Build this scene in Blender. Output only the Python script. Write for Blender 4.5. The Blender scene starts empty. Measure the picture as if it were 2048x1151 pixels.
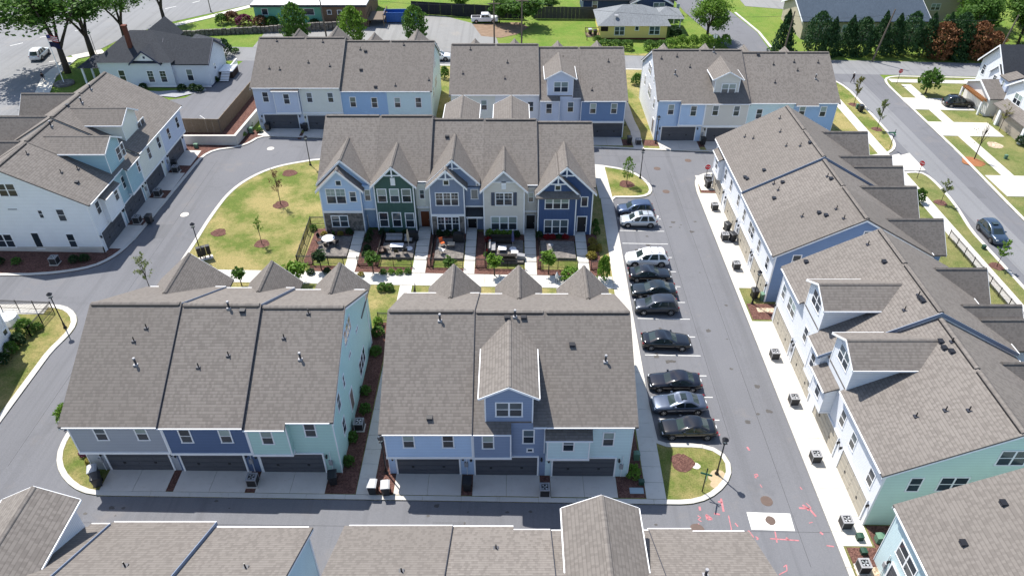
import bpy, bmesh, math, random
from mathutils import Vector, Matrix
R = math.radians
rnd = random.Random(7)
S = bpy.context.scene
COL = S.collection

# ---------------------------------------------------------------- camera, sky, sun, exposure
F_PX, PITCH, CAM_H, SLOPE = 1465.0, R(37.2), 47.6, 0.022      # site falls 2.2 % towards +x
cam = bpy.data.cameras.new('camera'); cam.sensor_width = 36.0; cam.lens = 36.0 * F_PX / 2048
cam.clip_start = 0.5; cam.clip_end = 3000
camo = bpy.data.objects.new('camera', cam); COL.objects.link(camo)
camo.location = (0, 0, CAM_H); camo.rotation_euler = (R(90) - PITCH, 0, 0)
S.camera = camo
SUN = Vector((-1.60, 2.07, 4.35)).normalized()
w = bpy.data.worlds.new('World'); S.world = w; w.use_nodes = True
sky = w.node_tree.nodes.new('ShaderNodeTexSky'); sky.sky_type = 'NISHITA'; sky.sun_disc = False
sky.sun_elevation = math.asin(SUN.z); sky.sun_rotation = math.atan2(SUN.x, SUN.y)
sky.air_density = 1.0; sky.dust_density = 1.0
bg = w.node_tree.nodes['Background']; bg.inputs[1].default_value = 0.12
w.node_tree.links.new(sky.outputs[0], bg.inputs[0])
sun = bpy.data.lights.new('sun', 'SUN'); sun.energy = 4.5; sun.angle = R(0.53); sun.color = (1.0, 0.955, 0.89)
suno = bpy.data.objects.new('sun', sun); COL.objects.link(suno)
suno.rotation_euler = (-SUN).to_track_quat('-Z', 'Y').to_euler(); suno.location = (-60, 80, 150)
S.view_settings.view_transform = 'Standard'; S.view_settings.look = 'None'
S.view_settings.exposure = 0.85; S.view_settings.gamma = 1.0; S.view_settings.use_curve_mapping = False

cy = S.cycles; cy.max_bounces = 4; cy.diffuse_bounces = 2; cy.glossy_bounces = 2; cy.transmission_bounces = 2; cy.transparent_max_bounces = 4; cy.volume_bounces = 0
cy.caustics_reflective = False; cy.caustics_refractive = False

# ---------------------------------------------------------------- survey helpers
CP, SP = math.cos(PITCH), math.sin(PITCH)
def ray(u, v):
    dx, dy = (u - 1024) / F_PX, (v - 575.5) / F_PX
    return Vector((dx, CP - dy * SP, -SP - dy * CP))
def gz(x, y=0): return -SLOPE * x
def G(u, v, h=0.0):
    d = ray(u, v); t = (CAM_H - h) / (-d.z - SLOPE * d.x)
    return Vector((t * d.x, t * d.y, CAM_H + t * d.z))
def plane_hit(u, v, p, n):
    d = ray(u, v); o = Vector((0, 0, CAM_H)); n = Vector(n)
    return o + d * ((Vector(p) - o).dot(n) / d.dot(n))

# ---------------------------------------------------------------- materials
MATS = {}
def lin(r, g, b): return tuple(((c/255)/12.92 if c <= 10 else (((c/255)+.055)/1.055)**2.4) for c in (r, g, b))
class NT:
    def __init__(s, name):
        s.m = bpy.data.materials.new(name); s.m.use_nodes = True; s.t = s.m.node_tree; s.b = s.t.nodes['Principled BSDF']
        MATS[name] = s.m
    def n(s, typ, **k):
        o = s.t.nodes.new('ShaderNode' + typ)
        for a, b in k.items():
            if a.startswith('i_'):
                key = a[2:]; key = int(key) if key.isdigit() else key
                o.inputs[key].default_value = b
            else: setattr(o, a, b)
        return o
    def l(s, a, b): s.t.links.new(a, b)
    def math(s, op, a, b=None, c=None):
        o = s.n('Math', operation=op)
        for i, x in enumerate((a, b, c)):
            if x is None: continue
            if isinstance(x, (int, float)): o.inputs[i].default_value = x
            else: s.l(x, o.inputs[i])
        return o.outputs[0]
    def mix(s, fac, a, b, bt='MIX'):
        o = s.n('MixRGB', blend_type=bt)
        for i, x in enumerate((fac, a, b)):
            if isinstance(x, (int, float)): o.inputs[i].default_value = x
            elif isinstance(x, tuple): o.inputs[i].default_value = (*x[:3], 1)
            else: s.l(x, o.inputs[i])
        return o.outputs[0]
    def noise(s, scale, detail=4, vec=None, rough=.6):
        o = s.n('TexNoise', i_Scale=scale, i_Detail=detail, i_Roughness=rough)
        s.l(vec if vec is not None else s.pos(), o.inputs['Vector']); return o.outputs['Fac']
    def pos(s):
        if not hasattr(s, '_p'): s._g = s.n('NewGeometry'); s._p = s._g.outputs['Position']
        return s._p
    def ramp(s, fac, a, b, lo=0.0, hi=1.0):
        o = s.n('MapRange', i_1=lo, i_2=hi, i_3=a, i_4=b); s.l(fac, o.inputs[0]); return o.outputs[0]
    def xyz(s):
        o = s.n('SeparateXYZ'); s.l(s.pos(), o.inputs[0]); return o.outputs
    def along(s):                       # horizontal coordinate running along the surface
        p = s.xyz(); q = s.n('SeparateXYZ'); s.l(s._g.outputs['True Normal'], q.inputs[0])
        k = s.math('GREATER_THAN', s.math('ABSOLUTE', q.outputs[0]), s.math('ABSOLUTE', q.outputs[1]))
        return s.math('ADD', s.math('MULTIPLY', p[1], k), s.math('MULTIPLY', p[0], s.math('SUBTRACT', 1.0, k))), p[2]
    def bump(s, h, strength, dist=.02):
        o = s.n('Bump', i_Strength=strength, i_Distance=dist); s.l(h, o.inputs['Height']); s.l(o.outputs[0], s.b.inputs['Normal'])
    def out(s, col, rough=.6, spec=.3, metal=0.0):
        if isinstance(col, tuple): s.b.inputs['Base Color'].default_value = (*col[:3], 1)
        else: s.l(col, s.b.inputs['Base Color'])
        s.b.inputs['Roughness'].default_value = rough; s.b.inputs['Specular IOR Level'].default_value = spec; s.b.inputs['Metallic'].default_value = metal
        return s.m
def plain(name, col, rough=.6, spec=.3, metal=0.0, var=.12, scale=1.5):
    if name in MATS: return MATS[name]
    t = NT(name)
    if var: return t.out(t.mix(1.0, col, t.n('Combine'+'Color').outputs[0]) if False else t.mix(t.ramp(t.noise(scale, 5), 0, var, .3, .75), col, tuple(c*.45 for c in col)), rough, spec, metal)
    return t.out(col, rough, spec, metal)
def siding(name, col):                  # lap siding, 17 cm boards
    if name in MATS: return MATS[name]
    t = NT(name); z = t.xyz()[2]
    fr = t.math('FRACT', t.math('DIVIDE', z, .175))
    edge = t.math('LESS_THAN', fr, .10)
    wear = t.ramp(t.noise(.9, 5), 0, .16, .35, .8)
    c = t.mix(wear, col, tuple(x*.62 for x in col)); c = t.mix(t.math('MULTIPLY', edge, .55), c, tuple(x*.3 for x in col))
    t.bump(fr, .5, .02); return t.out(c, .55, .25)
def batten(name, col):
    if name in MATS: return MATS[name]
    t = NT(name); a, z = t.along(); fr = t.math('FRACT', t.math('DIVIDE', a, .4)); rib = t.math('LESS_THAN', fr, .12)
    c = t.mix(t.ramp(t.noise(.9, 5), 0, .16, .35, .8), col, tuple(x*.6 for x in col)); c = t.mix(t.math('MULTIPLY', rib, .25), c, tuple(min(1, x*1.35) for x in col))
    t.bump(rib, .7, .03); return t.out(c, .55, .25)
def shingle(name, a, b, dark, row=.120, tab=.19):
    """laminated shingles: level courses with a shadow line and randomly dark tabs"""
    if name in MATS: return MATS[name]
    t = NT(name); al, z = t.along(); k = t.math('DIVIDE', z, row); r = t.math('FLOOR', k); fr = t.math('FRACT', k)
    def cell(width, sh):
        wn = t.n('TexWhiteNoise', noise_dimensions='2D'); q = t.n('CombineXYZ')
        t.l(t.math('FLOOR', t.math('ADD', t.math('DIVIDE', al, width), t.math('MULTIPLY', r, sh))), q.inputs[0]); t.l(r, q.inputs[1]); t.l(q.outputs[0], wn.inputs['Vector']); return wn.outputs['Value']
    w1, w2 = cell(tab, .37), cell(tab*.55, .71)
    c = t.mix(w2, a, b); c = t.mix(t.math('MULTIPLY', t.math('GREATER_THAN', w1, .62), .30), c, dark)
    c = t.mix(t.math('MULTIPLY', t.math('LESS_THAN', fr, .26), .42), c, dark)
    c = t.mix(t.ramp(t.noise(.14, 4), .0, .26, .35, .75), c, tuple(x*.70 for x in a)); c = t.mix(t.ramp(t.noise(.6, 5), 0, .05, .5, .8), c, tuple(min(1, x*1.4) for x in b))
    al2 = t.n('CombineXYZ'); t.l(t.math('MULTIPLY', al, 1.6), al2.inputs[0]); t.l(t.math('MULTIPLY', z, .22), al2.inputs[1]); c = t.mix(t.ramp(t.noise(1.0, 4, al2.outputs[0]), 0, .16, .5, .75), c, dark)
    oi = t.n('ObjectInfo'); c = t.mix(t.math('MULTIPLY', oi.outputs['Random'], .34), c, tuple(x*.62 for x in a))
    t.bump(t.math('ADD', fr, t.math('MULTIPLY', w1, .6)), .45, .015)
    return t.out(c, .92, .12)
def glass(name, col, rough=.08):
    if name in MATS: return MATS[name]
    t = NT(name); c = t.mix(t.ramp(t.noise(.35, 3), 0, .7, .35, .7), col, tuple(x*.45 for x in col)); oi = t.n('ObjectInfo'); c = t.mix(t.math('MULTIPLY', oi.outputs['Random'], .55), c, tuple(min(1, x*2.2) for x in col)); return t.out(c, rough, .55)
def asphalt(name, col, spots=True):
    t = NT(name); c = t.mix(t.ramp(t.noise(.05, 5), .0, .6, .35, .7), col, tuple(x*.70 for x in col))
    c = t.mix(t.ramp(t.noise(11, 4, rough=.8), 0, .5, .35, .7), c, tuple(min(1, x*1.45) for x in col))
    c = t.mix(t.ramp(t.noise(.33, 6, rough=.75), 0, .5, .56, .75), c, tuple(x*.66 for x in col))
    c = t.mix(t.ramp(t.noise(.21, 5, rough=.7), 0, .35, .58, .74), c, (col[0]*1.55, col[1]*1.35, col[2]*1.12))
    m = t.n('Mapping'); m.inputs['Scale'].default_value = (2.6, .05, 1); t.l(t.pos(), m.inputs['Vector']); c = t.mix(t.ramp(t.noise(.5, 3, m.outputs[0]), 0, .42, .50, .70), c, tuple(x*.7 for x in col))
    t.bump(t.noise(30, 3), .15, .01); return t.out(c, .9, .2)
def concrete(name, col):
    t = NT(name); c = t.mix(t.ramp(t.noise(.35, 6, rough=.7), 0, .5, .4, .75), col, tuple(x*.72 for x in col))
    c = t.mix(t.ramp(t.noise(2.2, 6, rough=.75), 0, .45, .56, .76), c, (col[0]*.62, col[1]*.54, col[2]*.44))
    t.bump(t.noise(18, 4), .12, .01); return t.out(c, .88, .2)
def grass(name, a, b, dry, amount):
    t = NT(name); c = t.mix(t.ramp(t.noise(1.2, 6, rough=.75), 0, 1, .3, .7), a, b)
    c = t.mix(t.ramp(t.noise(.22, 6, rough=.72), 0, amount, .40, .60), c, dry)
    c = t.mix(t.ramp(t.noise(9, 4, rough=.8), 0, .75, .42, .75), c, tuple(x*.3 for x in a))
    t.bump(t.noise(22, 5, rough=.8), 1.0, .12); return t.out(c, .95, .1)
def speck(name, a, b, scale, dist=.06):
    t = NT(name); v = t.n('TexVoronoi', i_Scale=scale); t.l(t.pos(), v.inputs['Vector'])
    q = t.n('SeparateXYZ'); t.l(v.outputs['Color'], q.inputs[0])
    c = t.mix(t.ramp(q.outputs[0], 0, 1, .2, .8), a, b); c = t.mix(t.ramp(t.noise(1.0, 4), 0, .5, .4, .7), c, tuple(x*.5 for x in a))
    t.bump(v.outputs['Distance'], .9, dist); return t.out(c, .95, .1)

SH = shingle('roof_shingle', (.178, .161, .146), (.196, .178, .162), (.078, .069, .063))
SHD = shingle('roof_shingle_grey', (.048, .052, .060), (.062, .067, .076), (.028, .03, .035))
WHITE = plain('white_trim', (.80, .81, .82), .5, .3, var=.10)
M_ASPH = asphalt('asphalt', (.132, .134, .144)); M_ASPH2 = asphalt('asphalt_old', (.185, .188, .192)); M_LOT = asphalt('gravel_lot_surface', (.205, .205, .20))
M_CONC = concrete('concrete_pale', (.52, .50, .455)); M_DRIVE = concrete('concrete_drive', (.56, .52, .47)); M_KERB = concrete('kerb_concrete', (.50, .48, .44))
M_GRASS = grass('lawn_dry', (.115, .17, .035), (.18, .215, .055), (.42, .34, .15), .9)
M_GREEN = grass('lawn_green', (.11, .20, .03), (.16, .25, .045), (.28, .28, .08), .4)
M_VERGE = grass('lawn_verge', (.125, .165, .045), (.18, .21, .07), (.34, .29, .13), .6)
M_MULCH = speck('mulch', (.16, .085, .068), (.09, .045, .038), 9)
M_PEBBLE = speck('pebbles', (.55, .46, .34), (.30, .22, .15), 6)
M_PAVER = speck('patio_pavers', (.21, .19, .17), (.13, .12, .115), 4.5, .02)
M_STONE = speck('stone_veneer', (.22, .20, .18), (.10, .095, .09), 3.2, .05)
M_BRICK = plain('red_brick', (.15, .055, .038), .85, .15, var=.5, scale=8)
M_GAR = plain('garage_grey', (.085, .088, .10), .5, .3, var=.25); M_GARB = plain('garage_beige', (.40, .365, .30), .55, .3, var=.15)
M_BLACK = plain('black_metal', (.012, .012, .014), .4, .4, var=0); M_DARK = plain('dark_flashing', (.035, .038, .05), .5, .3, var=0)
GL_D = glass('window_dark', (.022, .03, .04)); GL_B = glass('window_blind', (.20, .25, .235), .14); GL_M = glass('window_mid', (.07, .095, .11))
M_METAL = plain('galvanised', (.55, .56, .57), .35, .5, .7, var=.1); M_ACG = plain('unit_grey', (.30, .30, .31), .5, .3, var=.15); M_FIN = plain('unit_fin', (.03, .03, .032), .5, .3, var=0)
M_BIN = plain('bin_plastic', (.018, .02, .024), .42, .4, var=.2); M_BINLID = plain('bin_lid_pale', (.38, .39, .40), .4, .4, var=.3)  # pale lid: sun shine painted on dark lids, also a plain white lid
M_WOOD = plain('fence_wood', (.20, .15, .10), .8, .15, var=.4, scale=3); M_POLE = plain('pole_wood', (.16, .13, .105), .85, .1, var=.3, scale=3)
M_BARK = plain('bark', (.075, .06, .048), .9, .1, var=.4, scale=5); M_GREENBOX = plain('green_cabinet', (.10, .19, .13), .5, .3, var=.2)
M_PAINT = plain('marking_white', (.62, .62, .60), .8, .2, var=.45, scale=4); M_RED = plain('marking_pink', (.52, .20, .22), .85, .2, var=.9, scale=5); M_SIGNR = plain('sign_red', (.55, .02, .03), .4, .4, var=0)
M_SIGNG = plain('sign_green', (.02, .16, .09), .4, .4, var=0); M_IRON = plain('cast_iron', (.12, .085, .07), .7, .3, var=.4, scale=4)
def sid(key):
    C = {'lblue': (.47, .61, .80), 'slate': (.235, .30, .43), 'aqua': (.60, .75, .77), 'grey': (.35, .375, .42), 'navy': (.10, .15, .265), 'mint': (.47, .68, .63),
         'white': (.80, .82, .85), 'cream': (.76, .77, .70), 'beige': (.64, .615, .56), 'sky': (.34, .50, .71), 'green': (.05, .11, .09), 'lav': (.57, .63, .75), 'sea': (.34, .51, .58),
         'pgreen': (.56, .74, .66), 'steel': (.17, .26, .43), 'shed': (.60, .65, .70), 'yellow': (.80, .63, .22), 'mgreen': (.20, .50, .36), 'tan': (.46, .40, .31), 'navy2': (.035, .06, .13)}
    return siding('siding_' + key, C[key])
def bat(key):
    C = {'green': (.05, .105, .09), 'slate': (.20, .245, .34), 'navy': (.05, .09, .20)}
    return batten('batten_' + key, C[key])

# ---------------------------------------------------------------- mesh helpers
class MB:
    def __init__(s): s.v = []; s.f = []; s.mi = []; s.mats = []
    def mat(s, m):
        if m not in s.mats: s.mats.append(m)
        return s.mats.index(m)
    def poly(s, pts, m=None, i=0):
        o = len(s.v); s.v += [tuple(p) for p in pts]; s.f.append(tuple(range(o, o + len(pts)))); s.mi.append(s.mat(m) if m else i)
    def box(s, x0, x1, y0, y1, z0, z1, m=None):
        P = [(x0,y0,z0),(x1,y0,z0),(x1,y1,z0),(x0,y1,z0),(x0,y0,z1),(x1,y0,z1),(x1,y1,z1),(x0,y1,z1)]
        o = len(s.v); s.v += P; i = s.mat(m) if m else 0
        for q in ((0,3,2,1),(4,5,6,7),(0,1,5,4),(1,2,6,5),(2,3,7,6),(3,0,4,7)): s.f.append(tuple(o+k for k in q)); s.mi.append(i)
    def prism(s, pts, d, m=None):           # pts: polygon of 3-D points (counter-clockwise seen from outside), d: extrusion vector
        o = len(s.v); n = len(pts); d = Vector(d); s.v += [tuple(p) for p in pts] + [tuple(Vector(p) + d) for p in pts]; i = s.mat(m) if m else 0
        s.f.append(tuple(o+k for k in range(n))); s.f.append(tuple(o+n+k for k in reversed(range(n)))); s.mi += [i, i]
        for k in range(n):
            j = (k+1) % n; s.f.append((o+k, o+n+k, o+n+j, o+j)); s.mi.append(i)
    def tube(s, a, b, r0, r1=None, n=8, m=None, cap=True):
        a, b = Vector(a), Vector(b); r1 = r0 if r1 is None else r1; d = (b-a).normalized(); p = d.orthogonal().normalized(); q = d.cross(p); o = len(s.v); i = s.mat(m) if m else 0
        for c, r in ((a, r0), (b, r1)):
            for k in range(n):
                t = 2*math.pi*k/n; s.v.append(tuple(c + (p*math.cos(t) + q*math.sin(t))*r))
        for k in range(n):
            j = (k+1) % n; s.f.append((o+k, o+j, o+n+j, o+n+k)); s.mi.append(i)
        if cap: s.f.append(tuple(o+k for k in reversed(range(n)))); s.f.append(tuple(o+n+k for k in range(n))); s.mi += [i, i]
    def lathe(s, prof, n=12, c=(0,0,0), m=None):
        o = len(s.v); i = s.mat(m) if m else 0
        for r, z in prof:
            for k in range(n): t = 2*math.pi*k/n; s.v.append((c[0]+r*math.cos(t), c[1]+r*math.sin(t), c[2]+z))
        for a in range(len(prof)-1):
            for k in range(n): j = (k+1) % n; s.f.append((o+a*n+k, o+a*n+j, o+a*n+n+j, o+a*n+n+k)); s.mi.append(i)
        s.f.append(tuple(o+k for k in reversed(range(n)))); L = o+(len(prof)-1)*n; s.f.append(tuple(L+k for k in range(n))); s.mi += [i, i]
    def mesh(s, name, m=None, smooth=False, fix=False):
        me = bpy.data.meshes.new(name); me.from_pydata(s.v, [], s.f)
        for mm in (s.mats or [m]): me.materials.append(mm)
        me.polygons.foreach_set('material_index', s.mi)
        if smooth: me.polygons.foreach_set('use_smooth', [True]*len(s.f))
        if fix:
            b = bmesh.new(); b.from_mesh(me); bmesh.ops.recalc_face_normals(b, faces=b.faces); b.to_mesh(me); b.free()
        me.update(); return me
    def build(s, name, m=None, parent=None, smooth=False, fix=True): return obj(name, s.mesh(name, m, smooth, fix), parent)
def obj(name, me, parent=None, loc=None, rz=0.0, sc=None):
    o = bpy.data.objects.new(name, me); COL.objects.link(o)
    if parent: o.parent = parent
    if loc is not None: o.location = loc
    if rz: o.rotation_euler = (0, 0, rz)
    if sc is not None: o.scale = sc if hasattr(sc, '__len__') else (sc, sc, sc)
    return o
def tag(o, label, cat, group=None):
    o['label'] = label; o['category'] = cat
    if group: o['group'] = group
    return o
def thing(name, label, cat, loc, rz=0.0, group=None):
    o = obj(name, None, None, loc, rz); o.empty_display_size = .3; return tag(o, label, cat, group)
def struct(o): o['kind'] = 'structure'; return o
def children(o): return [c for c in o.children]
CACHE = {}
def cached(key, fn):
    if key not in CACHE: CACHE[key] = fn()
    return CACHE[key]
# ================================================================ GROUND
def sheet(name, pts, off, m, parent=None):
    b = MB(); b.poly([(x, y, gz(x) + off) for x, y in pts], m); return b.build(name, m, parent)
def slab(name, pts, top, m, parent=None, th=.16):
    b = MB(); b.prism([(x, y, gz(x) + top - th) for x, y in reversed(pts)], (0, 0, th), m); return b.build(name, m, parent)
def rect(x0, x1, y0, y1): return [(x0, y0), (x1, y0), (x1, y1), (x0, y1)]
def chaikin(p, n=2):
    for _ in range(n):
        q = [p[0]]
        for a, b in zip(p, p[1:]): q += [(a[0]*.75+b[0]*.25, a[1]*.75+b[1]*.25), (a[0]*.25+b[0]*.75, a[1]*.25+b[1]*.75)]
        p = q + [p[-1]]
    return p
def resample(p, step):
    out = [Vector((*p[0], 0))]; acc = 0
    for a, b in zip(p, p[1:]):
        a, b = Vector((*a, 0)), Vector((*b, 0)); L = (b-a).length; d = step - acc
        while d <= L: out.append(a + (b-a)*(d/L)); d += step
        acc = (acc + L) % step
    if (out[-1] - Vector((*p[-1], 0))).length > .2: out.append(Vector((*p[-1], 0)))
    return out
def kerb(path, width=.42, top=.11, m=None, step=1.0, per=3, side=1):
    """run of separate kerb stones; the path is the road edge, the stone lies to its left (side=1)"""
    k = struct(obj('kerb', None)); P = resample(path, step); N = []
    for i in range(len(P)):
        d = (P[min(i+1, len(P)-1)] - P[max(i-1, 0)]).normalized(); N.append(Vector((-d.y, d.x, 0))*side)
    i = 0
    while i < len(P)-1:
        j = min(i+per, len(P)-1); A = [P[q].copy() for q in range(i, j+1)]; n = N[i:j+1]
        d = (A[-1]-A[-2]).normalized(); A[-1] = A[-1] - d*.02
        pts = [(p.x, p.y) for p in A] + [(p.x+q.x*width, p.y+q.y*width) for p, q in reversed(list(zip(A, n)))]
        if side < 0: pts.reverse()
        slab('kerb_segment', pts, top + rnd.uniform(-.004, .004), m or M_KERB, k); i = j
    return k
def walk(name, a, b, width, step, m, top=.115, parent=None, gap=.025):
    a, b = Vector((*a, 0)), Vector((*b, 0)); d = (b-a); L = d.length; d.normalize(); n = Vector((-d.y, d.x, 0))*width/2; k = max(1, round(L/step)); s = L/k
    p = parent or struct(obj(name, None))
    for i in range(k):
        q0, q1 = a + d*(i*s+gap/2), a + d*((i+1)*s-gap/2)
        slab('slab', [(q.x, q.y) for q in (q0-n, q1-n, q1+n, q0+n)], top + rnd.uniform(-.004, .004), m, p)
    return p

g = MB(); g.poly([(-600, -60, gz(-600)-.03), (600, -60, gz(600)-.03), (600, 900, gz(600)-.03), (-600, 900, gz(-600)-.03)], M_GREEN); struct(g.build('ground', M_GREEN))
struct(sheet('road', [(-62, 14), (66, 14), (66, 127.9), (-36, 127.9), (-36, 99), (-62, 99)], 0, M_ASPH))
road = sheet('road', [(-66, 127.9), (130, 127.9), (130, 134.9), (-66, 134.9)], .002, M_ASPH2); struct(road)
# right-hand street keeps two paving tones, an older patched west lane
struct(sheet('road_patch', rect(57.8, 61.4, 20, 124), .005, asphalt('asphalt_mid', (.175, .178, .185))))

OUT_A = (chaikin([(-37.2, 43.5), (-37.3, 41.3), (-37.1, 39.4), (-36.2, 37.7), (-34.7, 36.3), (-33.2, 35.5), (-31.8, 35.3)]) + [(12.3, 35.2)] +
         chaikin([(12.6, 35.2), (13.8, 35.2), (15.5, 35.7), (17.2, 37.1), (18.0, 38.6), (17.9, 40.2), (16.7, 41.2), (15.2, 41.35)]) + [(12.35, 41.35), (12.2, 48), (12.55, 63), (12.95, 82.2)] +
         chaikin([(13.2, 82.25), (17.2, 82.35), (18.5, 83.9), (18.4, 86.5), (16.4, 89.9), (12, 91.2)]) + [(-26.8, 91.3)] +
         chaikin([(-27.2, 91.2), (-31.5, 89.4), (-34.2, 86.7), (-36.2, 82.4), (-36.7, 76.3), (-36.7, 70)]) + [(-37.2, 43.6)])
struct(slab('lawn', OUT_A, .07, M_GRASS)); kerb(OUT_A)
OUT_D = [(-43.2, 14), (-43.4, 51)] + chaikin([(-43.3, 52), (-42.8, 54.6), (-43.3, 56.5), (-44.9, 58.1), (-46.7, 58.6), (-50, 58.4)]) + [(-75, 57.5), (-75, 14)]
struct(slab('lawn', OUT_D, .07, M_GRASS)); kerb(OUT_D[:-1], .55)
OUT_W = [(-75, 63), (-54.8, 63.2)] + chaikin([(-52, 63.3), (-48.7, 63.8), (-45.5, 65), (-43.9, 67.5), (-43.4, 71)]) + [(-42.6, 89.7)] + chaikin([(-42.4, 91.5), (-41.5, 93.3), (-39.0, 94.0), (-37.3, 95.5), (-36.6, 97.6), (-35, 97.9)])
struct(slab('ground_bed', OUT_W + [(-37, 100), (-75, 100)], .06, M_MULCH)); kerb(OUT_W)
OUT_B = [(-35, 97.9), (12, 96.5), (19.2, 96.1), (29.2, 95.8), (50, 95.3)] + chaikin([(52, 95.4), (55, 96.4), (57, 99), (57.7, 103)]) + [(57.9, 118)] + chaikin([(57.9, 119.5), (57.4, 123.5), (55, 127), (51, 127.9)]) + [(-36, 127.9)]
struct(slab('lawn', OUT_B, .07, M_GRASS)); kerb(OUT_B)
OUT_E = [(56.6, 14), (56.6, 75)] + chaikin([(56.8, 77), (57.8, 83), (57.8, 90), (56.5, 91.3), (53, 90.4)]) + [(30, 89.9)] + chaikin([(28.4, 89.8), (25.8, 89.2), (24.5, 87.4), (24.2, 84)]) + [(24.1, 14)]
struct(slab('lawn', OUT_E, .07, M_VERGE)); kerb(OUT_E)
OUT_R = [(130, 127.2), (70, 127.4)] + chaikin([(68.5, 127.3), (66.2, 126.4), (65.3, 124), (65.2, 121)]) + [(65.1, 98), (64.5, 84), (63.8, 60), (63.8, 14), (130, 14)]
struct(slab('lawn', OUT_R, .07, M_VERGE)); kerb(OUT_R[:-1])

# --- long walk and cross walks
walk('pavement', (-36.2, 63.85), (11.0, 63.85), 2.2, 1.75, M_CONC)
wp = walk('pavement', (11.3, 35.65), (11.75, 62.6), 1.55, 1.55, M_CONC); walk('', (11.75, 62.65), (12.15, 81.9), 1.5, 1.55, M_CONC, parent=wp); walk('', (12.1, 82.0), (11.9, 90.8), 1.7, 1.5, M_CONC, parent=wp)
walk('pavement', (-11.5, 35.7), (-11.35, 62.7), 1.3, 1.5, M_CONC)
walk('pavement', (53.8, 14), (53.8, 122.5), 1.6, 1.55, M_CONC)
walk('pavement', (68.75, 86), (68.75, 123.2), 1.75, 1.5, M_CONC); walk('pavement', (66.6, 124.9), (92, 124.9), 1.5, 1.5, M_CONC, top=.118)
walk('pavement', (-47, 57.55), (-60, 57.25), 1.3, 1.6, M_CONC, top=.12)
pth = [(18.35, 96.2), (18.3, 99), (18.55, 102), (18.2, 106), (18.1, 112), (18.2, 127)]
pw = None
for a, b in zip(pth, pth[1:]): pw = walk('path', a, b, 1.45, 1.6, M_DRIVE, parent=pw)
# --- paving seams, patches and drips on the asphalt
SEAM = plain('seam_tar', (.06, .06, .066), .8, .2, var=.5, scale=3); PATCH = asphalt('asphalt_patch', (.118, .12, .128)); OIL = plain('oil_stain', (.085, .080, .076), .7, .3, var=.6, scale=2.5)
for a in ((18.55, 18.58, 42, 96), (21.6, 21.63, 30, 90), (-40.3, -40.27, 38, 90)): struct(sheet('road_seam', rect(*a), .003, SEAM))
for a in ((-36, 24, 32.9, 32.93), (-26, 24, 94.1, 94.13)): struct(sheet('road_seam', rect(*a), .003, SEAM))
for a in ((-41.8, -40.2, 71, 74), (-6, -3.6, 31.2, 33.4), (15.0, 18.0, 92.2, 94.0), (60.2, 62.6, 84, 87)): struct(sheet('road_patch', rect(*a), .004, PATCH))
def blob(x, y, r):
    k = 14; b = MB(); b.poly([(x+r*(1+rnd.uniform(-.35, .3))*math.cos(t), y+r*.7*(1+rnd.uniform(-.35, .3))*math.sin(t), gz(x)+.0045) for t in [6.2832*i/k for i in range(k)]], OIL); struct(b.build('oil_stain', OIL))
for i in range(46): blob(rnd.choice((rnd.uniform(13.6, 16.8), rnd.uniform(13.6, 16.8), rnd.uniform(19, 23))), rnd.uniform(42, 79), rnd.choice((.12, .2, .35)))
for i in range(26): blob(rnd.uniform(-34, 11), rnd.uniform(31, 35), rnd.choice((.08, .15, .25)))
# --- parking bays
for i in range(15):
    y = 41.35 + 2.765*i
    if i not in (0, 14): struct(sheet('bay_line', rect(12.75 + .02*i, 18.15 + .018*i, y-.05, y+.05), .006, M_PAINT))
# stop bar patch near the south junction
struct(sheet('road_patch_white', [(G(*q).x, G(*q).y) for q in ((1493, 1023), (1580, 1026), (1590, 1061), (1503, 1058))], .007, plain('pale_patch', (.62, .62, .58), .85, .2, var=.25)))

# --- front row drives (garage aprons) and mulch between them
def drive(x0, x1, y0, y1, m=M_DRIVE, top=.1, cut='x'):
    d = struct(obj('driveway', None)); xm, ym = (x0+x1)/2, (y0+y1)/2
    for r in ((rect(x0, xm-.012, y0, y1), rect(xm+.012, x1, y0, y1)) if cut == 'x' else (rect(x0, x1, y0, ym-.012), rect(x0, x1, ym+.012, y1))): slab('slab', r, top, m, d)
    return d
AP = [(-32.0, -26.9), (-26.3, -20.8), (-20.0, -14.6), (-9.25, -4.0), (-3.1, 2.2), (3.05, 8.3)]
for a, b in AP: drive(a, b, 35.74, 37.9)
for a, b in ((-26.88, -26.32), (-20.78, -20.02), (-14.58, -12.2), (-10.82, -9.27), (-3.98, -3.12), (2.22, 3.03), (8.32, 10.5)):
    struct(slab('mulch_bed', rect(a, b, 35.76, 38.0), .085, M_MULCH))
struct(slab('mulch_bed', rect(-13.75, -12.2, 38.02, 56.5), .085, M_MULCH)); struct(slab('mulch_bed', rect(-10.82, -9.6, 38.02, 55.5), .085, M_MULCH)); struct(slab('mulch_bed', rect(9.2, 10.5, 38.02, 55), .085, M_MULCH))
# --- back row drives
for a, b in ((-37.0, -31.0), (-30.5, -25.2), (-24.2, -18.7), (-17.6, -12.2)): drive(a, b, 98.2, 100.75)
for a, b in ((-8.3, -2.8), (-2.0, 3.4), (4.3, 9.4), (11.6, 16.1)): drive(a, b, 97.2, 100.0)
for a, b in ((21.4, 27.2), (28.1, 33.2), (34.4, 39.8), (40.8, 46)): drive(a, b, 96.4, 99.35)
for a, b in ((9.42, 11.58), (27.22, 28.08), (-30.98, -30.52), (16.12, 17.5), (19.2, 21.35)): struct(slab('mulch_bed', rect(a, b, 97.3, 99.3), .085, M_MULCH))
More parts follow.
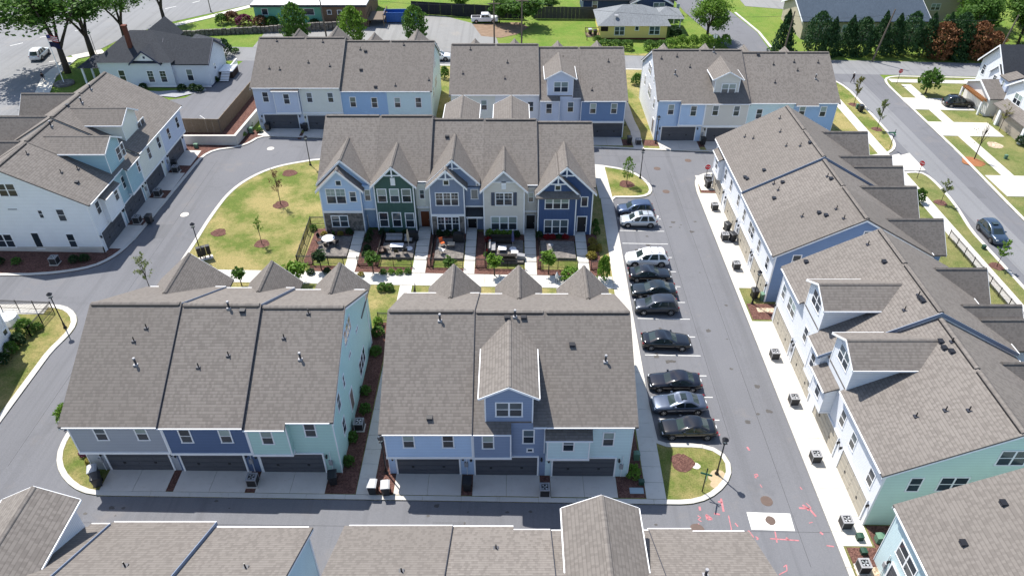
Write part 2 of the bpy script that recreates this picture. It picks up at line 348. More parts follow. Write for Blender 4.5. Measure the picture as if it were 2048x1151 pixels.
# --- middle row garage side drives
for a, b in ((-21.6, -16.4), (-15.3, -10), (-8.9, -3.6), (-2.9, 2.3), (3.4, 8.6)): drive(a, b, 89.6, 90.85)
# --- east block: one continuous pale apron, slab by slab, with planted gaps
ea = struct(obj('apron', None)); EG = [(27.4, 31.6), (58.0, 60.6), (83.9, 85.6)]
y = 31.7
while y < 83.5:
    if not (57.2 < y < 60.8): slab('slab', rect(24.55, 26.75, y+.012, min(y+2.6, 57.9 if y < 58 else 83.8)-.012), .1, M_CONC, ea)
    y += 2.6
    if 57.2 < y < 60.8: y = 60.7
slab('slab', rect(24.9, 26.75, 84.6, 88.6), .1, M_CONC, ea)
for a, b in EG: struct(slab('mulch_bed', rect(24.75, 26.9 if a != 58.0 else 30, a, b), .09, M_MULCH))
struct(slab('pebble_strip', rect(24.7, 30, 29.0, 30.0), .1, M_PEBBLE)); struct(slab('pebble_strip', rect(25.6, 29, 59.2, 59.9), .1, M_PEBBLE))
struct(slab('mulch_bed', rect(26.92, 43, 27.4, 33.5), .09, M_MULCH)); struct(slab('mulch_bed', rect(30.02, 43, 57.6, 60.9), .088, M_MULCH))
# --- west block drives
for a, b in ((68.7, 73.6), (75.2, 79.9), (81.9, 86.5), (88.6, 93)): drive(-45.7, -43.75 if a < 70 else -43.35, a, b, cut='y')
# --- right-hand drives and apron
for a, b, c in ((112.45, 117.25, 71.5), (102.75, 107.75, 71.0), (84.5, 90.25, 74)):
    d = struct(obj('driveway', None)); xs = [65.5, 67.8, 69.7, c + 4]
    for p, q in zip(xs, xs[1:]): slab('slab', rect(p+.012, q-.012, a, (a+b)/2-.012), .13, M_CONC, d); slab('slab', rect(p+.012, q-.012, (a+b)/2+.012, b), .13, M_CONC, d)
ap2 = struct(obj('apron', None))
for i in range(3): slab('slab', [(53.0+i*1.62, 91.3), (54.6+i*1.62, 91.3+.1*i), (54.6+i*1.62, 96.2+.3*i), (53.0+i*1.62, 95.6+.2*i)], .05, M_CONC, ap2)
# --- mulch rings
def ring(x, y, r, m=M_MULCH, name='mulch_ring', off=.078, k=26):
    b = MB(); P = [(x + r*(1+.12*math.sin(3*t+x)+rnd.uniform(-.06, .06))*math.cos(t), y + r*(1+rnd.uniform(-.07, .07))*math.sin(t)) for t in [2*math.pi*i/k for i in range(k)]]
    b.prism([(a, c, gz(a)+off-.05) for a, c in reversed(P)], (0, 0, .05+rnd.uniform(.01, .02)), m); return struct(b.build(name, m))
for u, v, r in ((438, 466, .85), (562, 410, .95), (524, 488, .85), (579, 347, .95), (1253, 369, 1.0), (1364, 926, .95)): p = G(u, v); ring(p.x, p.y, r)
RT = [(56.1, 113.9), (56.2, 104.6), (55.7, 82.5), (55.5, 68.3)]
for x, y in RT: ring(x, y, .8)
p = G(1945, 324); ring(p.x, p.y, 1.5, plain('red_clay', (.30, .13, .06), .95, .1, var=.4, scale=3), 'clay_ring')
p = G(1989, 291); ring(p.x, p.y, 1.1, M_PEBBLE, 'pebble_ring'); p = G(1392, 932); ring(p.x, p.y, .33, M_DRIVE, 'valve_cover')
p = G(1437, 955); ring(p.x, p.y, .75, plain('bare_earth', (.42, .33, .21), .95, .1, var=.4, scale=4), 'bare_patch'); ring(p.x-.3, p.y-.7, .5, MATS['bare_earth'], 'bare_patch')
# --- middle row front yards: terraces, patios, stepped walks
WK = [(-18.5, -17.25), (-11.0, -9.55), (-5.35, -4.15), (1.45, 2.75), (7.4, 8.65)]
PT = [(-22.1, -18.6, 67.6, 71.75), (-14.8, -11.15, 67.55, 71.7), (-8.75, -5.5, 67.55, 71.6), (-2.75, 1.3, 67.0, 71.5), (3.3, 7.25, 68.0, 71.5)]
struct(slab('mulch_bed', rect(-22.3, 9.9, 65.0, 66.05), .095, M_MULCH))
for i, (a, b) in enumerate(WK):
    wk = struct(obj('garden_walk', None)); n = 7; ys = [65.0 + (73.7-65.0)*k/n for k in range(n+1)]
    for k in range(n): slab('step_slab', rect(a, b, ys[k]+.01, ys[k+1]-.01), .12 + max(0, k-1)*.085, M_CONC, wk, th=.3)
for i, (a, b, c, d) in enumerate(PT):
    struct(slab('patio', rect(a, b, c, d), .36, M_PAVER, th=.4)); struct(slab('mulch_bed', rect(a-.1, b+.2, d+.02, 73.2), .42, M_MULCH, th=.5))
for a, b in ((-17.2, -14.85), (-9.5, -8.8), (-4.1, -2.8), (2.8, 3.25), (8.7, 10.0), (-23.2, -22.15)): struct(slab('mulch_bed', rect(a, b, 66.1, 73.4), .2, M_MULCH, th=.3))
# --- north west: old street, house lot, car park; north: lots and side street
tl = [G(*q) for q in ((0, 300), (60, 215), (89, 150), (116, 128), (137, 112), (198, 100), (245, 76), (330, 47), (420, 27), (520, 5))]
struct(sheet('road', [(p.x, p.y) for p in tl] + [(-30, 176), (-30, 196), (-150, 200), (-150, 85)], .004, M_ASPH2))
for q in (((80, 75), (108, 70)), ((98, 124), (112, 122)), ((330, 18), (352, 13)), ((150, 62), (172, 57)), ((20, 92), (46, 86)), ((385, 6), (400, 2))):
    a, c = G(*q[0]), G(*q[1]); d = (c-a); d.z = 0; d.normalize(); n = Vector((-d.y, d.x, 0))*.11; b = MB(); b.poly([(p.x, p.y, gz(p.x)+.009) for p in (a-n, c-n, c+n, a+n)], M_PAINT); struct(b.build('lane_line', M_PAINT))
sw = [(p.x+.3, p.y-.3) for p in tl[1:6]]
for a, b in zip(sw, sw[1:]): walk('pavement', (a[0]+.9, a[1]-.5), (b[0]+.9, b[1]-.5), 2.2, 1.7, M_CONC, top=.1)
e1 = [G(*q) for q in ((243, 85), (300, 62), (420, 34), (505, 12))]
for a, b in zip(e1, e1[1:]): walk('pavement', (a.x, a.y), (b.x, b.y), 1.6, 1.7, M_CONC, top=.06)
struct(sheet('car_park', [(-48.4, 98), (-41.3, 97.2), (-40.6, 112), (-37.2, 112), (-37.2, 127.88), (-47.6, 127.9), (-49.0, 118), (-52, 111), (-62, 107), (-62, 98)], .085, M_ASPH))
struct(sheet('car_park', [(-48, 134.95), (-2, 134.95), (-3, 143), (-7, 151), (-14, 156), (-36, 157), (-37, 146), (-48, 145)], .006, M_LOT))
struct(sheet('side_street', [(43.0, 134.95), (49.4, 134.95), (49.8, 150), (48, 162), (42, 190), (35, 190), (37.5, 162), (40.5, 145)], .006, M_ASPH))
walk('pavement', (50.1, 136), (50.2, 150), .5, 3, M_KERB, top=.1); walk('', (50.2, 150), (48.5, 163), .5, 3, M_KERB, top=.1)
struct(sheet('gravel_strip', [(-64, 112.6), (-53.5, 111.2), (-49.6, 114.2), (-50.3, 115.2), (-57, 113.4), (-64, 114)], .095, plain('grey_gravel', (.32, .33, .35), .95, .1, var=.5, scale=6)))
struct(sheet('bare_ground', [(-6, 144), (-2.2, 143.2), (1.0, 145.5), (3.5, 150), (1.5, 153), (-4, 152.4), (-8, 151)], .012, plain('dirt', (.24, .17, .12), .95, .1, var=.6, scale=1.2)))
a, c = G(400, 232), G(421, 246); b = MB(); b.poly([(p.x+d, p.y, gz(p.x)+.09) for p, d in ((a, -.06), (c, -.06), (c, .06), (a, .06))], M_PAINT); struct(b.build('bay_line', M_PAINT))
struct(sheet('verge', rect(-10, 43, 134.95, 136.2), .01, M_GRASS))
b = G(1600, 0); struct(sheet('car_park', [(52, 168), (62, 166), (64, 180), (52, 182)], .006, M_LOT))
# --- covers and utility paint on the roads
def cover(u, v, r=.42, m=M_IRON):
    p = G(u, v); b = MB(); b.lathe([(r*1.15, 0), (r*1.15, .006), (r, .008), (r*.98, .012), (0.02, .012)], 18, (p.x, p.y, gz(p.x)+.003), m); o = b.build('manhole_cover', m)
    return tag(o, COVL.pop(0), 'manhole cover', 'covers let into the asphalt')
COVL = ['pale round manhole cover in the alley beside the west townhouse drives', 'pale manhole cover north of the oval lawn, by the far alley', 'grey manhole cover in the drive just north of the parking rows',
        'manhole cover in the cross alley nearest the stop sign', 'manhole cover in the drive beside the small tree island', 'rusty manhole cover in the alley among pink paint', 'brown manhole cover just north of the white road patch', 'brown manhole cover set inside the white road patch']
for a in ((369, 429, .45, M_DRIVE), (541, 297, .45, M_DRIVE), (1314, 337), (1376, 321), (1332, 383), (1394, 1059, .5), (1533, 1001, .42), (1540, 1040, .36)): cover(*a)
pm = struct(obj('utility_paint', None))
def stroke(pts, wd=.09):
    q = [G(*p) for p in pts]; b = MB()
    for a, c in zip(q, q[1:]):
        d = (c-a); d.z = 0; d.normalize(); n = Vector((-d.y, d.x, 0))*wd/2
        b.poly([(p.x, p.y, gz(p.x)+.0085) for p in (a-n, c-n, c+n, a+n)], M_RED)
    b.build('paint_mark', M_RED, pm)
for st in ([(1399, 1012), (1400, 1020)], [(1395, 1030), (1402, 1034), (1396, 1038), (1403, 1042)], [(1396, 1046), (1402, 1052), (1396, 1050)], [(1412, 1028), (1424, 1037), (1415, 1038), (1412, 1028)], [(1428, 1026), (1440, 1028)],
           [(1442, 996), (1447, 1022)], [(1457, 1030), (1463, 1058), (1459, 1063)], [(1376, 1076), (1388, 1070)], [(1401, 1073), (1407, 1080)], [(1414, 1068), (1428, 1070), (1418, 1066)], [(1452, 1071), (1466, 1072)],
           [(1497, 1060), (1494, 1073), (1507, 1073), (1497, 1060)], [(1511, 1072), (1517, 1076), (1513, 1078)], [(1508, 949), (1514, 947), (1516, 951), (1509, 953), (1513, 955)], [(1520, 968), (1524, 974)], [(1494, 893), (1499, 900)],
           [(1600, 973), (1604, 978)], [(1605, 1009), (1620, 1018), (1632, 1032)], [(1612, 1005), (1622, 1014), (1616, 1020), (1610, 1012)], [(1598, 1015), (1618, 1016)], [(1618, 1045), (1625, 1043)], [(1540, 1076), (1598, 1080)], [(1550, 1062), (1554, 1084)],
           [(1572, 1074), (1577, 1079)], [(1640, 1063), (1646, 1068)], [(1653, 1090), (1668, 1092)], [(1504, 1127), (1512, 1134)], [(1519, 1138), (1532, 1142)], [(1558, 1148), (1574, 1140), (1573, 1128), (1567, 1133)], [(1435, 871), (1440, 868)], [(1436, 1002), (1444, 1004)], [(1470, 1045), (1476, 1052)]): stroke(st, rnd.choice((.07, .1, .16)))
# ================================================================ TOWNHOUSES
def window_mesh(n, w, h, grid, mid):
    def f():
        b = MB(); c = .10
        b.box(-w/2, w/2, -.04, 0, h/2-c, h/2, WHITE); b.box(-w/2-.03, w/2+.03, -.055, 0, -h/2, -h/2+c*.9, WHITE)
        b.box(-w/2, -w/2+c, -.035, 0, -h/2+c*.9, h/2-c, WHITE); b.box(w/2-c, w/2, -.035, 0, -h/2+c*.9, h/2-c, WHITE)
        pw = (w-2*c-(n-1)*.13)/n
        for i in range(n):
            x0 = -w/2+c+i*(pw+.13)
            if i: b.box(x0-.13, x0, -.034, 0, -h/2+c*.9, h/2-c, WHITE)
            if mid: b.box(x0, x0+pw, -.032, 0, -.03, .03, WHITE)
            if grid:
                b.box(x0+pw/2-.012, x0+pw/2+.012, -.03, 0, .03, h/2-c, WHITE); b.box(x0, x0+pw/2-.012, -.03, 0, h/4-.02, h/4+.005, WHITE); b.box(x0+pw/2+.012, x0+pw, -.03, 0, h/4-.02, h/4+.005, WHITE)
        return b.mesh('window', WHITE, fix=True)
    return cached(('win', n, w, h, grid, mid), f)
def pane_mesh(w, h, m):
    def f():
        b = MB(); b.box(-w/2, w/2, -.018, -.004, -h/2, h/2, m); return b.mesh('pane', m, fix=True)
    return cached(('pane', round(w, 3), round(h, 3), m.name), f)
FACE = {'f': 0.0, 'b': math.pi, 'r': math.pi/2, 'l': -math.pi/2}
def window(parent, x, y, z, face='f', n=1, w=.95, h=1.6, grid=False, mid=True, up=None, lo=None):
    o = obj('window', window_mesh(n, w, h, grid, mid), parent, (x, y, z), FACE[face]); c = .10; pw = (w-2*c-(n-1)*.13)/n
    up = up or GL_B; lo = lo or GL_D
    for i in range(n):
        cx = -w/2+c+i*(pw+.13)+pw/2
        if mid:
            zt = h/2-c; zb = -h/2+c*.9
            obj('pane', pane_mesh(pw, zt-.03, up), o, (cx, 0, (zt+.03)/2)); obj('pane', pane_mesh(pw, -zb-.03, lo), o, (cx, 0, (zb-.03)/2))
        else: obj('pane', pane_mesh(pw, h-1.9*c, lo), o, (cx, 0, 0))
    return o
def lantern(parent, x, y, z, face='f'):
    def f():
        b = MB(); b.box(-.05, .05, -.06, 0, -.05, .1, M_BLACK); b.lathe([(.05, -.22), (.085, -.16), (.1, .02), (.03, .12)], 6, (0, -.15, 0), M_BLACK); return b.mesh('wall_lantern', M_BLACK)
    return obj('wall_lantern', cached('lantern', f), parent, (x, y, z), FACE[face])
def panel_mesh(w, h, m):
    def f():
        b = MB(); b.box(-w/2, w/2, -.035, -.01, -h/2+.012, h/2-.012, m)
        for i in range(4):
            a = -w/2 + w/4*(i+.08); b.box(a, a+w/4*.84, -.05, -.036, -h/2+.09, h/2-.09, m)
        return b.mesh('panel', m, fix=True)
    return cached(('panel', w, h, m.name), f)
def garage(parent, cx, z, w=4.88, h=2.2, m=None, lights=True, ly=0.0):
    m = m or M_GAR; b = MB(); t = .13
    b.box(cx-w/2-t, cx-w/2, ly-.09, ly, z, z+h+t, WHITE); b.box(cx+w/2, cx+w/2+t, ly-.09, ly, z, z+h+t, WHITE); b.box(cx-w/2, cx+w/2, ly-.09, ly, z+h, z+h+t, WHITE); b.build('garage_frame', WHITE, parent)
    b = MB(); b.box(cx-w/2, cx+w/2, ly-.012, ly-.002, z, z+h, m); d = b.build('garage_door', m, parent)
    for i in range(4): obj('panel', panel_mesh(w, h/4, m), d, (cx, ly, z+h/8+h/4*i))
    hm = cached('ghandle', lambda: (lambda q: (q.box(-.1, .1, -.08, -.05, -.09, .09, M_BLACK), q.mesh('handle', M_BLACK))[1])(MB()))
    for s in (-1, 1): obj('handle', hm, d, (cx+s*w/4, ly, z+h*.42))
    if lights:
        for s in (-1, 1): lantern(parent, cx+s*(w/2+.33), ly, z+2.0)
def pipe_mesh(kind):
    def f():
        b = MB()
        if kind == 'p': b.box(-.16, .16, -.16, .16, -.06, .045, M_DARK); b.tube((0, 0, 0), (0, 0, .42), .05, .045, 7, M_BLACK)
        elif kind == 'b': b.box(-.2, .2, -.17, .17, -.12, .14, M_DARK); b.box(-.23, .23, -.2, .2, .14, .17, M_BLACK)
        elif kind == 's': b.box(-.17, .17, -.17, .17, -.1, .05, M_ACG); b.tube((0, 0, 0), (0, 0, .55), .085, .085, 10, M_DARK); b.tube((0, 0, .55), (0, 0, .66), .12, .10, 10, M_ACG)
        return b.mesh('vent_pipe', M_DARK, fix=True)
    return cached(('vent', kind), f)

class House: pass
def townhouse(label, x, y, rot, w, base, col, **k):
    g = k.get
    h = House(); E = thing('townhouse', label, 'townhouse', (x, y, base), R(rot), g('group', 'attached townhouses of the estate')); h.e = E
    zr, yr, sf, sr, D = g('zr', 10.65), 7.9, .53, .55, g('D', 15.6); RM = g('roof', SH); th = .17
    rotm = Matrix.Rotation(R(rot), 4, 'Z'); inv = rotm.inverted(); org = Vector((x, y, base))
    def W(p): return org + rotm @ Vector(p)
    def L(p): return inv @ (Vector(p) - org)
    zf = lambda ly: zr - sf*(yr-ly); zb = lambda ly: zr - sr*(ly-yr)
    ce, rc = g('endcol', col), g('rear', col)
    ends = g('ends', '')
    mid = W((w/2, 0, 0)); zd = gz(mid.x) + .1 - base               # apron level at the garage
    # ---- body
    b = MB(); P = [(0, -1.6), (0, zf(0)-th), (yr, zr-th), (D, zb(D)-th), (D, -1.6)]
    b.poly([(0, 0, -1.6), (w, 0, -1.6), (w, 0, P[1][1]), (0, 0, P[1][1])], col); b.poly([(w, D, -1.6), (0, D, -1.6), (0, D, P[3][1]), (w, D, P[3][1])], rc)
    b.poly([(0, a, c) for a, c in P], ce); b.poly([(w, a, c) for a, c in reversed(P)], ce); b.build('wall', col, E)
    # ---- roof
    ov0 = .28 if 'l' in ends else 0.0; ov1 = .28 if 'r' in ends else 0.0
    segs = g('segs', [(0, w, g('tip', -.4))]); b = MB()
    def slope(xa, xb, prof):                    # prof: top points (ly, z) from low to high
        (a, za), (c, zc) = prof; pts = [(xa, a, za), (xa, c, zc), (xa, c, zc-th), (xa, a, za-th)]; b.prism(pts, (xb-xa, 0, 0), RM)
    for i, (xa, xb, t) in enumerate(segs): slope(xa-(ov0 if i == 0 else 0), xb+(ov1 if i == len(segs)-1 else 0), ((t, zf(t)), (yr, zr)))
    slope(-ov0, w+ov1, ((D+.3, zb(D+.3)), (yr+.002, zr))); roof = b.build('roof', RM, E)
    b = MB(); b.prism([(.12-ov0, yr-.21, zr-.03), (.12-ov0, yr-.2, zr+.01), (.12-ov0, yr, zr+.10), (.12-ov0, yr+.2, zr+.01), (.12-ov0, yr+.21, zr-.03)], (w-.24+ov0+ov1, 0, 0), RM); b.build('ridge_cap', RM, roof); b = MB(); b.box(.2-ov0, w-.2+ov1, yr-.26, yr+.26, zr-.2, zr-.035, M_BLACK); b.build('ridge_vent', M_BLACK, roof)
    if g('gutters', True):
        for (xa, xb, t) in segs:
            if t < -.1:
                b = MB(); b.box(xa+.01, xb-.01, t-.085, t-.004, zf(t)-.13, zf(t)-.035, WHITE); b.build('gutter', WHITE, E)
        t = D+.3; b = MB(); b.box(.01, w-.01, t+.004, t+.11, zb(t)-.13, zb(t)-.035, WHITE); b.build('gutter', WHITE, E)
    for s, xx, dx in (('l', -ov0, -.045), ('r', w+ov1, .045)):       # rake boards / party flashings
        mcol = WHITE if s in ends else g('party', {}).get(s)
        if mcol is None: continue
        b = MB(); t = segs[0 if s == 'l' else -1][2]; hh = .24 if s in ends else .30
        for (a, za), (c, zc) in (((t, zf(t)), (yr, zr)), ((D+.3, zb(D+.3)), (yr, zr))):
            up = .03 if s not in ends else -th-.003; hh = .30 if s not in ends else th+.2; x1 = xx if s not in ends else xx-dx*1.3
            b.prism([(x1, a, za+up), (x1, c, zc+up), (x1, c, zc-hh), (x1, a, za-hh)], (dx, 0, 0), M_DARK if (s not in ends and a < yr and rot == 0) else mcol)  # front-slope run painted dark for the shadow along the step
        b.build('rake_board' if s in ends else 'party_flashing', mcol, E)
        if s in ends:
            b = MB(); xw = 0 if s == 'l' else w; q = .05 if s == 'r' else -.05
            b.box(min(xw, xw+q), max(xw, xw+q), -.04, .12, -.5, zf(0)-th, WHITE); b.build('corner_board', WHITE, E); b = MB(); b.box(min(xw, xw+q), max(xw, xw+q), D-.12, D+.04, -.5, zb(D)-th, WHITE); b.build('corner_board', WHITE, E)
    # ---- garage side bays
    for bay in g('bays', []):
        xa, xb, dep, m, shed = (list(bay) + [None, None])[:5]; m = m or col; b = MB(); z0 = zd+2.72; z1 = zf(-dep)-th if not shed else g('shedz', 5.25)
        b.box(xa+.002, xb-.002, -dep, -.001, z0, z1, m); b.build('bay', m, E)
        b = MB(); b.box(xa-.03, xb+.03, -dep-.05, 0, z0-.22, z0+.02, WHITE)
        for xx in (xa, xb-.1): b.box(xx, xx+.1, -dep-.035, -dep, z0, z1-.02, WHITE)
        b.build('bay_trim', WHITE, E)
        if shed:
            b = MB(); b.prism([(xa-.15, -dep-.3, z1-.02), (xa-.15, .08, z1+.5), (xa-.15, .08, z1+.36), (xa-.15, -dep-.3, z1-.16)], (xb-xa+.3, 0, 0), RM); b.build('bay_roof', RM, E)
            b = MB(); b.box(xa-.15, xb+.15, -dep-.39, -dep-.305, z1-.13, z1-.04, WHITE); b.build('gutter', WHITE, E)
    # ---- wall dormers on the garage slope
    for dm in g('dormers', []):
        xa, xb, pk, m = dm[:4]; m = m or col; l0 = dm[4] if len(dm) > 4 else -.02; l1 = yr-(zr-pk)/sf; hw = (xb-xa)/2; xm = (xa+xb)/2; zw = pk-.15-.53*hw
        b = MB(); b.prism([(xa, l0, 5.6), (xb, l0, 5.6), (xb, l0, zw), (xm, l0, pk-.15), (xa, l0, zw)], (0, l1-l0, 0), m); b.build('dormer', m, E)
        b = MB(); hs = hw+.4
        for s in (-1, 1):
            pts = [(xm, l0-.32, pk), (xm+s*hs, l0-.32, pk-.53*hs), (xm+s*hs, l0-.32, pk-.53*hs-.13), (xm, l0-.32, pk-.13)]; b.prism(pts, (0, l1-l0+.32, 0), RM)
        b.build('dormer_roof', RM, E)
        b = MB(); b.prism([(xm-.2, l0-.3, pk-.085), (xm-.15, l0-.3, pk-.02), (xm, l0-.3, pk+.05), (xm+.15, l0-.3, pk-.02), (xm+.2, l0-.3, pk-.085)], (0, l1-l0+.2, 0), RM); b.build('ridge_cap', RM, E)
        b = MB()
        for s in (-1, 1):
            pts = [(xm, l0-.325, pk-.01), (xm+s*hs, l0-.325, pk-.53*hs-.01), (xm+s*hs, l0-.325, pk-.53*hs-.2), (xm, l0-.325, pk-.2)]; b.prism(pts, (0, -.04, 0), WHITE)
            xe = xm+s*(hs+.004); le = yr-(zr-(pk-.53*hs))/sf; b.box(min(xe, xe+s*.07), max(xe, xe+s*.07), l0-.32, le-.1, pk-.53*hs-.17, pk-.53*hs-.03, WHITE)
            xc = xm+s*(hw+.001); b.box(min(xc, xc-s*.1), max(xc, xc-s*.1), l0-.03, l0, 6.3, zw-.02, WHITE)
        b.build('dormer_trim', WHITE, E)
    # ---- garden gables
    for gb in g('gables', []):
        xa, xb, pj, pk, m = gb[:5]; opt = gb[5] if len(gb) > 5 else ''; m = m or rc; hw = (xb-xa)/2; xm = (xa+xb)/2; ss = gb[6] if len(gb) > 6 else .98; lf = D+pj; l0 = yr+(zr-pk)/sr; zw = pk-.15-ss*hw; hs = hw+.36
        zlow = zw-.7 if 'u' in opt else -1.6; b = MB(); b.prism([(xa, lf, zlow), (xb, lf, zlow), (xb, lf, zw), (xm, lf, pk-.15), (xa, lf, zw)], (0, -(pj+1.5), 0), m); b.build('gable_wall', m, E)
        b = MB(); fo = .32
        for s in (-1, 1):
            pts = [(xm, lf+fo, pk), (xm+s*hs, lf+fo, pk-ss*hs), (xm+s*hs, lf+fo, pk-ss*hs-.19), (xm, lf+fo, pk-.19)]; b.prism(pts, (0, -(lf+fo-l0), 0), RM)
        b.build('gable_roof', RM, E)
        b = MB(); b.prism([(xm-.2, lf+fo-.02, pk-.16), (xm-.15, lf+fo-.02, pk-.06), (xm, lf+fo-.02, pk+.06), (xm+.15, lf+fo-.02, pk-.06), (xm+.2, lf+fo-.02, pk-.16)], (0, -(lf+fo-l0)+.3, 0), RM); b.build('ridge_cap', RM, E)
        b = MB()
        for s in (-1, 1):
            pts = [(xm, lf+fo+.002, pk-.02), (xm+s*hs, lf+fo+.002, pk-.02-ss*hs), (xm+s*hs, lf+fo+.002, pk-ss*hs-.3), (xm, lf+fo+.002, pk-.3)]; b.prism(pts, (0, .045, 0), WHITE)
            xc = xm+s*(hw+.002); b.box(min(xc, xc-s*.13), max(xc, xc-s*.13), lf+.001, lf+.035, max(zlow, -.5), zw-.05, WHITE)
        if 't' in opt:                                   # king-post ornament
            zt = pk-1.12; hx = (pk-.3-zt)/ss; b.box(xm-hx, xm+hx, lf+fo-.03, lf+fo+.03, zt-.07, zt+.07, WHITE); b.box(xm-.08, xm+.08, lf+fo-.03, lf+fo+.03, zt+.07, pk-.3, WHITE); b.box(xm-.08, xm+.08, lf+fo-.03, lf+fo+.03, zt-.2, zt-.07, WHITE)
        if 'b' in opt: b.box(xa, xb, lf+.001, lf+.06, 2.75, 3.05, WHITE)
        b.build('gable_trim', WHITE, E)
        if 's' in opt:
            b = MB(); b.box(xa+.13, xb-.13, lf+.002, lf+.08, -1, 2.74, M_STONE); b.build('stone_cladding', M_STONE, E)
        if 'v' in opt: b = MB(); b.box(xm-.26, xm+.26, lf+.002, lf+.07, pk-2.5, pk-1.55, WHITE); b.build('gable_vent', WHITE, E)
        if 'w' in opt: window(E, xm, lf, pk-1.75, 'b', 1, .72, .72, False, False)
        if 'g' in opt: b = MB(); zz = pk-1.55; hx = (pk-.35-zz)/ss; b.prism([(xm-hx, lf+.002, zz), (xm+hx, lf+.002, zz), (xm, lf+.002, pk-.35)], (0, .04, 0), sid('grey')); b.build('gable_panel', sid('grey'), E); b = MB(); b.box(xm-hx-.1, xm+hx+.1, lf+.002, lf+.07, zz-.12, zz, WHITE); b.build('gable_band', WHITE, E)
        if 'p' in opt:                                   # pent roof across the gable foot
            zz = zw-.25; b = MB(); b.prism([(xa-.25, lf+.75, zz-.12), (xa-.25, lf+.01, zz+.38), (xa-.25, lf+.01, zz+.25), (xa-.25, lf+.75, zz-.25)], (xb-xa+.5, 0, 0), RM); b.build('pent_roof', RM, E)
    if g('found'):
        b = MB(); b.box(-.05, -.002, -.05, D, -1.6, zd+g('found'), M_DRIVE); b.build('foundation', M_DRIVE, E)
    for rb in g('rbays', []):
        xa, xb, dep, z0, z1, m = rb; b = MB(); b.box(xa+.003, xb-.003, D+.001, D+dep, z0, z1, m); b.build('upper_bay', m, E)
        b = MB(); b.box(xa+.003, xb-.003, D, D+dep+.04, z0-.22, z0, WHITE); b.build('beam', WHITE, E)
    for xa, xb, za in g('awnings', []):
        b = MB(); b.prism([(xa, D+1.25, za-.45), (xa, D+.02, za+.25), (xa, D+.02, za+.12), (xa, D+1.25, za-.58)], (xb-xa, 0, 0), SHD); b.build('porch_roof', SHD, E); b = MB(); b.box(xa, xb, D+1.18, D+1.28, za-.8, za-.585, WHITE); b.build('beam', WHITE, E)
    for px in g('garages', []):
        cx = px[0]; mx = cx-3.0 if cx-3.0 > .12 else (cx+3.0 if cx+3.0 < w-.12 else None)
        if mx is not None:
            b = MB(); b.box(mx-.14, mx+.14, -.16, -.002, zd+1.0, zd+1.5, M_ACG); mb = b.build('meter_box', M_ACG, E); b = MB(); b.tube((mx+.05, -.07, zd), (mx+.05, -.07, zd+1.0), .03, .03, 6, WHITE); b.tube((mx+.05, -.07, zd+1.5), (mx+.05, -.07, zd+2.5), .025, .025, 6, WHITE); b.build('conduit', WHITE, mb)
    for px in g('garages', []): garage(E, px[0], zd, px[1] if len(px) > 1 else 4.88, 2.2, g('gm'), True)
    # ---- windows: (u, v, face, plane offset, n, w, h[, flags]) by sight line, or ('@', x, z, face, off, n, w, h[, flags]) by measure
    for wn in g('wins', []):
        fl = ''
        if wn[0] == '@': _, lx, z, f, off, n, ww, hh = wn[:8]; fl = wn[8] if len(wn) > 8 else ''; ly = lx
        else:
            u, v, f, off, n, ww, hh = wn[:7]; fl = wn[7] if len(wn) > 7 else ''
            pn = {'f': (0, 1, 0), 'b': (0, 1, 0), 'l': (1, 0, 0), 'r': (1, 0, 0)}[f]; pp = {'f': (0, off, 0), 'b': (0, D+off, 0), 'l': (-off, 0, 0), 'r': (w+off, 0, 0)}[f]
            q = L(plane_hit(u, v, W(pp), rotm @ Vector(pn))); lx, ly, z = q
        loc = {'f': (lx, off, z), 'b': (lx, D+off, z), 'l': (-off, ly, z), 'r': (w+off, ly, z)}[f]
        if 'D' in fl:
            b = MB(); b.box(-ww/2, ww/2, -.05, 0, -hh/2, hh/2, M_DOOR[fl[1]]); o = b.build('door', M_DOOR[fl[1]], E); o.location = loc; o.rotation_euler = (0, 0, FACE[f])
            q = MB(); q.box(-ww/2-.11, -ww/2, -.07, 0, -hh/2, hh/2+.11, WHITE); q.box(ww/2, ww/2+.11, -.07, 0, -hh/2, hh/2+.11, WHITE); q.box(-ww/2, ww/2, -.07, 0, hh/2, hh/2+.11, WHITE); q.build('door_frame', WHITE, o)
            q = MB(); q.lathe([(.03, -.03), (.045, 0), (.03, .03)], 8, (ww/2-.12, -.085, -.08), M_METAL); q.build('handle', M_METAL, o); continue
        dk = rnd.random(); up = GL_D if 'd' in fl else (GL_B if dk < .62 else (GL_M if dk < .85 else GL_D)); lo = GL_M if 'm' in fl else GL_D
        window(E, *loc, f, n, ww, hh, 'g' in fl, 'x' not in fl, up, lo)
        if 'S' in fl:
            for s in (-1, 1): b = MB(); cx = loc[0]+s*(ww/2+.26); b.box(cx-.2, cx+.2, loc[1]+.002, loc[1]+.05, loc[2]-hh/2, loc[2]+hh/2, M_SHUT); b.build('shutter', M_SHUT, E)
    for v in g('vents', []):
        u, vv = v[0], v[1]; kind = v[2] if len(v) > 2 else 'p'; s = v[3] if len(v) > 3 else 'f'
        n = Vector((0, -sf, 1)) if s == 'f' else Vector((0, sr, 1)); q = L(plane_hit(u, vv, W((0, yr, zr)), rotm @ n)); obj('vent_pipe', pipe_mesh(kind), roof, (q.x, q.y, (zf(q.y) if s == 'f' else zb(q.y))))
    for xx, t, z0 in g('spouts', []):
        b = MB(); b.box(xx-.04, xx+.04, t-.09, t-.01, z0, zf(t)-.15, WHITE); b.build('downspout', WHITE, E)
    h.W, h.zd, h.zf = W, zd, zf
    return h
M_SHUT = plain('shutter_slate', (.06, .075, .11), .5, .3, var=0)
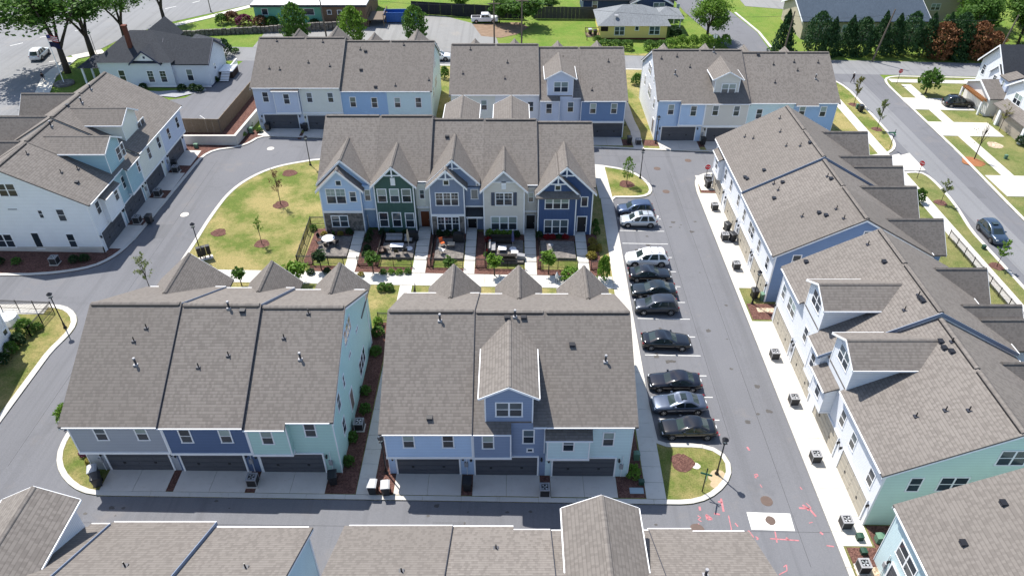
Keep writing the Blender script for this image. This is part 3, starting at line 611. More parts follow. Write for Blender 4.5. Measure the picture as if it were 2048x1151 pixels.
M_DOOR = {'d': plain('door_dark', (.015, .015, .018), .4, .4, var=0), 'b': plain('door_brown', (.16, .045, .018), .5, .3, var=.2), 'n': plain('door_navy', (.02, .025, .05), .4, .4, var=0), 't': plain('door_taupe', (.17, .13, .11), .6, .2, var=.2)}
s_ = sid
STEEL = plain('party_steel', (.17, .22, .31), .45, .35, var=.1); DK = M_DARK

# --- front row, left block
townhouse('grey sided end townhouse with dark garage, leftmost of front left block', -33.3, 37.8, 0, 7.0, .75, s_('grey'), ends='l', party={'r': STEEL}, tip=-.92, bays=[(0, 7.0, .52)], garages=[(3.95,)],
          wins=[(201, 866, 'f', -.52, 1, .95, 1.55), (283, 866, 'f', -.52, 1, .95, 1.55)], gables=[(.3, 6.5, 2.2, 8.5, None, '', .88)], vents=[(293, 655), (268, 681), (272, 728, 's')])
townhouse('navy blue townhouse with dark garage in middle of front left block', -26.3, 37.8, 0, 6.3, .62, s_('navy'), party={'r': STEEL}, tip=-.9, bays=[(0, 6.3, .5)], garages=[(2.75,)],
          wins=[(371, 871, 'f', -.5, 1, .95, 1.55, 'd'), (451, 871, 'f', -.5, 1, .95, 1.55)], gables=[(1.75, 6.05, 2.2, 7.75, None, '', .98)], vents=[(457, 710), (397, 733), (458, 615, 's'), (485, 622, 'b')])
townhouse('mint green end townhouse with tall side wall in front left block', -20.0, 37.8, 0, 6.4, .4, s_('mint'), ends='r', segs=[(0, 3.1, -.9), (3.1, 6.4, -.4)], bays=[(0, 3.1, .5)], garages=[(2.7,)],
          wins=[(534, 874, 'f', -.5, 1, .95, 1.55), (620, 859, 'f', 0, 1, .95, 1.55), (694, 660, 'r', 0, 3, 2.7, 1.5, 'd'), (724, 722, 'r', 0, 3, 2.7, 1.7, 'd'), (687, 761, 'r', 0, 1, .6, 1.3, 'd'), (677, 803, 'r', 0, 1, 1.0, 1.6, 'd'),
                (688, 850, 'r', 0, 1, .95, 1.7, 'd'), (713, 658, 'r', 0, 1, .9, .45, 'dx'), (699, 709, 'r', 0, 1, .9, .45, 'dx'), (703, 798, 'r', 0, 1, .95, 2.0, 'Dt')], gables=[(1.7, 6.1, 2.2, 7.75, None, '', 1.0)], vents=[(617, 626), (568, 675), (601, 717, 's')], spouts=[(.1, 0, -.2)])
# --- front row, right block
townhouse('light blue end townhouse with dark garage, leftmost of front right block', -9.7, 37.8, 0, 6.7, .02, s_('lblue'), ends='l', party={'r': DK}, tip=-.95, bays=[(0, 6.7, .55)], garages=[(3.08,)],
          wins=[(817, 881, 'f', -.55, 1, .95, 1.55), (896, 881, 'f', -.55, 1, .95, 1.55, 'd')], gables=[(2.1, 6.4, 2.2, 7.95, None, '', 1.1)], vents=[(880, 640, 's'), (859, 836, 'b')])
townhouse('slate blue townhouse with big gabled dormer over its dark garage', -3.0, 37.8, 0, 5.62, -.08, s_('slate'), segs=[(0, 2.95, -.9), (2.95, 4.6, -.03), (4.6, 5.62, -.4)], bays=[(0, 2.95, .5)], garages=[(2.55,)],
          dormers=[(.97, 4.58, 10.36, None)], wins=[(976, 883, 'f', -.5, 1, .95, 1.55), (1057, 872, 'f', 0, 1, .95, 1.6), (1018, 818, 'f', -.02, 2, 2.05, 1.55), (1060, 899, 'f', 0, 1, .55, .45, 'x')],
          gables=[(1.75, 5.5, 2.2, 7.9, None, '', 1.1)], vents=[(1030, 632, 's'), (1014, 635, 'b'), (1047, 635, 'b')], spouts=[(5.5, 0, 2.9)])
townhouse('pale aqua end townhouse beside the parking bays in front right block', 2.62, 37.8, 0, 6.6, -.1, s_('aqua'), ends='r', segs=[(0, 6.6, -.4)], bays=[(.05, 3.35, .5, None, True)], garages=[(3.05,)],
          wins=[(1137, 888, 'f', -.5, 1, .95, 1.55), (1217, 877, 'f', 0, 1, .95, 1.6), ('@', 3, 4.3, 'r', 0, 1, .95, 1.6), ('@', 9, 7, 'r', 0, 2, 2, 1.5)], gables=[(2.0, 6.25, 2.2, 7.9, None, '', 1.1)], vents=[(1144, 690, 'b'), (1211, 722, 's')], shedz=5.2)
# --- middle row, garden fronts facing the camera
MG = 'row of gabled townhouses with garden fronts'
townhouse('light blue gabled townhouse with stone ground floor, left end of gabled row', -15.65, 89.7, 180, 6.25, .62, s_('lblue'), ends='r', rear=s_('lblue'), endcol=s_('lblue'), garages=[(3.1,)], group=MG,
          gables=[(1.5, 6.2, 1.5, 8.4, s_('lblue'), 'bsw'), (.75, 6.25, .55, 9.2, s_('lblue'), 'u')], rbays=[(0, 1.5, .95, 3.05, 6.0, s_('lblue'))],
          wins=[(672, 392, 'b', 1.5, 2, 2.3, 2.0, 'g'), (706, 393, 'b', 1.5, 1, .85, 1.4), (735, 390, 'b', .95, 1, .75, 1.5), (680, 442, 'b', 1.58, 2, 2.0, 1.6), (728, 446, 'b', .02, 1, 1.0, 2.1, 'Dd')])
townhouse('dark green board and batten gabled townhouse in gabled row', -9.4, 89.7, 180, 6.25, .6, s_('cream'), party={'l': DK}, rear=s_('cream'), garages=[(3.1,)], group=MG,
          gables=[(1.7, 6.25, 1.5, 8.88, bat('green'), 'tv')], rbays=[(0, 1.7, .5, 3.0, 6.0, s_('cream'))],
          wins=[(764, 391, 'b', 1.5, 1, 1.12, 1.8), (789, 391, 'b', 1.5, 1, 1.12, 1.8), (813, 391, 'b', 1.5, 1, 1.12, 1.8), (768, 439, 'b', 1.5, 1, 1.1, 2.0, 'd'), (794, 439, 'b', 1.5, 1, 1.1, 2.0), (820, 440, 'b', 1.5, 1, 1.1, 2.0), (844, 388, 'b', .5, 1, .65, 1.25), (851, 437, 'b', .02, 1, 1.0, 2.1, 'Db')])
townhouse('slate blue gabled townhouse with stone base in middle of gabled row', -3.3, 89.7, 180, 6.1, .16, s_('slate'), rear=s_('slate'), garages=[(3.0,)], group=MG,
          gables=[(2.1, 6.1, 1.5, 8.9, bat('slate'), 'tbsw'), (.7, 6.1, .55, 9.7, s_('slate'), 'tu')], rbays=[(0, 2.1, .5, 3.6, 6.0, s_('slate'))], awnings=[(.05, 2.05, 3.1)], dormers=[(1.2, 4.9, 10.2, s_('white'))],
          wins=[(894, 398, 'b', 1.5, 3, 2.7, 1.75, 'gd'), (897, 447, 'b', 1.58, 3, 2.6, 1.95, 'gd'), (949, 388, 'b', .5, 1, .9, 1.35, 'xm'), (945, 443, 'b', .02, 1, 1.0, 2.0, 'Dd')], vents=[(894, 274, 'b', 'r'), (898, 298, 'b', 'r')])
townhouse('beige gabled townhouse with slate shutters in gabled row', 2.95, 89.7, 180, 6.25, .14, s_('beige'), party={'l': DK}, rear=s_('beige'), garages=[(3.0,)], group=MG,
          gables=[(1.5, 6.25, 1.5, 8.85, s_('beige'), 'gv')], rbays=[(0, 1.5, .45, 2.9, 6.0, s_('beige'))], dormers=[(1.2, 4.9, 10.2, s_('white'))],
          wins=[(1008, 398, 'b', 1.5, 2, 2.0, 1.7, 'gdS'), (1008, 446, 'b', 1.5, 3, 3.1, 1.9), (1062, 394, 'b', .45, 1, .7, 1.35), (1061, 444, 'b', .02, 1, 1.0, 2.0, 'Dd')])
townhouse('navy blue gabled townhouse at right end of gabled row by the path', 9.35, 89.7, 180, 6.4, -.2, s_('navy'), ends='l', rear=s_('navy'), endcol=s_('navy'), garages=[(3.1,)], group=MG,
          gables=[(1.95, 6.4, 1.5, 8.6, bat('navy'), 'twp'), (.02, 6.4, .9, 9.35, bat('navy'), 't')],
          wins=[(1114, 406, 'b', 1.5, 3, 2.8, 1.6), (1112, 453, 'b', 1.5, 3, 2.85, 2.0), (1169, 403, 'b', .9, 1, .85, 1.35, 'dx'), (1163, 448, 'b', .92, 1, 1.0, 2.05, 'Dd')])
# --- back row, left block
townhouse('pale lavender end townhouse with boxed bay, left end of back row', -37.1, 100.6, 0, 6.6, 1.0, s_('lav'), ends='l', garages=[(3.3,)], bays=[(2.9, 6.5, .5, None, True)], shedz=5.9,
          wins=[(531, 194, 'f', 0, 1, .95, 1.6, 'd'), (573, 198, 'f', -.5, 1, .95, 1.6, 'd')], gables=[(.9, 5.4, 1.5, 8.9, None)], vents=[(554, 82), (646, 84), (617, 125), (539, 137)])
townhouse('cream white townhouse second from left in back row', -30.5, 100.6, 0, 5.9, 1.0, s_('cream'), party={'r': DK}, garages=[(3.0,)], bays=[(0, 5.9, .1)], wins=[(619, 195, 'f', -.1, 1, .9, 1.55), (661, 195, 'f', -.1, 1, .9, 1.55)], gables=[(.5, 4.8, 1.5, 9.3, None)], vents=[(560, 139), (660, 132)])
townhouse('sky blue townhouse behind the left half of the gabled row', -24.6, 100.6, 0, 6.6, .5, s_('sky'), garages=[(3.2,)], wins=[(706, 204, 'f', 0, 1, .95, 1.6), (749, 205, 'f', 0, 1, .95, 1.6)], gables=[(.6, 4.6, 1.5, 8.8, None)], vents=[(721, 99), (808, 90), (731, 103, 'b'), (722, 140, 'b')])
townhouse('pale aqua end townhouse at right end of back left block', -18.0, 100.6, 0, 6.3, .5, s_('aqua'), ends='r', garages=[(3.1,)], wins=[(795, 205, 'f', 0, 1, .95, 1.6), (837, 205, 'f', 0, 1, .95, 1.6), ('@', 4, 4.4, 'r', 0, 1, .95, 1.6), ('@', 8, 4.4, 'r', 0, 3, 2.4, 1.6), ('@', 8, 7.4, 'r', 0, 2, 1.8, 1.4)],
          gables=[(.6, 5.2, 1.5, 9.3, None)], vents=[(751, 174, 'b'), (791, 171), (858, 160)])
# --- back row, middle block
townhouse('white townhouse half hidden behind the gabled row dormers, left', -8.7, 99.9, 0, 6.3, .25, s_('cream'), ends='l', garages=[(3.1,)], wins=[(968, 210, 'f', 0, 1, .95, 1.6)], gables=[(.6, 5, 1.5, 8.3, None)], vents=[(941, 99), (926, 147)])
townhouse('pale townhouse half hidden behind the gabled row dormers, right', -2.4, 99.9, 0, 6.3, .25, s_('white'), party={'r': DK}, garages=[(3.1,)], wins=[(1061, 213, 'f', 0, 1, .95, 1.6)], gables=[(.6, 5, 1.5, 8.3, None)], vents=[(1015, 125), (1010, 157)])
townhouse('lavender blue townhouse with gabled dormer in back row middle block', 3.95, 99.9, 0, 5.9, -.2, s_('lav'), segs=[(0, 2.9, -.9), (2.9, 4.75, -.03), (4.75, 5.9, -.4)], bays=[(0, 2.9, .5)], garages=[(2.8,)], dormers=[(1.05, 4.75, 10.2, None)],
          wins=[(1098, 217, 'f', -.5, 1, .95, 1.6), (1141, 214, 'f', 0, 1, .95, 1.6), (1122, 174, 'f', -.02, 2, 2.1, 1.6)], gables=[(1.4, 5.3, 1.5, 8.4, None)], vents=[(1126, 116)])
townhouse('deep blue end townhouse beside the narrow path in back row', 9.87, 99.9, 0, 6.4, -.2, s_('steel'), ends='r', bays=[(0, 6.4, .5)], tip=-.9, garages=[(3.9,)], wins=[(1186, 217, 'f', -.5, 1, .95, 1.6), (1228, 217, 'f', -.5, 1, .95, 1.6)], gables=[(1.6, 5.8, 1.5, 8.4, None)], vents=[(1217, 123), (1184, 180)])
# --- back row, right block
townhouse('white sided end townhouse with blue front beside narrow path in back row', 20.9, 99.2, 0, 6.7, -.33, s_('lblue'), ends='l', endcol=s_('white'), segs=[(0, 3.1, -.4), (3.1, 6.7, -.9)], bays=[(3.1, 6.7, .5)], garages=[(3.4,)],
          wins=[(1342, 219, 'f', 0, 1, .95, 1.6), (1387, 222, 'f', -.5, 1, .95, 1.6), ('@', 9, 7.3, 'l', 0, 3, 2.4, 1.5, 'd'), ('@', 7.5, 4.4, 'l', 0, 3, 2.4, 1.7, 'd'), ('@', 3, 4.4, 'l', 0, 1, .9, 1.6, 'd'), ('@', 2, 1.4, 'l', 0, 1, .9, 2.0, 'Dt'), ('@', 12, 4.4, 'l', 0, 1, .9, 1.6, 'd'), ('@', 5, 7.2, 'l', 0, 1, .6, 1.0, 'd')],
          gables=[(1, 5.6, 1.5, 8.3, None)], vents=[(1350, 148, 's'), (1323, 117), (1380, 134), (1354, 113)])
townhouse('beige townhouse with gabled dormer in back row right block', 27.6, 99.2, 0, 6.2, -.33, s_('beige'), party={'r': DK}, bays=[(0, 6.2, .5)], tip=-.9, garages=[(3.3,)], dormers=[(1.15, 4.7, 10.1, None, .9)],
          wins=[(1431, 221, 'f', -.5, 1, .95, 1.6), (1473, 222, 'f', -.5, 1, .95, 1.6), (1457, 178, 'f', .88, 2, 2.1, 1.6)], gables=[(1, 5.4, 1.5, 8.3, None)], vents=[(1427, 103, 's')])
townhouse('pale aqua townhouse third from path in back row right block', 33.8, 99.2, 0, 6.6, -.7, s_('aqua'), garages=[(3.3,)], wins=[(1518, 228, 'f', 0, 1, .95, 1.6), (1562, 226, 'f', 0, 1, .95, 1.6)], gables=[(1, 5.4, 1.5, 8.5, None)], vents=[(1547, 129), (1588, 124), (1516, 110, 'b'), (1550, 165)])
townhouse('bright blue end townhouse by the street corner, right end of back row', 40.4, 99.2, 0, 6.1, -.7, s_('sky'), ends='r', garages=[(3.0,)], segs=[(0, 3.2, -.8), (3.2, 6.1, -.4)], wins=[(1604, 222, 'f', 0, 1, .95, 1.6), (1646, 223, 'f', 0, 1, .95, 1.6)], gables=[(1, 5.4, 1.5, 8.2, None)], vents=[(1636, 125), (1595, 141), (1631, 157, 's')])
# --- west block (garages face right)
townhouse('white end townhouse with tall white gable wall, nearest of west block', -45.6, 67.9, 90, 5.9, 1.05, s_('white'), ends='l', endcol=s_('white'), D=16.5, found=.75, bays=[(2.4, 5.8, .5, None, True)], garages=[(2.9,)], shedz=5.5,
          wins=[(196, 415, 'f', 0, 1, .95, 1.6, 'd'), (232, 388, 'f', -.5, 1, .95, 1.6, 'd'), (14, 380, 'l', 0, 2, 2.0, 1.6, 'd'), (82, 428, 'l', 0, 1, .6, 1.1, 'd'), (123, 430, 'l', 0, 1, .95, 1.6, 'd'), (10, 481, 'l', 0, 2, 2, 1.8, 'd'), (75, 481, 'l', 0, 1, .95, 2.2, 'dx'), (144, 481, 'l', 0, 1, .95, 1.9, 'd'), (25, 418, 'l', 0, 1, 1.2, .3, 'dx')],
          gables=[(.7, 5.3, 1.5, 9.0, None)], vents=[(54, 308), (122, 345), (155, 338), (154, 365, 'b')])
townhouse('sea blue townhouse with gabled dormer, second in west block', -45.6, 73.8, 90, 5.8, 1.1, s_('sea'), party={'r': STEEL}, segs=[(0, 2.2, -.4), (2.2, 5.8, -.9)], bays=[(2.4, 5.8, .5)], garages=[(2.8,)], dormers=[(.4, 4.0, 10.3, None)],
          wins=[(247, 364, 'f', 0, 1, .9, 1.6, 'd'), (277, 331, 'f', -.5, 1, .95, 1.6, 'd'), (241, 303, 'f', -.02, 2, 2.0, 1.6, 'd')], gables=[(.7, 5.2, 1.5, 9.3, None)], vents=[(102, 252, 's'), (131, 278)])
townhouse('cream townhouse with gabled dormer, third in west block', -45.6, 79.6, 90, 7.0, 1.35, s_('cream'), tip=-.9, bays=[(0, 7.0, .5)], garages=[(3.4,)], dormers=[(1.4, 5.3, 10.4, None, .9)],
          wins=[(298, 306, 'f', -.5, 1, .95, 1.6, 'd'), (317, 285, 'f', -.5, 1, .95, 1.6, 'd'), (283, 252, 'f', .88, 2, 2.1, 1.6, 'd')], gables=[(1, 5.8, 1.5, 9.3, None)], vents=[(163, 205, 's'), (180, 219), (134, 211, 'b')])
townhouse('lavender end townhouse by the wooden fence, far end of west block', -45.6, 86.6, 90, 7.0, 1.35, s_('lav'), ends='r', tip=-.9, bays=[(0, 7.0, .5)], garages=[(3.6,)], wins=[(337, 267, 'f', -.5, 1, .95, 1.6, 'd'), (354, 245, 'f', -.5, 1, .95, 1.6, 'd')], gables=[(1, 5.8, 1.5, 9.3, None)], vents=[(181, 178, 's')])
# --- east blocks (garages face left)
EV = dict(gm=M_GARB)
townhouse('white end townhouse beside the stop sign, far end of east row', 26.7, 87.0, -90, 6.8, -.5, s_('white'), ends='l', rear=s_('lav'), bays=[(1.4, 4.2, .5, None, True)], shedz=5.3, garages=[(3.6,)], wins=[('@', 2.8, 4.1, 'f', -.5, 1, .95, 1.6, 'd'), ('@', 5.6, 4.1, 'f', 0, 1, .95, 1.6, 'd')],
          gables=[(.6, 5.2, 1.5, 8.6, None)], vents=[(1560, 237), (1561, 264), (1490, 274), (1507, 277), (1528, 341, 'b')], **EV)
townhouse('white townhouse second from far end of east row, with vented roof', 26.7, 80.2, -90, 6.9, -.5, s_('white'), party={'r': STEEL}, rear=s_('lav'), garages=[(3.6,)], wins=[('@', 1.6, 4.1, 'f', 0, 1, .95, 1.6, 'd'), ('@', 5.2, 4.1, 'f', 0, 1, .95, 1.6, 'd')], gables=[(.9, 5.4, 1.5, 8.9, None), (2.6, 5.8, 2.6, 8.1, None)],
          vents=[(1573, 292), (1601, 292), (1620, 286, 'b'), (1490, 355, 'b'), (1494, 358, 'b')], **EV)
townhouse('white townhouse with twin upper windows, middle of far east block', 26.7, 73.3, -90, 6.1, -.75, s_('white'), rear=s_('lav'), garages=[(3.2,)], segs=[(0, 6.1, -.4)], wins=[('@', 1.2, 4.1, 'f', 0, 1, .95, 1.6, 'd'), ('@', 4.4, 4.1, 'f', 0, 2, 2.0, 1.6, 'd')], gables=[(.8, 5.2, 1.5, 8.9, None)],
          vents=[(1548, 368), (1557, 380), (1565, 365, 'b'), (1548, 397, 'b'), (1605, 433), (1655, 353), (1662, 358, 'b')], **EV)
townhouse('end townhouse with steel blue gable wall in middle of east row', 26.7, 67.2, -90, 6.2, -.75, s_('white'), ends='r', endcol=s_('steel'), rear=s_('steel'), garages=[(3.2,)], wins=[('@', 1.4, 4.1, 'f', 0, 1, .95, 1.6, 'd'), ('@', 4.6, 4.1, 'f', 0, 1, .95, 1.6, 'd'), (1592, 522, 'r', 0, 1, .95, 1.6), (1746, 475, 'r', 0, 2, 2.2, 1.6), ('@', 2.2, 4.2, 'r', 0, 1, .95, 1.6)],
          gables=[(.9, 5.6, 1.5, 8.7, None)], vents=[(1638, 426, 'b'), (1652, 431, 'b'), (1673, 418), (1688, 437)], **EV)
townhouse('white end townhouse with plain long roof, beyond the two dormers of near east row', 26.7, 58.0, -90, 5.5, -.25, s_('white'), ends='l', rear=s_('lav'), garages=[(2.9,)], wins=[('@', 1.0, 4.1, 'f', 0, 1, .95, 1.6), ('@', 3.4, 4.1, 'f', 0, 2, 2.0, 1.6)], gables=[(.6, 4.8, 1.5, 8.2, None)], vents=[(1736, 489), (1768, 524, 'b'), (1612, 524, 'b')], **EV)
townhouse('white townhouse with gabled dormer above a beige garage, farther of the two', 26.7, 52.5, -90, 6.8, -.25, s_('white'), party={'r': STEEL}, rear=s_('lav'), segs=[(0, 4.2, -.03), (4.2, 6.8, -.9)], bays=[(4.5, 6.7, .5)], garages=[(3.4,)], dormers=[(.3, 4.0, 10.1, None)],
          wins=[('@', 2.15, 8.2, 'f', -.02, 2, 2.0, 1.6, 'd'), ('@', 5.5, 4.2, 'f', -.5, 1, .95, 1.6, 'd'), ('@', 2, 4.2, 'f', 0, 1, .95, 1.6, 'd')], gables=[(.6, 5.2, 1.5, 8.4, None), (2.4, 5.6, 2.8, 7.7, None)], vents=[(1837, 590), (1840, 596, 'b'), (1845, 602, 'b'), (1809, 620)], **EV)
townhouse('white townhouse with gabled dormer above a beige garage, nearer of the two', 26.7, 45.7, -90, 6.1, -.7, s_('white'), rear=s_('lav'), segs=[(0, 3.9, -.03), (3.9, 6.1, -.4)], bays=[(.2, 3.0, .9, None, True)], shedz=5.3, garages=[(3.0,)], dormers=[(.35, 4.05, 10.2, None)],
          wins=[('@', 2.2, 8.3, 'f', -.02, 2, 2.0, 1.6), ('@', 1.7, 4.2, 'f', -.9, 1, .95, 1.6), ('@', 5, 4.2, 'f', 0, 1, .95, 1.6)], gables=[(.6, 5.2, 1.5, 8.4, None)], vents=[(1904, 683), (1888, 696, 'b'), (1903, 703, 'b'), (1881, 683, 'b')], **EV)
townhouse('end townhouse with mint green gable wall at near end of east row', 26.7, 39.6, -90, 6.0, -.7, s_('white'), ends='r', endcol=s_('pgreen'), rear=s_('pgreen'), garages=[(3.0,)], wins=[('@', 1.2, 4.1, 'f', 0, 1, .95, 1.6), ('@', 4.7, 4.1, 'f', 0, 1, .95, 1.6, 'd'), (1829, 968, 'r', 0, 1, 1.0, 1.6, 'd'), (1905, 967, 'r', 0, 2, 2.1, 1.6, 'd'), (2026, 915, 'r', 0, 2, 2.1, 1.6, 'd')],
          gables=[(.8, 5.2, 1.5, 8.4, None)], vents=[(1832, 832), (1891, 820), (1938, 820)], **EV)
townhouse('pale aqua townhouse cut by the lower right corner, near east block', 26.4, 30.6, -90, 6.6, -.6, s_('aqua'), ends='l', endcol=s_('aqua'), garages=[(4.2,)], wins=[('@', 2.6, 4.0, 'f', 0, 2, 2.4, 1.6, 'd')], gables=[(.8, 5.2, 1.5, 8.4, None)], vents=[(2006, 1006, 'b'), (1926, 1086, 'b')], gm=M_GAR)
# --- near row (roofs seen from behind at the lower edge)
townhouse('near townhouse with gabled dormer cut by the lower left corner', -26.0, 28.1, 180, 6.6, .62, s_('white'), party={'l': STEEL}, ends='r', garages=[(3.2,)], segs=[(0, 1.2, -.4), (1.2, 5.8, -.03), (5.8, 6.6, -.4)], dormers=[(1.35, 5.4, 10.15, s_('white'))], vents=[(20, 1140, 'b')])
townhouse('near townhouse with plain tan roof beside lower left dormer', -19.3, 28.1, 180, 6.7, .5, s_('lav'), party={'l': STEEL}, garages=[(3.2,)], tip=-.75, bays=[(0, 6.7, .35)], vents=[(250, 1131)])
townhouse('near aqua townhouse at right end of lower left roofs', -13.2, 28.1, 180, 6.1, .25, s_('aqua'), ends='l', endcol=s_('aqua'), garages=[(3,)], vents=[(491, 1134)])
townhouse('near townhouse with tan roof, left end of lower middle roofs', -3.9, 28.1, 180, 6.8, .1, s_('lblue'), ends='r', party={'l': DK}, garages=[(3.2,)], tip=-.75, bays=[(0, 6.8, .35)], vents=[(803, 1142)])
townhouse('near townhouse with tan roof, left of the lower middle gabled dormer', 2.5, 28.1, 180, 6.4, -.02, s_('lav'), party={'l': DK}, garages=[(3.2,)], segs=[(0, 2.4, -.4), (2.4, 6.4, -.8)], bays=[(2.4, 6.4, .4)], vents=[(992, 1096)])
townhouse('near townhouse with long gabled dormer at lower middle edge', 8.9, 28.1, 180, 6.4, -.1, s_('slate'), party={'l': DK}, garages=[(3.2,)], segs=[(0, .9, -.4), (.9, 5.6, -.03), (5.6, 6.4, -.4)], dormers=[(1.3, 5.4, 10.0, None)])
townhouse('near end townhouse with tan roof, right of lower middle gabled dormer', 15.2, 28.1, 180, 6.3, -.2, s_('aqua'), ends='l', garages=[(3.1,)], segs=[(0, 3.4, -.4), (3.4, 6.3, -.7)], vents=[(1411, 1150, 's')])
townhouse('white townhouse corner with small square window at left edge', -54.0, 36.8, 0, 6.7, 1.05, s_('white'), ends='r', endcol=s_('white'), garages=[(3.2,)], wins=[(10, 664, 'r', 0, 1, .7, .7, 'x')], gables=[(1.2, 5.8, 1.0, 8.6, None)])
# ================================================================ OTHER BUILDINGS
def gable(b, x0, x1, y0, y1, ze, zr, axis, m, ov=.35, th=.16, trim=None):
    trim = trim or WHITE
    if axis == 'x':
        ym = (y0+y1)/2; sl = (zr-ze)/((y1-y0)/2)
        for s, ye in ((-1, y0-ov), (1, y1+ov)):
            zt = ze-sl*ov; b.prism([(x0-ov, ye, zt), (x0-ov, ym, zr), (x0-ov, ym, zr-th), (x0-ov, ye, zt-th)], (x1-x0+2*ov, 0, 0), m)
            for xe_, dx_ in ((x0-ov+.03, .05), (x1+ov-.03, -.05)): b.prism([(xe_-dx_*1.3, ye, zt+.01), (xe_-dx_*1.3, ym, zr+.01), (xe_-dx_*1.3, ym, zr-.3), (xe_-dx_*1.3, ye, zt-.3)], (dx_, 0, 0), trim)
    else:
        xm = (x0+x1)/2; sl = (zr-ze)/((x1-x0)/2)
        for s, xe in ((-1, x0-ov), (1, x1+ov)):
            zt = ze-sl*ov; b.prism([(xe, y0-ov, zt), (xm, y0-ov, zr), (xm, y0-ov, zr-th), (xe, y0-ov, zt-th)], (0, y1-y0+2*ov, 0), m)
            b.prism([(xe, y0-ov-.002, zt+.01), (xm, y0-ov-.002, zr+.01), (xm, y0-ov-.002, zr-.3), (xe, y0-ov-.002, zt-.3)], (0, -.05, 0), trim)
def gwall(b, x0, x1, y0, y1, z0, ze, zr, axis, m):
    if axis in 'xy': ze -= .13; zr -= .13
    if axis == 'x': b.prism([(x0, y0, z0), (x0, y0, ze), (x0, (y0+y1)/2, zr), (x0, y1, ze), (x0, y1, z0)], (x1-x0, 0, 0), m)
    elif axis == 'y': b.prism([(x0, y0, z0), (x1, y0, z0), (x1, y0, ze), ((x0+x1)/2, y0, zr), (x0, y0, ze)], (0, y1-y0, 0), m)
    else: b.box(x0, x1, y0, y1, z0, ze, m)
def hip(b, x0, x1, y0, y1, ze, zr, m, ov=.45, inset=None):
    x0 -= ov; x1 += ov; y0 -= ov; y1 += ov; i = inset or (y1-y0)/2; ym = (y0+y1)/2
    A, B, C, D = (x0, y0, ze), (x1, y0, ze), (x1, y1, ze), (x0, y1, ze); P, Q = (x0+i, ym, zr), (x1-i, ym, zr)
    for f in ((A, B, Q, P), (C, D, P, Q), (B, C, Q), (D, A, P), (D, C, B, A)): b.poly(f, m)
def chimney(parent, x, y, z0, z1, w=.7):
    b = MB(); b.box(x-w/2, x+w/2, y-w/2, y+w/2, z0, z1-.25, M_BRICK); b.box(x-w/2-.08, x+w/2+.08, y-w/2-.08, y+w/2+.08, z1-.25, z1, M_BRICK); b.build('chimney', M_BRICK, parent)
def rel(E): return lambda u, v, y: plane_hit(u, v, (0, y, 0), (0, 1, 0)) - E.location

# --- old grey house in the north west
E = thing('house', 'old grey sided house with dark roof and tall brick chimney', 'house', (-58, 115.3, 1.35)); P = rel(E); SG = s_('shed'); NV = plain('navy_trim', (.03, .04, .08), .5, .3, var=0)
b = MB(); b.box(-8.6, 3.2, 0, 11, 0, 4.15, SG); b.build('wall', SG, E); b = MB(); gwall(b, 3.2, 8.8, .5, 8.5, 0, 3.95, 6.4, 'x', SG); b.build('wall', SG, E)
b = MB(); b.box(-8.65, 3.25, -.05, 11, -1.2, .02, NV); b.build('foundation', NV, E); b = MB(); b.box(3.2, 8.85, .45, 8.5, -1.2, .02, NV); b.build('foundation', NV, E)
b = MB(); hip(b, -8.6, 3.2, 0, 11, 4.15, 7.4, SHD, .5, 4.6); rf = b.build('roof', SHD, E); b = MB(); gable(b, 1.5, 8.8, .5, 8.5, 3.95, 6.4, 'x', SHD, .4, trim=NV); b.build('roof', SHD, E)
b = MB(); gable(b, -3.0, 1.6, -.2, 5, 4.2, 6.1, 'y', SHD, .3, trim=NV); b.build('roof', SHD, E); b = MB(); gwall(b, -2.9, 1.5, -.15, 5, 4.12, 4.2, 5.95, 'y', WHITE); b.build('pediment', WHITE, E)
b = MB(); gable(b, -4, .5, 6, 13, 4.9, 7.3, 'y', SHD, .3, trim=NV); b.build('roof', SHD, E)
b = MB(); b.box(-3.1, 1.7, -.5, -.18, 4.02, 4.16, NV); b.build('pediment_trim', NV, E)
chimney(E, -3.6, 2.4, 5.0, 9.2, .6)
b = MB(); b.box(-.16, .16, -.19, -.15, 4.7, 5.05, NV); o = b.build('gable_vent', NV, E); o.location = (-.7, 0, 0)
for u, v in ((245, 152), (302, 153), (327, 153), (380, 150)):
    q = P(u, v, 115.3 if u < 360 else 115.8); window(E, q.x, 0 if u < 360 else .5, q.z, 'f', 1, 1.1, 2.0, u in (302, 327), True, GL_D if u < 360 else GL_B)
window(E, 8.8, 3.4, 2.2, 'r', 1, .9, 1.1)
b = MB(); b.box(-8.7, 8.9, -.09, -.04, -.02, .2, WHITE); b.build('skirt_board', WHITE, E)
b = MB(); hip(b, -11.8, -8.6, .2, 6, 3.1, 3.9, SHD, .3, 1.2); b.build('porch_roof', SHD, E)
for yy in (.3, 3, 5.8): b = MB(); b.box(-11.6, -11.35, yy-.12, yy+.12, -.2, 3.1, WHITE); b.build('porch_post', WHITE, E)
b = MB(); b.box(-11.8, -8.6, .1, 6, -1.2, -.1, M_DRIVE); b.build('porch_floor', M_DRIVE, E)
b = MB(); b.prism([(3.4, 8.6, 4.7), (7.6, 8.6, 3.7), (7.6, 8.6, 3.55), (3.4, 8.6, 4.55)], (0, 3.4, 0), SHD); b.build('rear_porch_roof', SHD, E)
for yy in (8.5, 11.6): b = MB(); b.box(7.3, 7.5, yy+.2, yy+.4, -.5, 3.55, WHITE); b.build('porch_post', WHITE, E)
b = MB(); b.box(8.9, 11.2, 4.2, 7.4, .9, 1.05, WHITE); b.build('deck', WHITE, E)
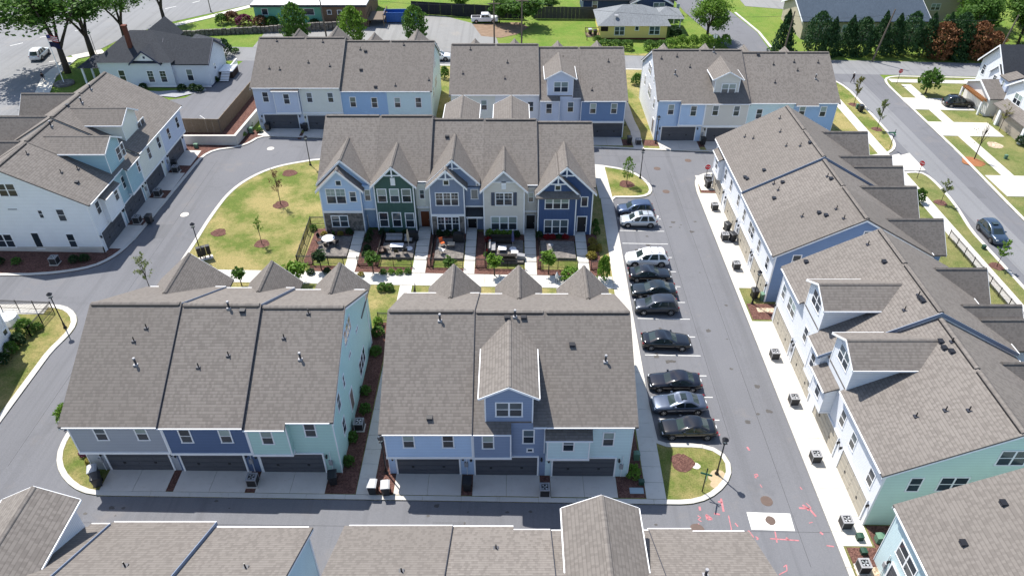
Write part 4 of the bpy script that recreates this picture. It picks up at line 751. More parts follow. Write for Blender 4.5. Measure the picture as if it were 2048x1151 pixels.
for k in range(8):
    b = MB(); b.box(11.1, 11.2, 4.2+k*.44, 4.26+k*.44, 1.05, 1.95, WHITE); b.build('baluster', WHITE, E)
b = MB(); b.box(11.08, 11.22, 4.2, 7.4, 1.95, 2.05, WHITE); b.build('handrail', WHITE, E)
for k in range(6): b = MB(); b.box(9.4, 10.8, 3.95-k*.28, 4.19-k*.28, .75-k*.16, .85-k*.16, WHITE); b.build('stair_tread', WHITE, E)
b = MB(); b.box(8.95, 11.1, 4.3, 7.3, -1.2, .88, plain('deck_skirt', (.05, .035, .03), .8, .1, var=.2)); b.build('deck_skirt', MATS['deck_skirt'], E)

# --- yellow bungalow
E = thing('house', 'small yellow bungalow with pale weathered hip roof and front hedge', 'house', (23.6, 144.0, -.52)); P = rel(E); YL = s_('yellow'); SHP = shingle('roof_shingle_pale', (.19, .205, .215), (.25, .265, .28), (.12, .125, .13))
b = MB(); b.box(-6.4, 6.6, 0, 9.5, .3, 2.75, YL); b.build('wall', YL, E); b = MB(); b.box(-6.3, 6.5, .1, 9.4, -.6, .3, M_BRICK); b.build('foundation', M_BRICK, E)
b = MB(); hip(b, -6.4, 6.6, 0, 9.5, 2.75, 5.3, SHP, .6); rf = b.build('roof', SHP, E); b = MB(); hip(b, 4.5, 10.2, 4.5, 10.5, 2.7, 4.2, SHP, .5); b.build('porch_roof', SHP, E)
for xx, yy in ((10, 4.6), (10, 10.3)): b = MB(); b.box(xx-.1, xx+.1, yy-.1, yy+.1, -.4, 2.7, WHITE); b.build('porch_post', WHITE, E)
for u, v, n, ww, hh in ((1239, 62, 2, 2.0, 1.7), (1274, 57, 1, .8, .9), (1309, 61, 2, 2.1, 1.7)):
    q = P(u, v, 144.0); window(E, q.x, 0, q.z, 'f', n, ww, hh, False, hh > 1, GL_M)
q = P(1209, 58, 144); b = MB(); b.box(q.x-.7, q.x+.7, -.05, 0, q.z-.45, q.z+.45, plain('screen_dark', (.02, .012, .01), .6, .2, var=0)); b.build('screen', MATS['screen_dark'], E)
b = MB(); b.box(-9, -6.4, 1.2, 3.2, .2, .34, M_WOOD); b.build('deck', M_WOOD, E)
for k in range(6): b = MB(); b.box(-8.9, -7.9, 1.15-.35*(k+1), 1.15-.35*k-.03, .12-k*.1, .2-k*.1, M_POLE); b.build('stair_tread', M_POLE, E)
for xx, yy in ((-9, 1.2), (-6.5, 1.2), (-9, 3.2), (-9, -1.0), (-7.8, -1.0)): b = MB(); b.box(xx-.06, xx+.06, yy-.06, yy+.06, -.6, 1.35, M_WOOD); b.build('deck_post', M_WOOD, E)
for yy in (1.2, 3.2): b = MB(); b.box(-9, -6.4, yy-.04, yy+.04, 1.2, 1.3, M_WOOD); b.build('handrail', M_WOOD, E)
b = MB(); b.tube((-3.3, 1.6, 3.6), (-3.3, 1.5, 4.1), .03, .03, 6, M_METAL); b.lathe([(.02, 0), (.3, .08), (.42, .2)], 12, (-3.3, 1.4, 4.05), M_ACG); b.build('satellite_dish', M_ACG, E)
# --- navy house behind it
E = thing('house', 'navy house with white window trim behind the yellow bungalow', 'house', (22, 158.5, -.5)); N2 = s_('navy2')
b = MB(); b.box(-7, 12, 0, 9, -.5, 3.7, N2); b.build('wall', N2, E); b = MB(); gable(b, -7, 12, 0, 9, 3.7, 6.0, 'x', SHD, .5); b.build('roof', SHD, E); b = MB(); gable(b, 3, 11, -1.5, 6, 3.4, 5.4, 'y', SHD, .5); b.build('roof', SHD, E)
b = MB(); gwall(b, 3, 11, -1.5, 0, -.5, 3.4, 5.2, 'y', N2); b.build('wall', N2, E); window(E, -4.6, 0, 2.4, 'f', 1, 1.2, 1.9); window(E, 8.6, -1.5, 2.5, 'f', 2, 2.4, 1.6); chimney(E, 6.0, -.9, 2, 6.3, .9)
for k in range(2): window(E, 3.6+k*9, -1.5, 2.3, 'f', 1, .7, 1.5)
# --- green and brick shop
E = thing('shop_building', 'low green sided shop with brick right half and white flat roof', 'building', (-40, 148.4, .85)); MG_ = s_('mgreen')
b = MB(); b.box(-11, 2.6, 0, 14, -.3, 3.9, MG_); b.build('wall', MG_, E); BRT = plain('brown_brick', (.20, .13, .085), .85, .15, var=.5, scale=7); b = MB(); b.box(2.6, 11.2, -.6, 14, -.3, 3.9, BRT); b.build('wall', BRT, E)
b = MB(); b.box(-11.3, 11.4, -.8, 14.4, 3.9, 4.15, plain('white_membrane', (.74, .74, .73), .6, .2, var=.1)); b.build('roof', MATS['white_membrane'], E); b = MB(); b.box(-11.34, 11.44, -.86, -.8, 3.75, 4.16, M_DARK); b.build('fascia', M_DARK, E)
for x, ww in ((-8.9, 1.3), (-5, 1.3), (-.3, 2.4)): window(E, x, 0, 2.6, 'f', 1, ww, 1.3, False, False, GL_D, GL_D)
for x in (4, 6): window(E, x, -.6, 2.7, 'f', 1, .9, .9, False, False, GL_D, GL_D)
b = MB(); b.box(11.3, 14.6, -.5, 5, 1.1, 1.25, M_POLE); b.build('loading_deck', M_POLE, E)
for xx in (11.4, 14.5):
    for yy in (-.4, 2.2, 4.9): b = MB(); b.box(xx-.07, xx+.07, yy-.07, yy+.07, -.3, 2.3, M_WOOD); b.build('deck_post', M_WOOD, E)
    b = MB(); b.box(xx-.05, xx+.05, -.4, 4.9, 2.1, 2.22, M_WOOD); b.build('handrail', M_WOOD, E)
# --- grey warehouse behind the conifers
E = thing('warehouse', 'long low building with blue grey roof behind the conifer hedge', 'building', (69, 146.5, -1.5)); TA = s_('tan'); SHB = shingle('roof_shingle_blue', (.055, .075, .10), (.07, .092, .12), (.04, .052, .07))
WG = s_('tan'); b = MB(); gwall(b, -11.5, 13, 0, 13, -.3, 4.0, 6.6, 'x', WG); b.build('wall', WG, E); b = MB(); gable(b, -11.5, 13, 0, 13, 4.0, 6.6, 'x', SHB, .5); b.build('roof', SHB, E)
for x in (-8, -3, 2, 7, 11): window(E, x, 0, 2.3, 'f', 1, 1.3, 1.5)
E = thing('warehouse', 'tan sided shed roofed building behind right end of blue grey roof', 'building', (90, 160, -2)); b = MB(); b.box(-5, 6, 0, 12, -.3, 6, TA); b.build('wall', TA, E); b = MB(); gable(b, -5, 6, 0, 12, 6, 7.2, 'y', SHD, .4); b.build('roof', SHD, E); window(E, 0, 0, 3, 'f', 2, 2, 1.4)

# --- white houses on the right
WH = s_('white'); WL = plain('warm_white', (.72, .70, .66), .6, .2, var=.1)
E = thing('house', 'white two storey house with grey roof and timber pergola over garage', 'house', (75.2, 108.6, -1.65)); SHL = SH
b = MB(); gwall(b, 3.8, 20, 5.2, 12.4, -.5, 5.8, 9.2, 'x', WH); b.build('wall', WH, E); b = MB(); gable(b, 3.8, 20, 5.2, 12.4, 5.8, 9.2, 'x', SHD, .5); b.build('roof', SHD, E)
b = MB(); gwall(b, 3.55, 7, 5.3, 8.9, -.5, 5.0, 6.6, 'x', WH); b.build('gable_wall', WH, E); b = MB(); gable(b, 3.55, 7, 5.3, 8.9, 5.0, 6.6, 'x', SHD, .25); b.build('gable_roof', SHD, E)
b = MB(); gwall(b, .6, 4.5, 1.8, 9.2, -.5, 3.2, 4.75, 'x', WL); b.build('garage_wall', WL, E); b = MB(); gable(b, .6, 4.5, 1.8, 9.2, 3.25, 4.75, 'x', SHL, .4); b.build('garage_roof', SHL, E)
b = MB(); b.box(.57, .6, 3.0, 8.0, 0, 2.2, plain('door_ivory', (.62, .60, .55), .5, .3, var=.1)); d = b.build('garage_door', MATS['door_ivory'], E)
for k in range(4): b = MB(); b.box(.54, .569, 3.03, 7.97, .02+k*.545, .525+k*.545, MATS['door_ivory']); b.build('panel', MATS['door_ivory'], d)
CED = plain('cedar', (.36, .17, .07), .7, .2, var=.3, scale=5)
for k in range(13): b = MB(); b.box(-.4, .55, 2.5+k*.48, 2.66+k*.48, 2.42, 2.6, CED); b.build('pergola_rafter', CED, E)
for xx in (-.2, .4): b = MB(); b.box(xx-.06, xx+.06, 2.3, 8.7, 2.25, 2.415, CED); b.build('pergola_beam', CED, E)
for yy in (2.4, 8.6): b = MB(); b.box(-.32, -.08, yy-.15, yy+.15, 0, 2.24, WHITE); b.build('pergola_post', WHITE, E)
for yy, z in ((11.2, 3.9), (7.2, 3.6)): window(E, 3.8 if yy > 9 else 3.55, yy, z+.3, 'l', 1, 1.0, 1.7, True, True, GL_D)
b = MB(); b.box(3.0, 5.0, 2.8, 5.15, 2.9, 5.6, s_('lav')); b.build('stair_bay', s_('lav'), E); window(E, 3.0, 4.0, 4.5, 'l', 1, .6, 1.4); b = MB(); b.prism([(2.8, 2.6, 5.55), (5.2, 2.6, 6.2), (5.2, 2.6, 6.05), (2.8, 2.6, 5.4)], (0, 2.6, 0), SHL); b.build('bay_roof', SHL, E)
E = thing('house', 'white two storey house with tan garage door at right edge of photo', 'house', (74.6, 97.8, -1.65))
b = MB(); gwall(b, 5.2, 20, -2.5, 10.3, -.5, 6.2, 8.9, 'x', WH); b.build('wall', WH, E); b = MB(); gable(b, 5.2, 20, -2.5, 10.3, 6.2, 8.9, 'x', SHL, .5); b.build('roof', SHL, E)
b = MB(); gwall(b, 3.0, 8, 5.9, 12.2, -.5, 5.5, 7.6, 'x', WH); b.build('gable_wall', WH, E); b = MB(); gable(b, 3.0, 8, 5.9, 12.2, 5.5, 7.6, 'x', SHL, .4); b.build('gable_roof', SHL, E); window(E, 3.0, 9.2, 4.3, 'l', 2, 2.0, 1.7)
b = MB(); b.box(1.6, 5.3, 2.6, 10.8, -.5, 2.9, s_('tan')); b.build('garage_wall', s_('tan'), E); b = MB(); b.prism([(1.1, 2.2, 2.7), (5.4, 2.2, 4.5), (5.4, 2.2, 4.35), (1.1, 2.2, 2.55)], (0, 9.3, 0), SHL); b.build('garage_roof', SHL, E)
TD = plain('door_tan', (.34, .30, .25), .6, .2, var=.15); b = MB(); b.box(1.57, 1.6, 3.6, 8.6, 0, 2.3, TD); d = b.build('garage_door', TD, E)
for k in range(4): b = MB(); b.box(1.54, 1.569, 3.63, 8.57, .02+k*.57, .55+k*.57, TD); b.build('panel', TD, d)
for yy in (2.7, 9.4): b = MB(); b.box(1.15, 1.55, yy-.25, yy+.25, 0, 2.55, WHITE); b.build('porch_post', WHITE, E)
# ================================================================ VEGETATION
def leafmat(name, a, b, tr=.35):
    t = NT(name); oi = t.n('ObjectInfo'); c = t.mix(t.ramp(t.noise(.9, 3), 0, 1, .3, .7), a, b); c = t.mix(t.ramp(t.noise(7, 2), 0, .6, .4, .7), c, tuple(x*.5 for x in a))
    c = t.mix(t.math('MULTIPLY', oi.outputs['Random'], .3), c, tuple(x*.6 for x in b))
    t.out(c, .65, .25); tb = t.n('BsdfTranslucent'); t.l(c, tb.inputs['Color']); ms = t.n('MixShader', i_0=tr); t.l(t.b.outputs[0], ms.inputs[1]); t.l(tb.outputs[0], ms.inputs[2]); t.l(ms.outputs[0], t.t.nodes['Material Output'].inputs['Surface']); return t.m
LF = {'mid': leafmat('leaf_mid', (.065, .15, .025), (.115, .22, .035)), 'bright': leafmat('leaf_bright', (.12, .24, .03), (.19, .32, .04)), 'dark': leafmat('leaf_dark', (.022, .055, .018), (.035, .08, .022)),
      'conifer': leafmat('leaf_conifer', (.025, .07, .022), (.045, .105, .03), .15), 'brown': leafmat('leaf_brown', (.17, .07, .03), (.27, .125, .05), .2), 'yellow': leafmat('leaf_yellow', (.20, .22, .05), (.28, .24, .08)),
      'pale': leafmat('leaf_pale', (.17, .22, .08), (.24, .27, .10)), 'red': leafmat('leaf_red', (.35, .02, .02), (.25, .015, .02)), 'plum': leafmat('leaf_plum', (.10, .015, .045), (.17, .02, .08)), 'gold': leafmat('leaf_gold', (.22, .20, .03), (.30, .24, .05)), 'rust': leafmat('leaf_rust', (.20, .11, .06), (.14, .07, .035))}
def leaves(kind, n, seed, size):
    def f():
        r = random.Random(seed); V = []; F = []
        def leaf(p, s):
            d = Vector((r.gauss(0, 1), r.gauss(0, 1), r.gauss(0, 1)+.5)).normalized(); a = d.orthogonal().normalized(); a = Matrix.Rotation(r.uniform(0, 6.28), 3, d) @ a; c = d.cross(a); o = len(V); s *= r.uniform(.6, 1.35)
            V.extend([tuple(p - a*s), tuple(p + c*s*.55), tuple(p + a*s), tuple(p - c*s*.55)]); F.append((o, o+1, o+2, o+3))
        if kind == 'round':
            cl = []
            for _ in range(46):
                d = Vector((r.gauss(0, 1), r.gauss(0, 1), r.gauss(0, 1))).normalized(); cl.append((d*r.uniform(.45, .92)*(1-.18*r.random()), r.uniform(.16, .34)))
            for i in range(n):
                c, q = cl[i % len(cl)]; leaf(c + Vector((r.gauss(0, .5), r.gauss(0, .5), r.gauss(0, .42)))*q, size)
        elif kind in ('cone', 'column'):
            lob = [r.uniform(.8, 1.15) for _ in range(9)]
            for i in range(n):
                z = r.random()**(1.25 if kind == 'cone' else 1.0); th = r.uniform(0, 6.283); R0 = (1-z)**.75 if kind == 'cone' else (min(1, (1-z)*3.2)**.6)*(.75+.25*min(1, z*5))
                R0 *= lob[int(th/6.2832*9) % 9]*(1+.18*math.sin(z*31+th*3)); R0 *= r.uniform(.62, 1.05); leaf(Vector((R0*math.cos(th), R0*math.sin(th), z*2-1+r.gauss(0, .02))), size)
        elif kind == 'sparse':
            br = [(r.uniform(0, 6.28), r.uniform(-.9, .75), r.uniform(.35, 1)) for _ in range(16)]
            for i in range(n):
                th, z, L = br[i % 16]; t = r.uniform(.25, 1.0); L *= (1-.55*max(0, z)); leaf(Vector((math.cos(th)*L*t, math.sin(th)*L*t, z+.45*t)) + Vector((r.gauss(0, .07), r.gauss(0, .07), r.gauss(0, .06))), size)
        elif kind == 'shrub':
            for i in range(n):
                d = Vector((r.gauss(0, 1), r.gauss(0, 1), abs(r.gauss(0, 1))*1.1)).normalized(); k = .82+.22*math.sin(d.x*7+seed)*math.sin(d.y*6+seed*2)*math.cos(d.z*5); leaf(Vector((d.x, d.y, d.z*1.6-.6))*k*r.uniform(.72, 1.05), size)
        me = bpy.data.meshes.new('crown'); me.from_pydata(V, [], F); return me
    return cached(('leaf', kind, n, seed, size), f)
def crown_mesh(kind, n, seed, size, mat):
    def f(): me = leaves(kind, n, seed, size).copy(); me.materials.append(mat); return me
    return cached(('cm', kind, n, seed, size, mat.name), f)
def trunk_mesh(seed, limbs, spread=1.0):
    def f():                                    # unit height, limbs start at .45
        r = random.Random(seed); b = MB(); b.tube((0, 0, -.05), (.01, 0, .5), .055, .038, 8, M_BARK); b.tube((.01, 0, .5), (r.uniform(-.03, .03), r.uniform(-.03, .03), .95), .038, .012, 7, M_BARK)
        for i in range(limbs):
            a = 6.283*i/limbs + r.uniform(-.4, .4); z = r.uniform(.38, .68); L = r.uniform(.22, .36)*spread; m_ = (L*.5*math.cos(a), L*.5*math.sin(a), z+.14); e = (L*math.cos(a+.2), L*math.sin(a+.2), z+.32)
            b.tube((0, 0, z), m_, .024, .016, 6, M_BARK); b.tube(m_, e, .016, .006, 5, M_BARK)
        return b.mesh('trunk', M_BARK, True, True)
    return cached(('trunk', seed, limbs, spread), f)
def fork_mesh(seed):
    def f():
        r = random.Random(seed); b = MB(); b.tube((0, 0, -.03), (.004, 0, .26), .036, .027, 9, M_BARK)
        for i in range(4):
            a = 6.283*i/4 + r.uniform(-.5, .5); L = r.uniform(.10, .20); p = Vector((0, 0, .24)); rad = .021
            for k in range(4):
                q = p + Vector((math.cos(a)*L*(.5 if k else .35), math.sin(a)*L*(.5 if k else .35), r.uniform(.12, .17))); b.tube(p, q, rad, rad*.72, 7, M_BARK)
                if k: e = q + Vector((math.cos(a+1.2)*L*.6, math.sin(a+1.2)*L*.6, .07)); b.tube(q, e, rad*.5, rad*.2, 5, M_BARK)
                p, rad, a = q, rad*.72, a+r.uniform(-.35, .35)
        return b.mesh('trunk', M_BARK, True, True)
    return cached(('fork', seed), f)
def tree(label, x, y, h, cr, ch, kind, mat, n=700, size=.16, seed=0, tr=1.0, limbs=5, cat='tree', group=None, name='tree', lean=0, z=None):
    E = thing(name, label, cat, (x, y, gz(x)+.05 if z is None else z), rnd.uniform(0, 6.28), group)
    t = obj('trunk', fork_mesh(seed % 4) if limbs == 7 and h > 8 else trunk_mesh(seed % 4, limbs, 1.0), E, (0, 0, 0)); t.scale = (h, h, h*.97) if limbs == 7 and h > 8 else (h*tr, h*tr, h*.97)
    c = obj('crown', crown_mesh(kind, n, seed, size, mat), E, (0, 0, h-ch/2)); c.scale = (cr, cr, ch/2); return E
def bush(label, x, y, r, h, mat, seed=0, n=420, size=.17, z=None, group=None, cat='shrub'):
    E = thing('shrub', label, cat, (x, y, gz(x)+.08 if z is None else z), rnd.uniform(0, 6.28), group)
    c = obj('foliage', crown_mesh('shrub', n, seed % 4, size, mat), E, (0, 0, h*.42)); c.scale = (r, r, h*.55)
    b = cached('stem', lambda: (lambda q: (q.tube((0, 0, -.1), (0, 0, .5), .04, .03, 6, M_BARK), q.mesh('stem', M_BARK))[1])(MB())); s = obj('stem', b, E); s.scale = (1, 1, h); return E
def at(u, v, h=0): p = G(u, v, h); return p.x, p.y

# saplings on the oval lawn and islands
tree('thin sapling with sparse rusty leaves on the oval lawn', *at(562, 410), 4.6, 1.2, 3.0, 'sparse', LF['rust'], 330, .07, 1, .20, 6, group='saplings in mulch rings')
tree('thin green sapling nearest the fence on the oval lawn', *at(524, 488), 3.4, .8, 2.2, 'sparse', LF['bright'], 330, .09, 2, .22, 5, group='saplings in mulch rings')
tree('sparse yellow sapling behind left roof of front left block', -39.2+1.2, 61.2, 4.2, 1.15, 3.2, 'sparse', LF['pale'], 420, .08, 3, .2, 7, group='saplings in mulch rings')
tree('upright bright sapling on the small kerbed island by parked cars', *at(1253, 369), 4.0, .75, 2.9, 'column', LF['bright'], 420, .13, 4, .22, 4, group='saplings in mulch rings')
for (x, y), lb, s, m in zip(RT, ('pale sapling nearest the corner on right street verge', 'pale sapling above the green street sign on right verge', 'small green sapling on right verge between stop sign and blue car', 'bright sapling on right verge nearest the blue car'), (5, 6, 7, 8), ('yellow', 'pale', 'pale', 'bright')):
    tree(lb, x, y, 4.6 if s < 7 else 3.4, .95, 3.2 if s < 7 else 2.2, 'sparse', LF[m], 480, .11, s, .2, 6, group='saplings on the right street verge')
tree('bare young tree in red clay ring across the right street', *at(1948, 319), 6.2, 1.9, 4.2, 'sparse', LF['yellow'], 120, .04, 9, .26, 9)
tree('small tree with yellowish young leaves beside tan garage', *at(1998, 262), 4.2, 1.2, 2.4, 'sparse', LF['yellow'], 420, .07, 10, .25, 7)
tree('full leafy tree beside the white house drive', 70.4, 119.4, 4.6, 1.9, 4.0, 'round', LF['mid'], 1100, .14, 11, .5, 5)
# garden trees in front of the gabled row
for u, v, h, cr, m, lb in ((643, 540, 2.6, .85, 'dark', 'round dark tree before the left end patio'), (747, 547, 2.8, .9, 'mid', 'round tree in front of the green house patio'), (900, 549, 2.3, .75, 'mid', 'smallest round tree, before the slate house patio'), (989, 552, 2.9, .95, 'bright', 'round bright tree before the beige house patio'),
                          (1097, 549, 3.1, 1.0, 'bright', 'largest round bright tree before the navy house patio'), (598, 568, 3.0, 1.2, 'bright', 'bright tree at left end of the long pavement'), (484, 572, 2.4, .8, 'mid', 'small green tree behind front left gables')):
    x, y = at(u, v); tree(lb, x, y, h, cr, cr*1.7, 'round', LF[m], 620, .19, int(u), .5, 5, group='small round trees along the long pavement')
for u, v, r, h, m, lb in ((1206, 560, .85, 3.6, 'bright', 'tall loose bright shrub at right end of garden row'), (1140, 560, 1.3, 1.7, 'bright', 'wide bright shrub behind the rightmost front gable')): bush(lb, *at(u, v), r, h, LF[m], 1, 700, .15)
# hedge balls and bed shrubs
BL = [(705, 880, .62, .95, 'mid', 'green shrub beside path near mint wall, second nearest'), (698, 928, .62, .95, 'mid', 'green shrub beside path near mint wall, nearest'), (731, 822, .6, .9, 'mid', 'green shrub midway along the mint wall bed'), (732, 786, .6, .9, 'mid', 'green shrub in mint wall bed, just past the air unit'),
      (752, 708, .7, 1.0, 'mid', 'green shrub at far end of mint wall bed'), (757, 670, .75, 1.1, 'mid', 'dark green shrub by the rear corner of mint house'), (757, 652, .6, 1.2, 'bright', 'bright yellow green plant behind the mint house'),
      (1265, 950, .75, 1.1, 'bright', 'round clipped shrub at right corner of pale aqua house'), (765, 580, .7, .9, 'mid', 'clipped shrub left of pair behind front roofs'), (779, 580, .65, .9, 'mid', 'clipped shrub right of pair behind front roofs'),
      (485, 274, .8, 1.0, 'bright', 'bright shrub nearest in row by retaining wall'), (491, 264, .8, 1.0, 'bright', 'bright shrub second nearest in row by retaining wall'), (498, 255, .8, 1.0, 'bright', 'bright shrub third in row by retaining wall'), (503, 247, .7, 1.0, 'bright', 'bright shrub farthest in row by retaining wall'),
      (35, 527, .6, .8, 'mid', 'small green shrub by white west wall, left'), (150, 524, .65, .95, 'dark', 'dark round shrub by white west wall, left of pair'), (171, 522, .65, .95, 'dark', 'dark round shrub by white west wall, right of pair'), (3, 528, .6, .9, 'dark', 'dark shrub at left edge by white west wall'),
      (55, 668, 1.0, 2.0, 'mid', 'tallest leafy shrub by the left edge house'), (38, 690, .9, 1.5, 'dark', 'leafy shrub second from the tall one by left edge house'), (25, 706, .85, 1.4, 'mid', 'leafy shrub third along the left edge house'), (8, 728, .85, 1.4, 'dark', 'leafy shrub nearest along the left edge house'), (78, 660, .6, .9, 'mid', 'small shrub behind the iron fence at left'),
      (138, 838, 1.0, 1.9, 'bright', 'bright leafy shrub poking out left of front left roof'), (185, 925, .6, .7, 'gold', 'yellowish low shrub beside front left garage'), (172, 908, .6, .6, 'plum', 'dark low shrub on corner lawn by grey garage'),
      (995, 470, .55, 1.1, 'bright', 'bright clipped hedge ball, left, under beige house windows'), (1008, 470, .55, 1.0, 'bright', 'bright clipped hedge ball, second, under beige house windows'), (1021, 470, .55, 1.0, 'bright', 'bright clipped hedge ball, third, under beige house windows'), (980, 470, .6, 1.15, 'bright', 'bright clipped hedge ball at left, set apart, under beige windows'),
      (1034, 470, .5, 1.0, 'dark', 'dark hedge ball at right under beige house windows'), (977, 489, .5, .7, 'red', 'red leaved shrub by left edge of beige house patio'), (978, 508, .5, .7, 'red', 'red flowering shrub by the front of beige house patio'), (973, 513, .45, .6, 'mid', 'green shrub beside red flowers at beige house'),
      (1094, 482, .5, .6, 'red', 'left dark red shrub under navy house windows'), (1104, 482, .5, .6, 'red', 'middle dark red shrub under navy house windows'), (1130, 482, .5, .6, 'red', 'right dark red shrub under navy house windows'), (1117, 482, .5, .6, 'dark', 'green shrub between red shrubs under navy windows'), (1078, 476, .5, 1.0, 'dark', 'dark shrub at left corner of navy house'),
      (1184, 492, .62, .8, 'gold', 'golden round shrub farthest by parking walk'), (1185, 502, .7, .9, 'gold', 'golden round shrub second by parking walk'), (1197, 503, .5, 1.1, 'gold', 'tall narrow golden shrub nearest the parking walk'), (1183, 517, .75, .95, 'gold', 'golden round shrub nearest the pavement'), (1193, 470, .5, 1.3, 'mid', 'green shrub along right side of navy house'), (1190, 455, .5, 1.3, 'mid', 'green shrub further back beside navy house'),
      (880, 475, .5, .9, 'dark', 'dark shrub left under slate house windows'), (895, 475, .5, .9, 'dark', 'dark shrub middle under slate house windows'), (912, 475, .55, 1.0, 'dark', 'dark shrub right under slate house windows'), (765, 474, .5, .8, 'dark', 'dark shrub left under green house windows'), (785, 474, .5, .8, 'dark', 'dark shrub middle under green house windows'), (812, 474, .5, .8, 'dark', 'dark shrub right under green house windows'),
      (650, 478, .5, .7, 'gold', 'small golden shrub at left corner of stone front'), (665, 476, .45, .6, 'mid', 'small shrub under the stone front window, left'), (682, 476, .45, .6, 'gold', 'small yellowish shrub under the stone front window'), (700, 474, .5, .9, 'dark', 'dark shrub at right of stone front window'), (628, 462, .5, .9, 'mid', 'green shrub at corner of fence by light blue house'),
      (741, 478, .55, .9, 'dark', 'dark shrub highest in strip beside first garden walk'), (738, 490, .55, .9, 'dark', 'dark shrub second in strip beside first garden walk'), (735, 502, .55, .9, 'dark', 'dark shrub third in strip beside first garden walk'), (731, 514, .5, .8, 'dark', 'dark shrub lowest in strip beside first garden walk'),
      (767, 548, .5, .65, 'mid', 'green low plant, first of four along long pavement'), (783, 548, .5, .7, 'bright', 'yellow green low plant, second of four along long pavement'), (799, 548, .5, .65, 'bright', 'yellow green low plant, third of four along long pavement'), (816, 547, .5, .7, 'mid', 'green low plant, last of four along long pavement'), (622, 548, .55, .7, 'dark', 'dark low shrub left of second garden tree'), (655, 546, .55, .7, 'dark', 'dark low shrub right of left garden tree'), (722, 553, .45, .6, 'gold', 'yellowish low plant beside first walk end'),
      (335+30, 182, .9, 1.2, 'dark', 'dark shrub left of pair under grey house window'), (400, 184, .9, 1.2, 'dark', 'dark shrub below grey house corner'), (388, 182, .9, 1.3, 'dark', 'dark shrub between others under grey house wall'), (287, 178, .8, 1.0, 'dark', 'small round shrub in front of grey house gable'), (430, 165, .8, 1.1, 'dark', 'dark shrub by grey house deck stair'),
      (452, 112, 1.6, 3.4, 'conifer', 'large dark round evergreen beside grey house porch'), (440, 120, 1.2, 1.8, 'mid', 'green shrub below the large round evergreen'), (472, 106, .8, 1.0, 'mid', 'small shrub at the end of grey house lot'),
      (490, 50, 2.0, 2.2, 'plum', 'purple flowering shrub on the old stone wall'), (465, 45, 1.9, 2.4, 'rust', 'brownish shrub left of purple shrub on stone wall'), (445, 48, 1.6, 2.2, 'mid', 'green shrub at left end of stone wall planting'), (522, 52, 1.8, 2.2, 'rust', 'brownish shrub right of purple shrub'), (545, 52, 1.6, 2.0, 'mid', 'green shrub below green shop wall'), (630, 55, 1.5, 1.8, 'dark', 'dark shrub below brick shop wall'),
      (1273, 170, 1.2, 2.2, 'mid', 'bright leafy shrub between white walls by narrow path'), (890, 158, .9, 2.4, 'mid', 'small tree like shrub between back row blocks'), (1835, 405, .9, 2.2, 'mid', 'dense green shrub beyond east gables by right pavement'), (1350, 78, 1.5, 2.6, 'dark', 'dark shrub at right corner of yellow house'), (1195, 85, 1.0, 1.4, 'mid', 'shrub beside yellow house stair'),
      (2040, 290, 1.0, 1.8, 'dark', 'dark shrub at right edge by white house'), (1930, 183, .9, 1.3, 'dark', 'dark shrub behind black parked car'), (520, 305-40, .6, .8, 'mid', 'green plant by first back row garage'), (620, 345-30, .0, .0, 'mid', '')]
for i, (u, v, r, h, m, lb) in enumerate(BL):
    if not lb: continue
    x, y = at(u, v); y = 72.05 if (72.05 < y < 75 and -22 < x < 7.3) else y; up = .42 if (66 < y < 74 and -23 < x < 9.5) and v < 500 else None
    bush(lb, x, y, r, h, LF[m], i, 420 if r < 1 else 800, .17 if r < 1 else .12, None if up is None else gz(x)+up)
for i in range(12):                                     # hedge along the yellow bungalow, leafy blocks
    x = 17.5 + i*2.15
    if i in (3,): continue
    bush('clipped hedge length before yellow bungalow, %s from the left' % ('first second third fourth fifth sixth seventh eighth ninth tenth eleventh twelfth'.split()[i]), x, 138.3 + .25*i*(i > 5), 1.45, 2.0 if i < 7 else 2.6, LF['mid' if i < 6 else 'bright'], i, 900, .10, group='hedge before the yellow bungalow', cat='hedge')
# conifer hedge
HL = 'first second third fourth fifth sixth seventh eighth ninth tenth eleventh twelfth'.split()
for i in range(11):
    x = 57.2 + 3.0*i + rnd.uniform(-.3, .3); tree('tall dark conifer, %s from the left in the hedge row' % HL[i], x, 138.2 + rnd.uniform(-.4, .4), 7.4 + rnd.uniform(-.8, .8), 2.15, 7.3, 'cone' if i % 3 else 'column', LF['conifer'], 3000, .075, 20 + i % 4, .25, 4, group='conifer hedge along the far street', name='conifer')
for i, (u, v, h, r, m, lb) in enumerate(((1565, 120, 8.5, 2.4, 'conifer', 'tall conifer leaning out at left end of hedge by pole'), (1880, 122, 6.6, 2.6, 'brown', 'dead brown conifer nearest the green hedge row'), (1917, 123, 6.2, 2.3, 'conifer', 'green conifer between two dead brown conifers'), (1950, 122, 6.8, 2.7, 'brown', 'dead brown conifer right of the lone green one'), (1985, 125, 5.2, 2.0, 'brown', 'small brown conifer nearest the white house roof'))):
    x, y = at(u, v); tree(lb, x, y+1.5, h, r, h*.98, 'column' if m == 'brown' else 'cone', LF[m], 2600, .085, 24+i, .25, 4, group='conifer hedge along the far street', name='conifer')
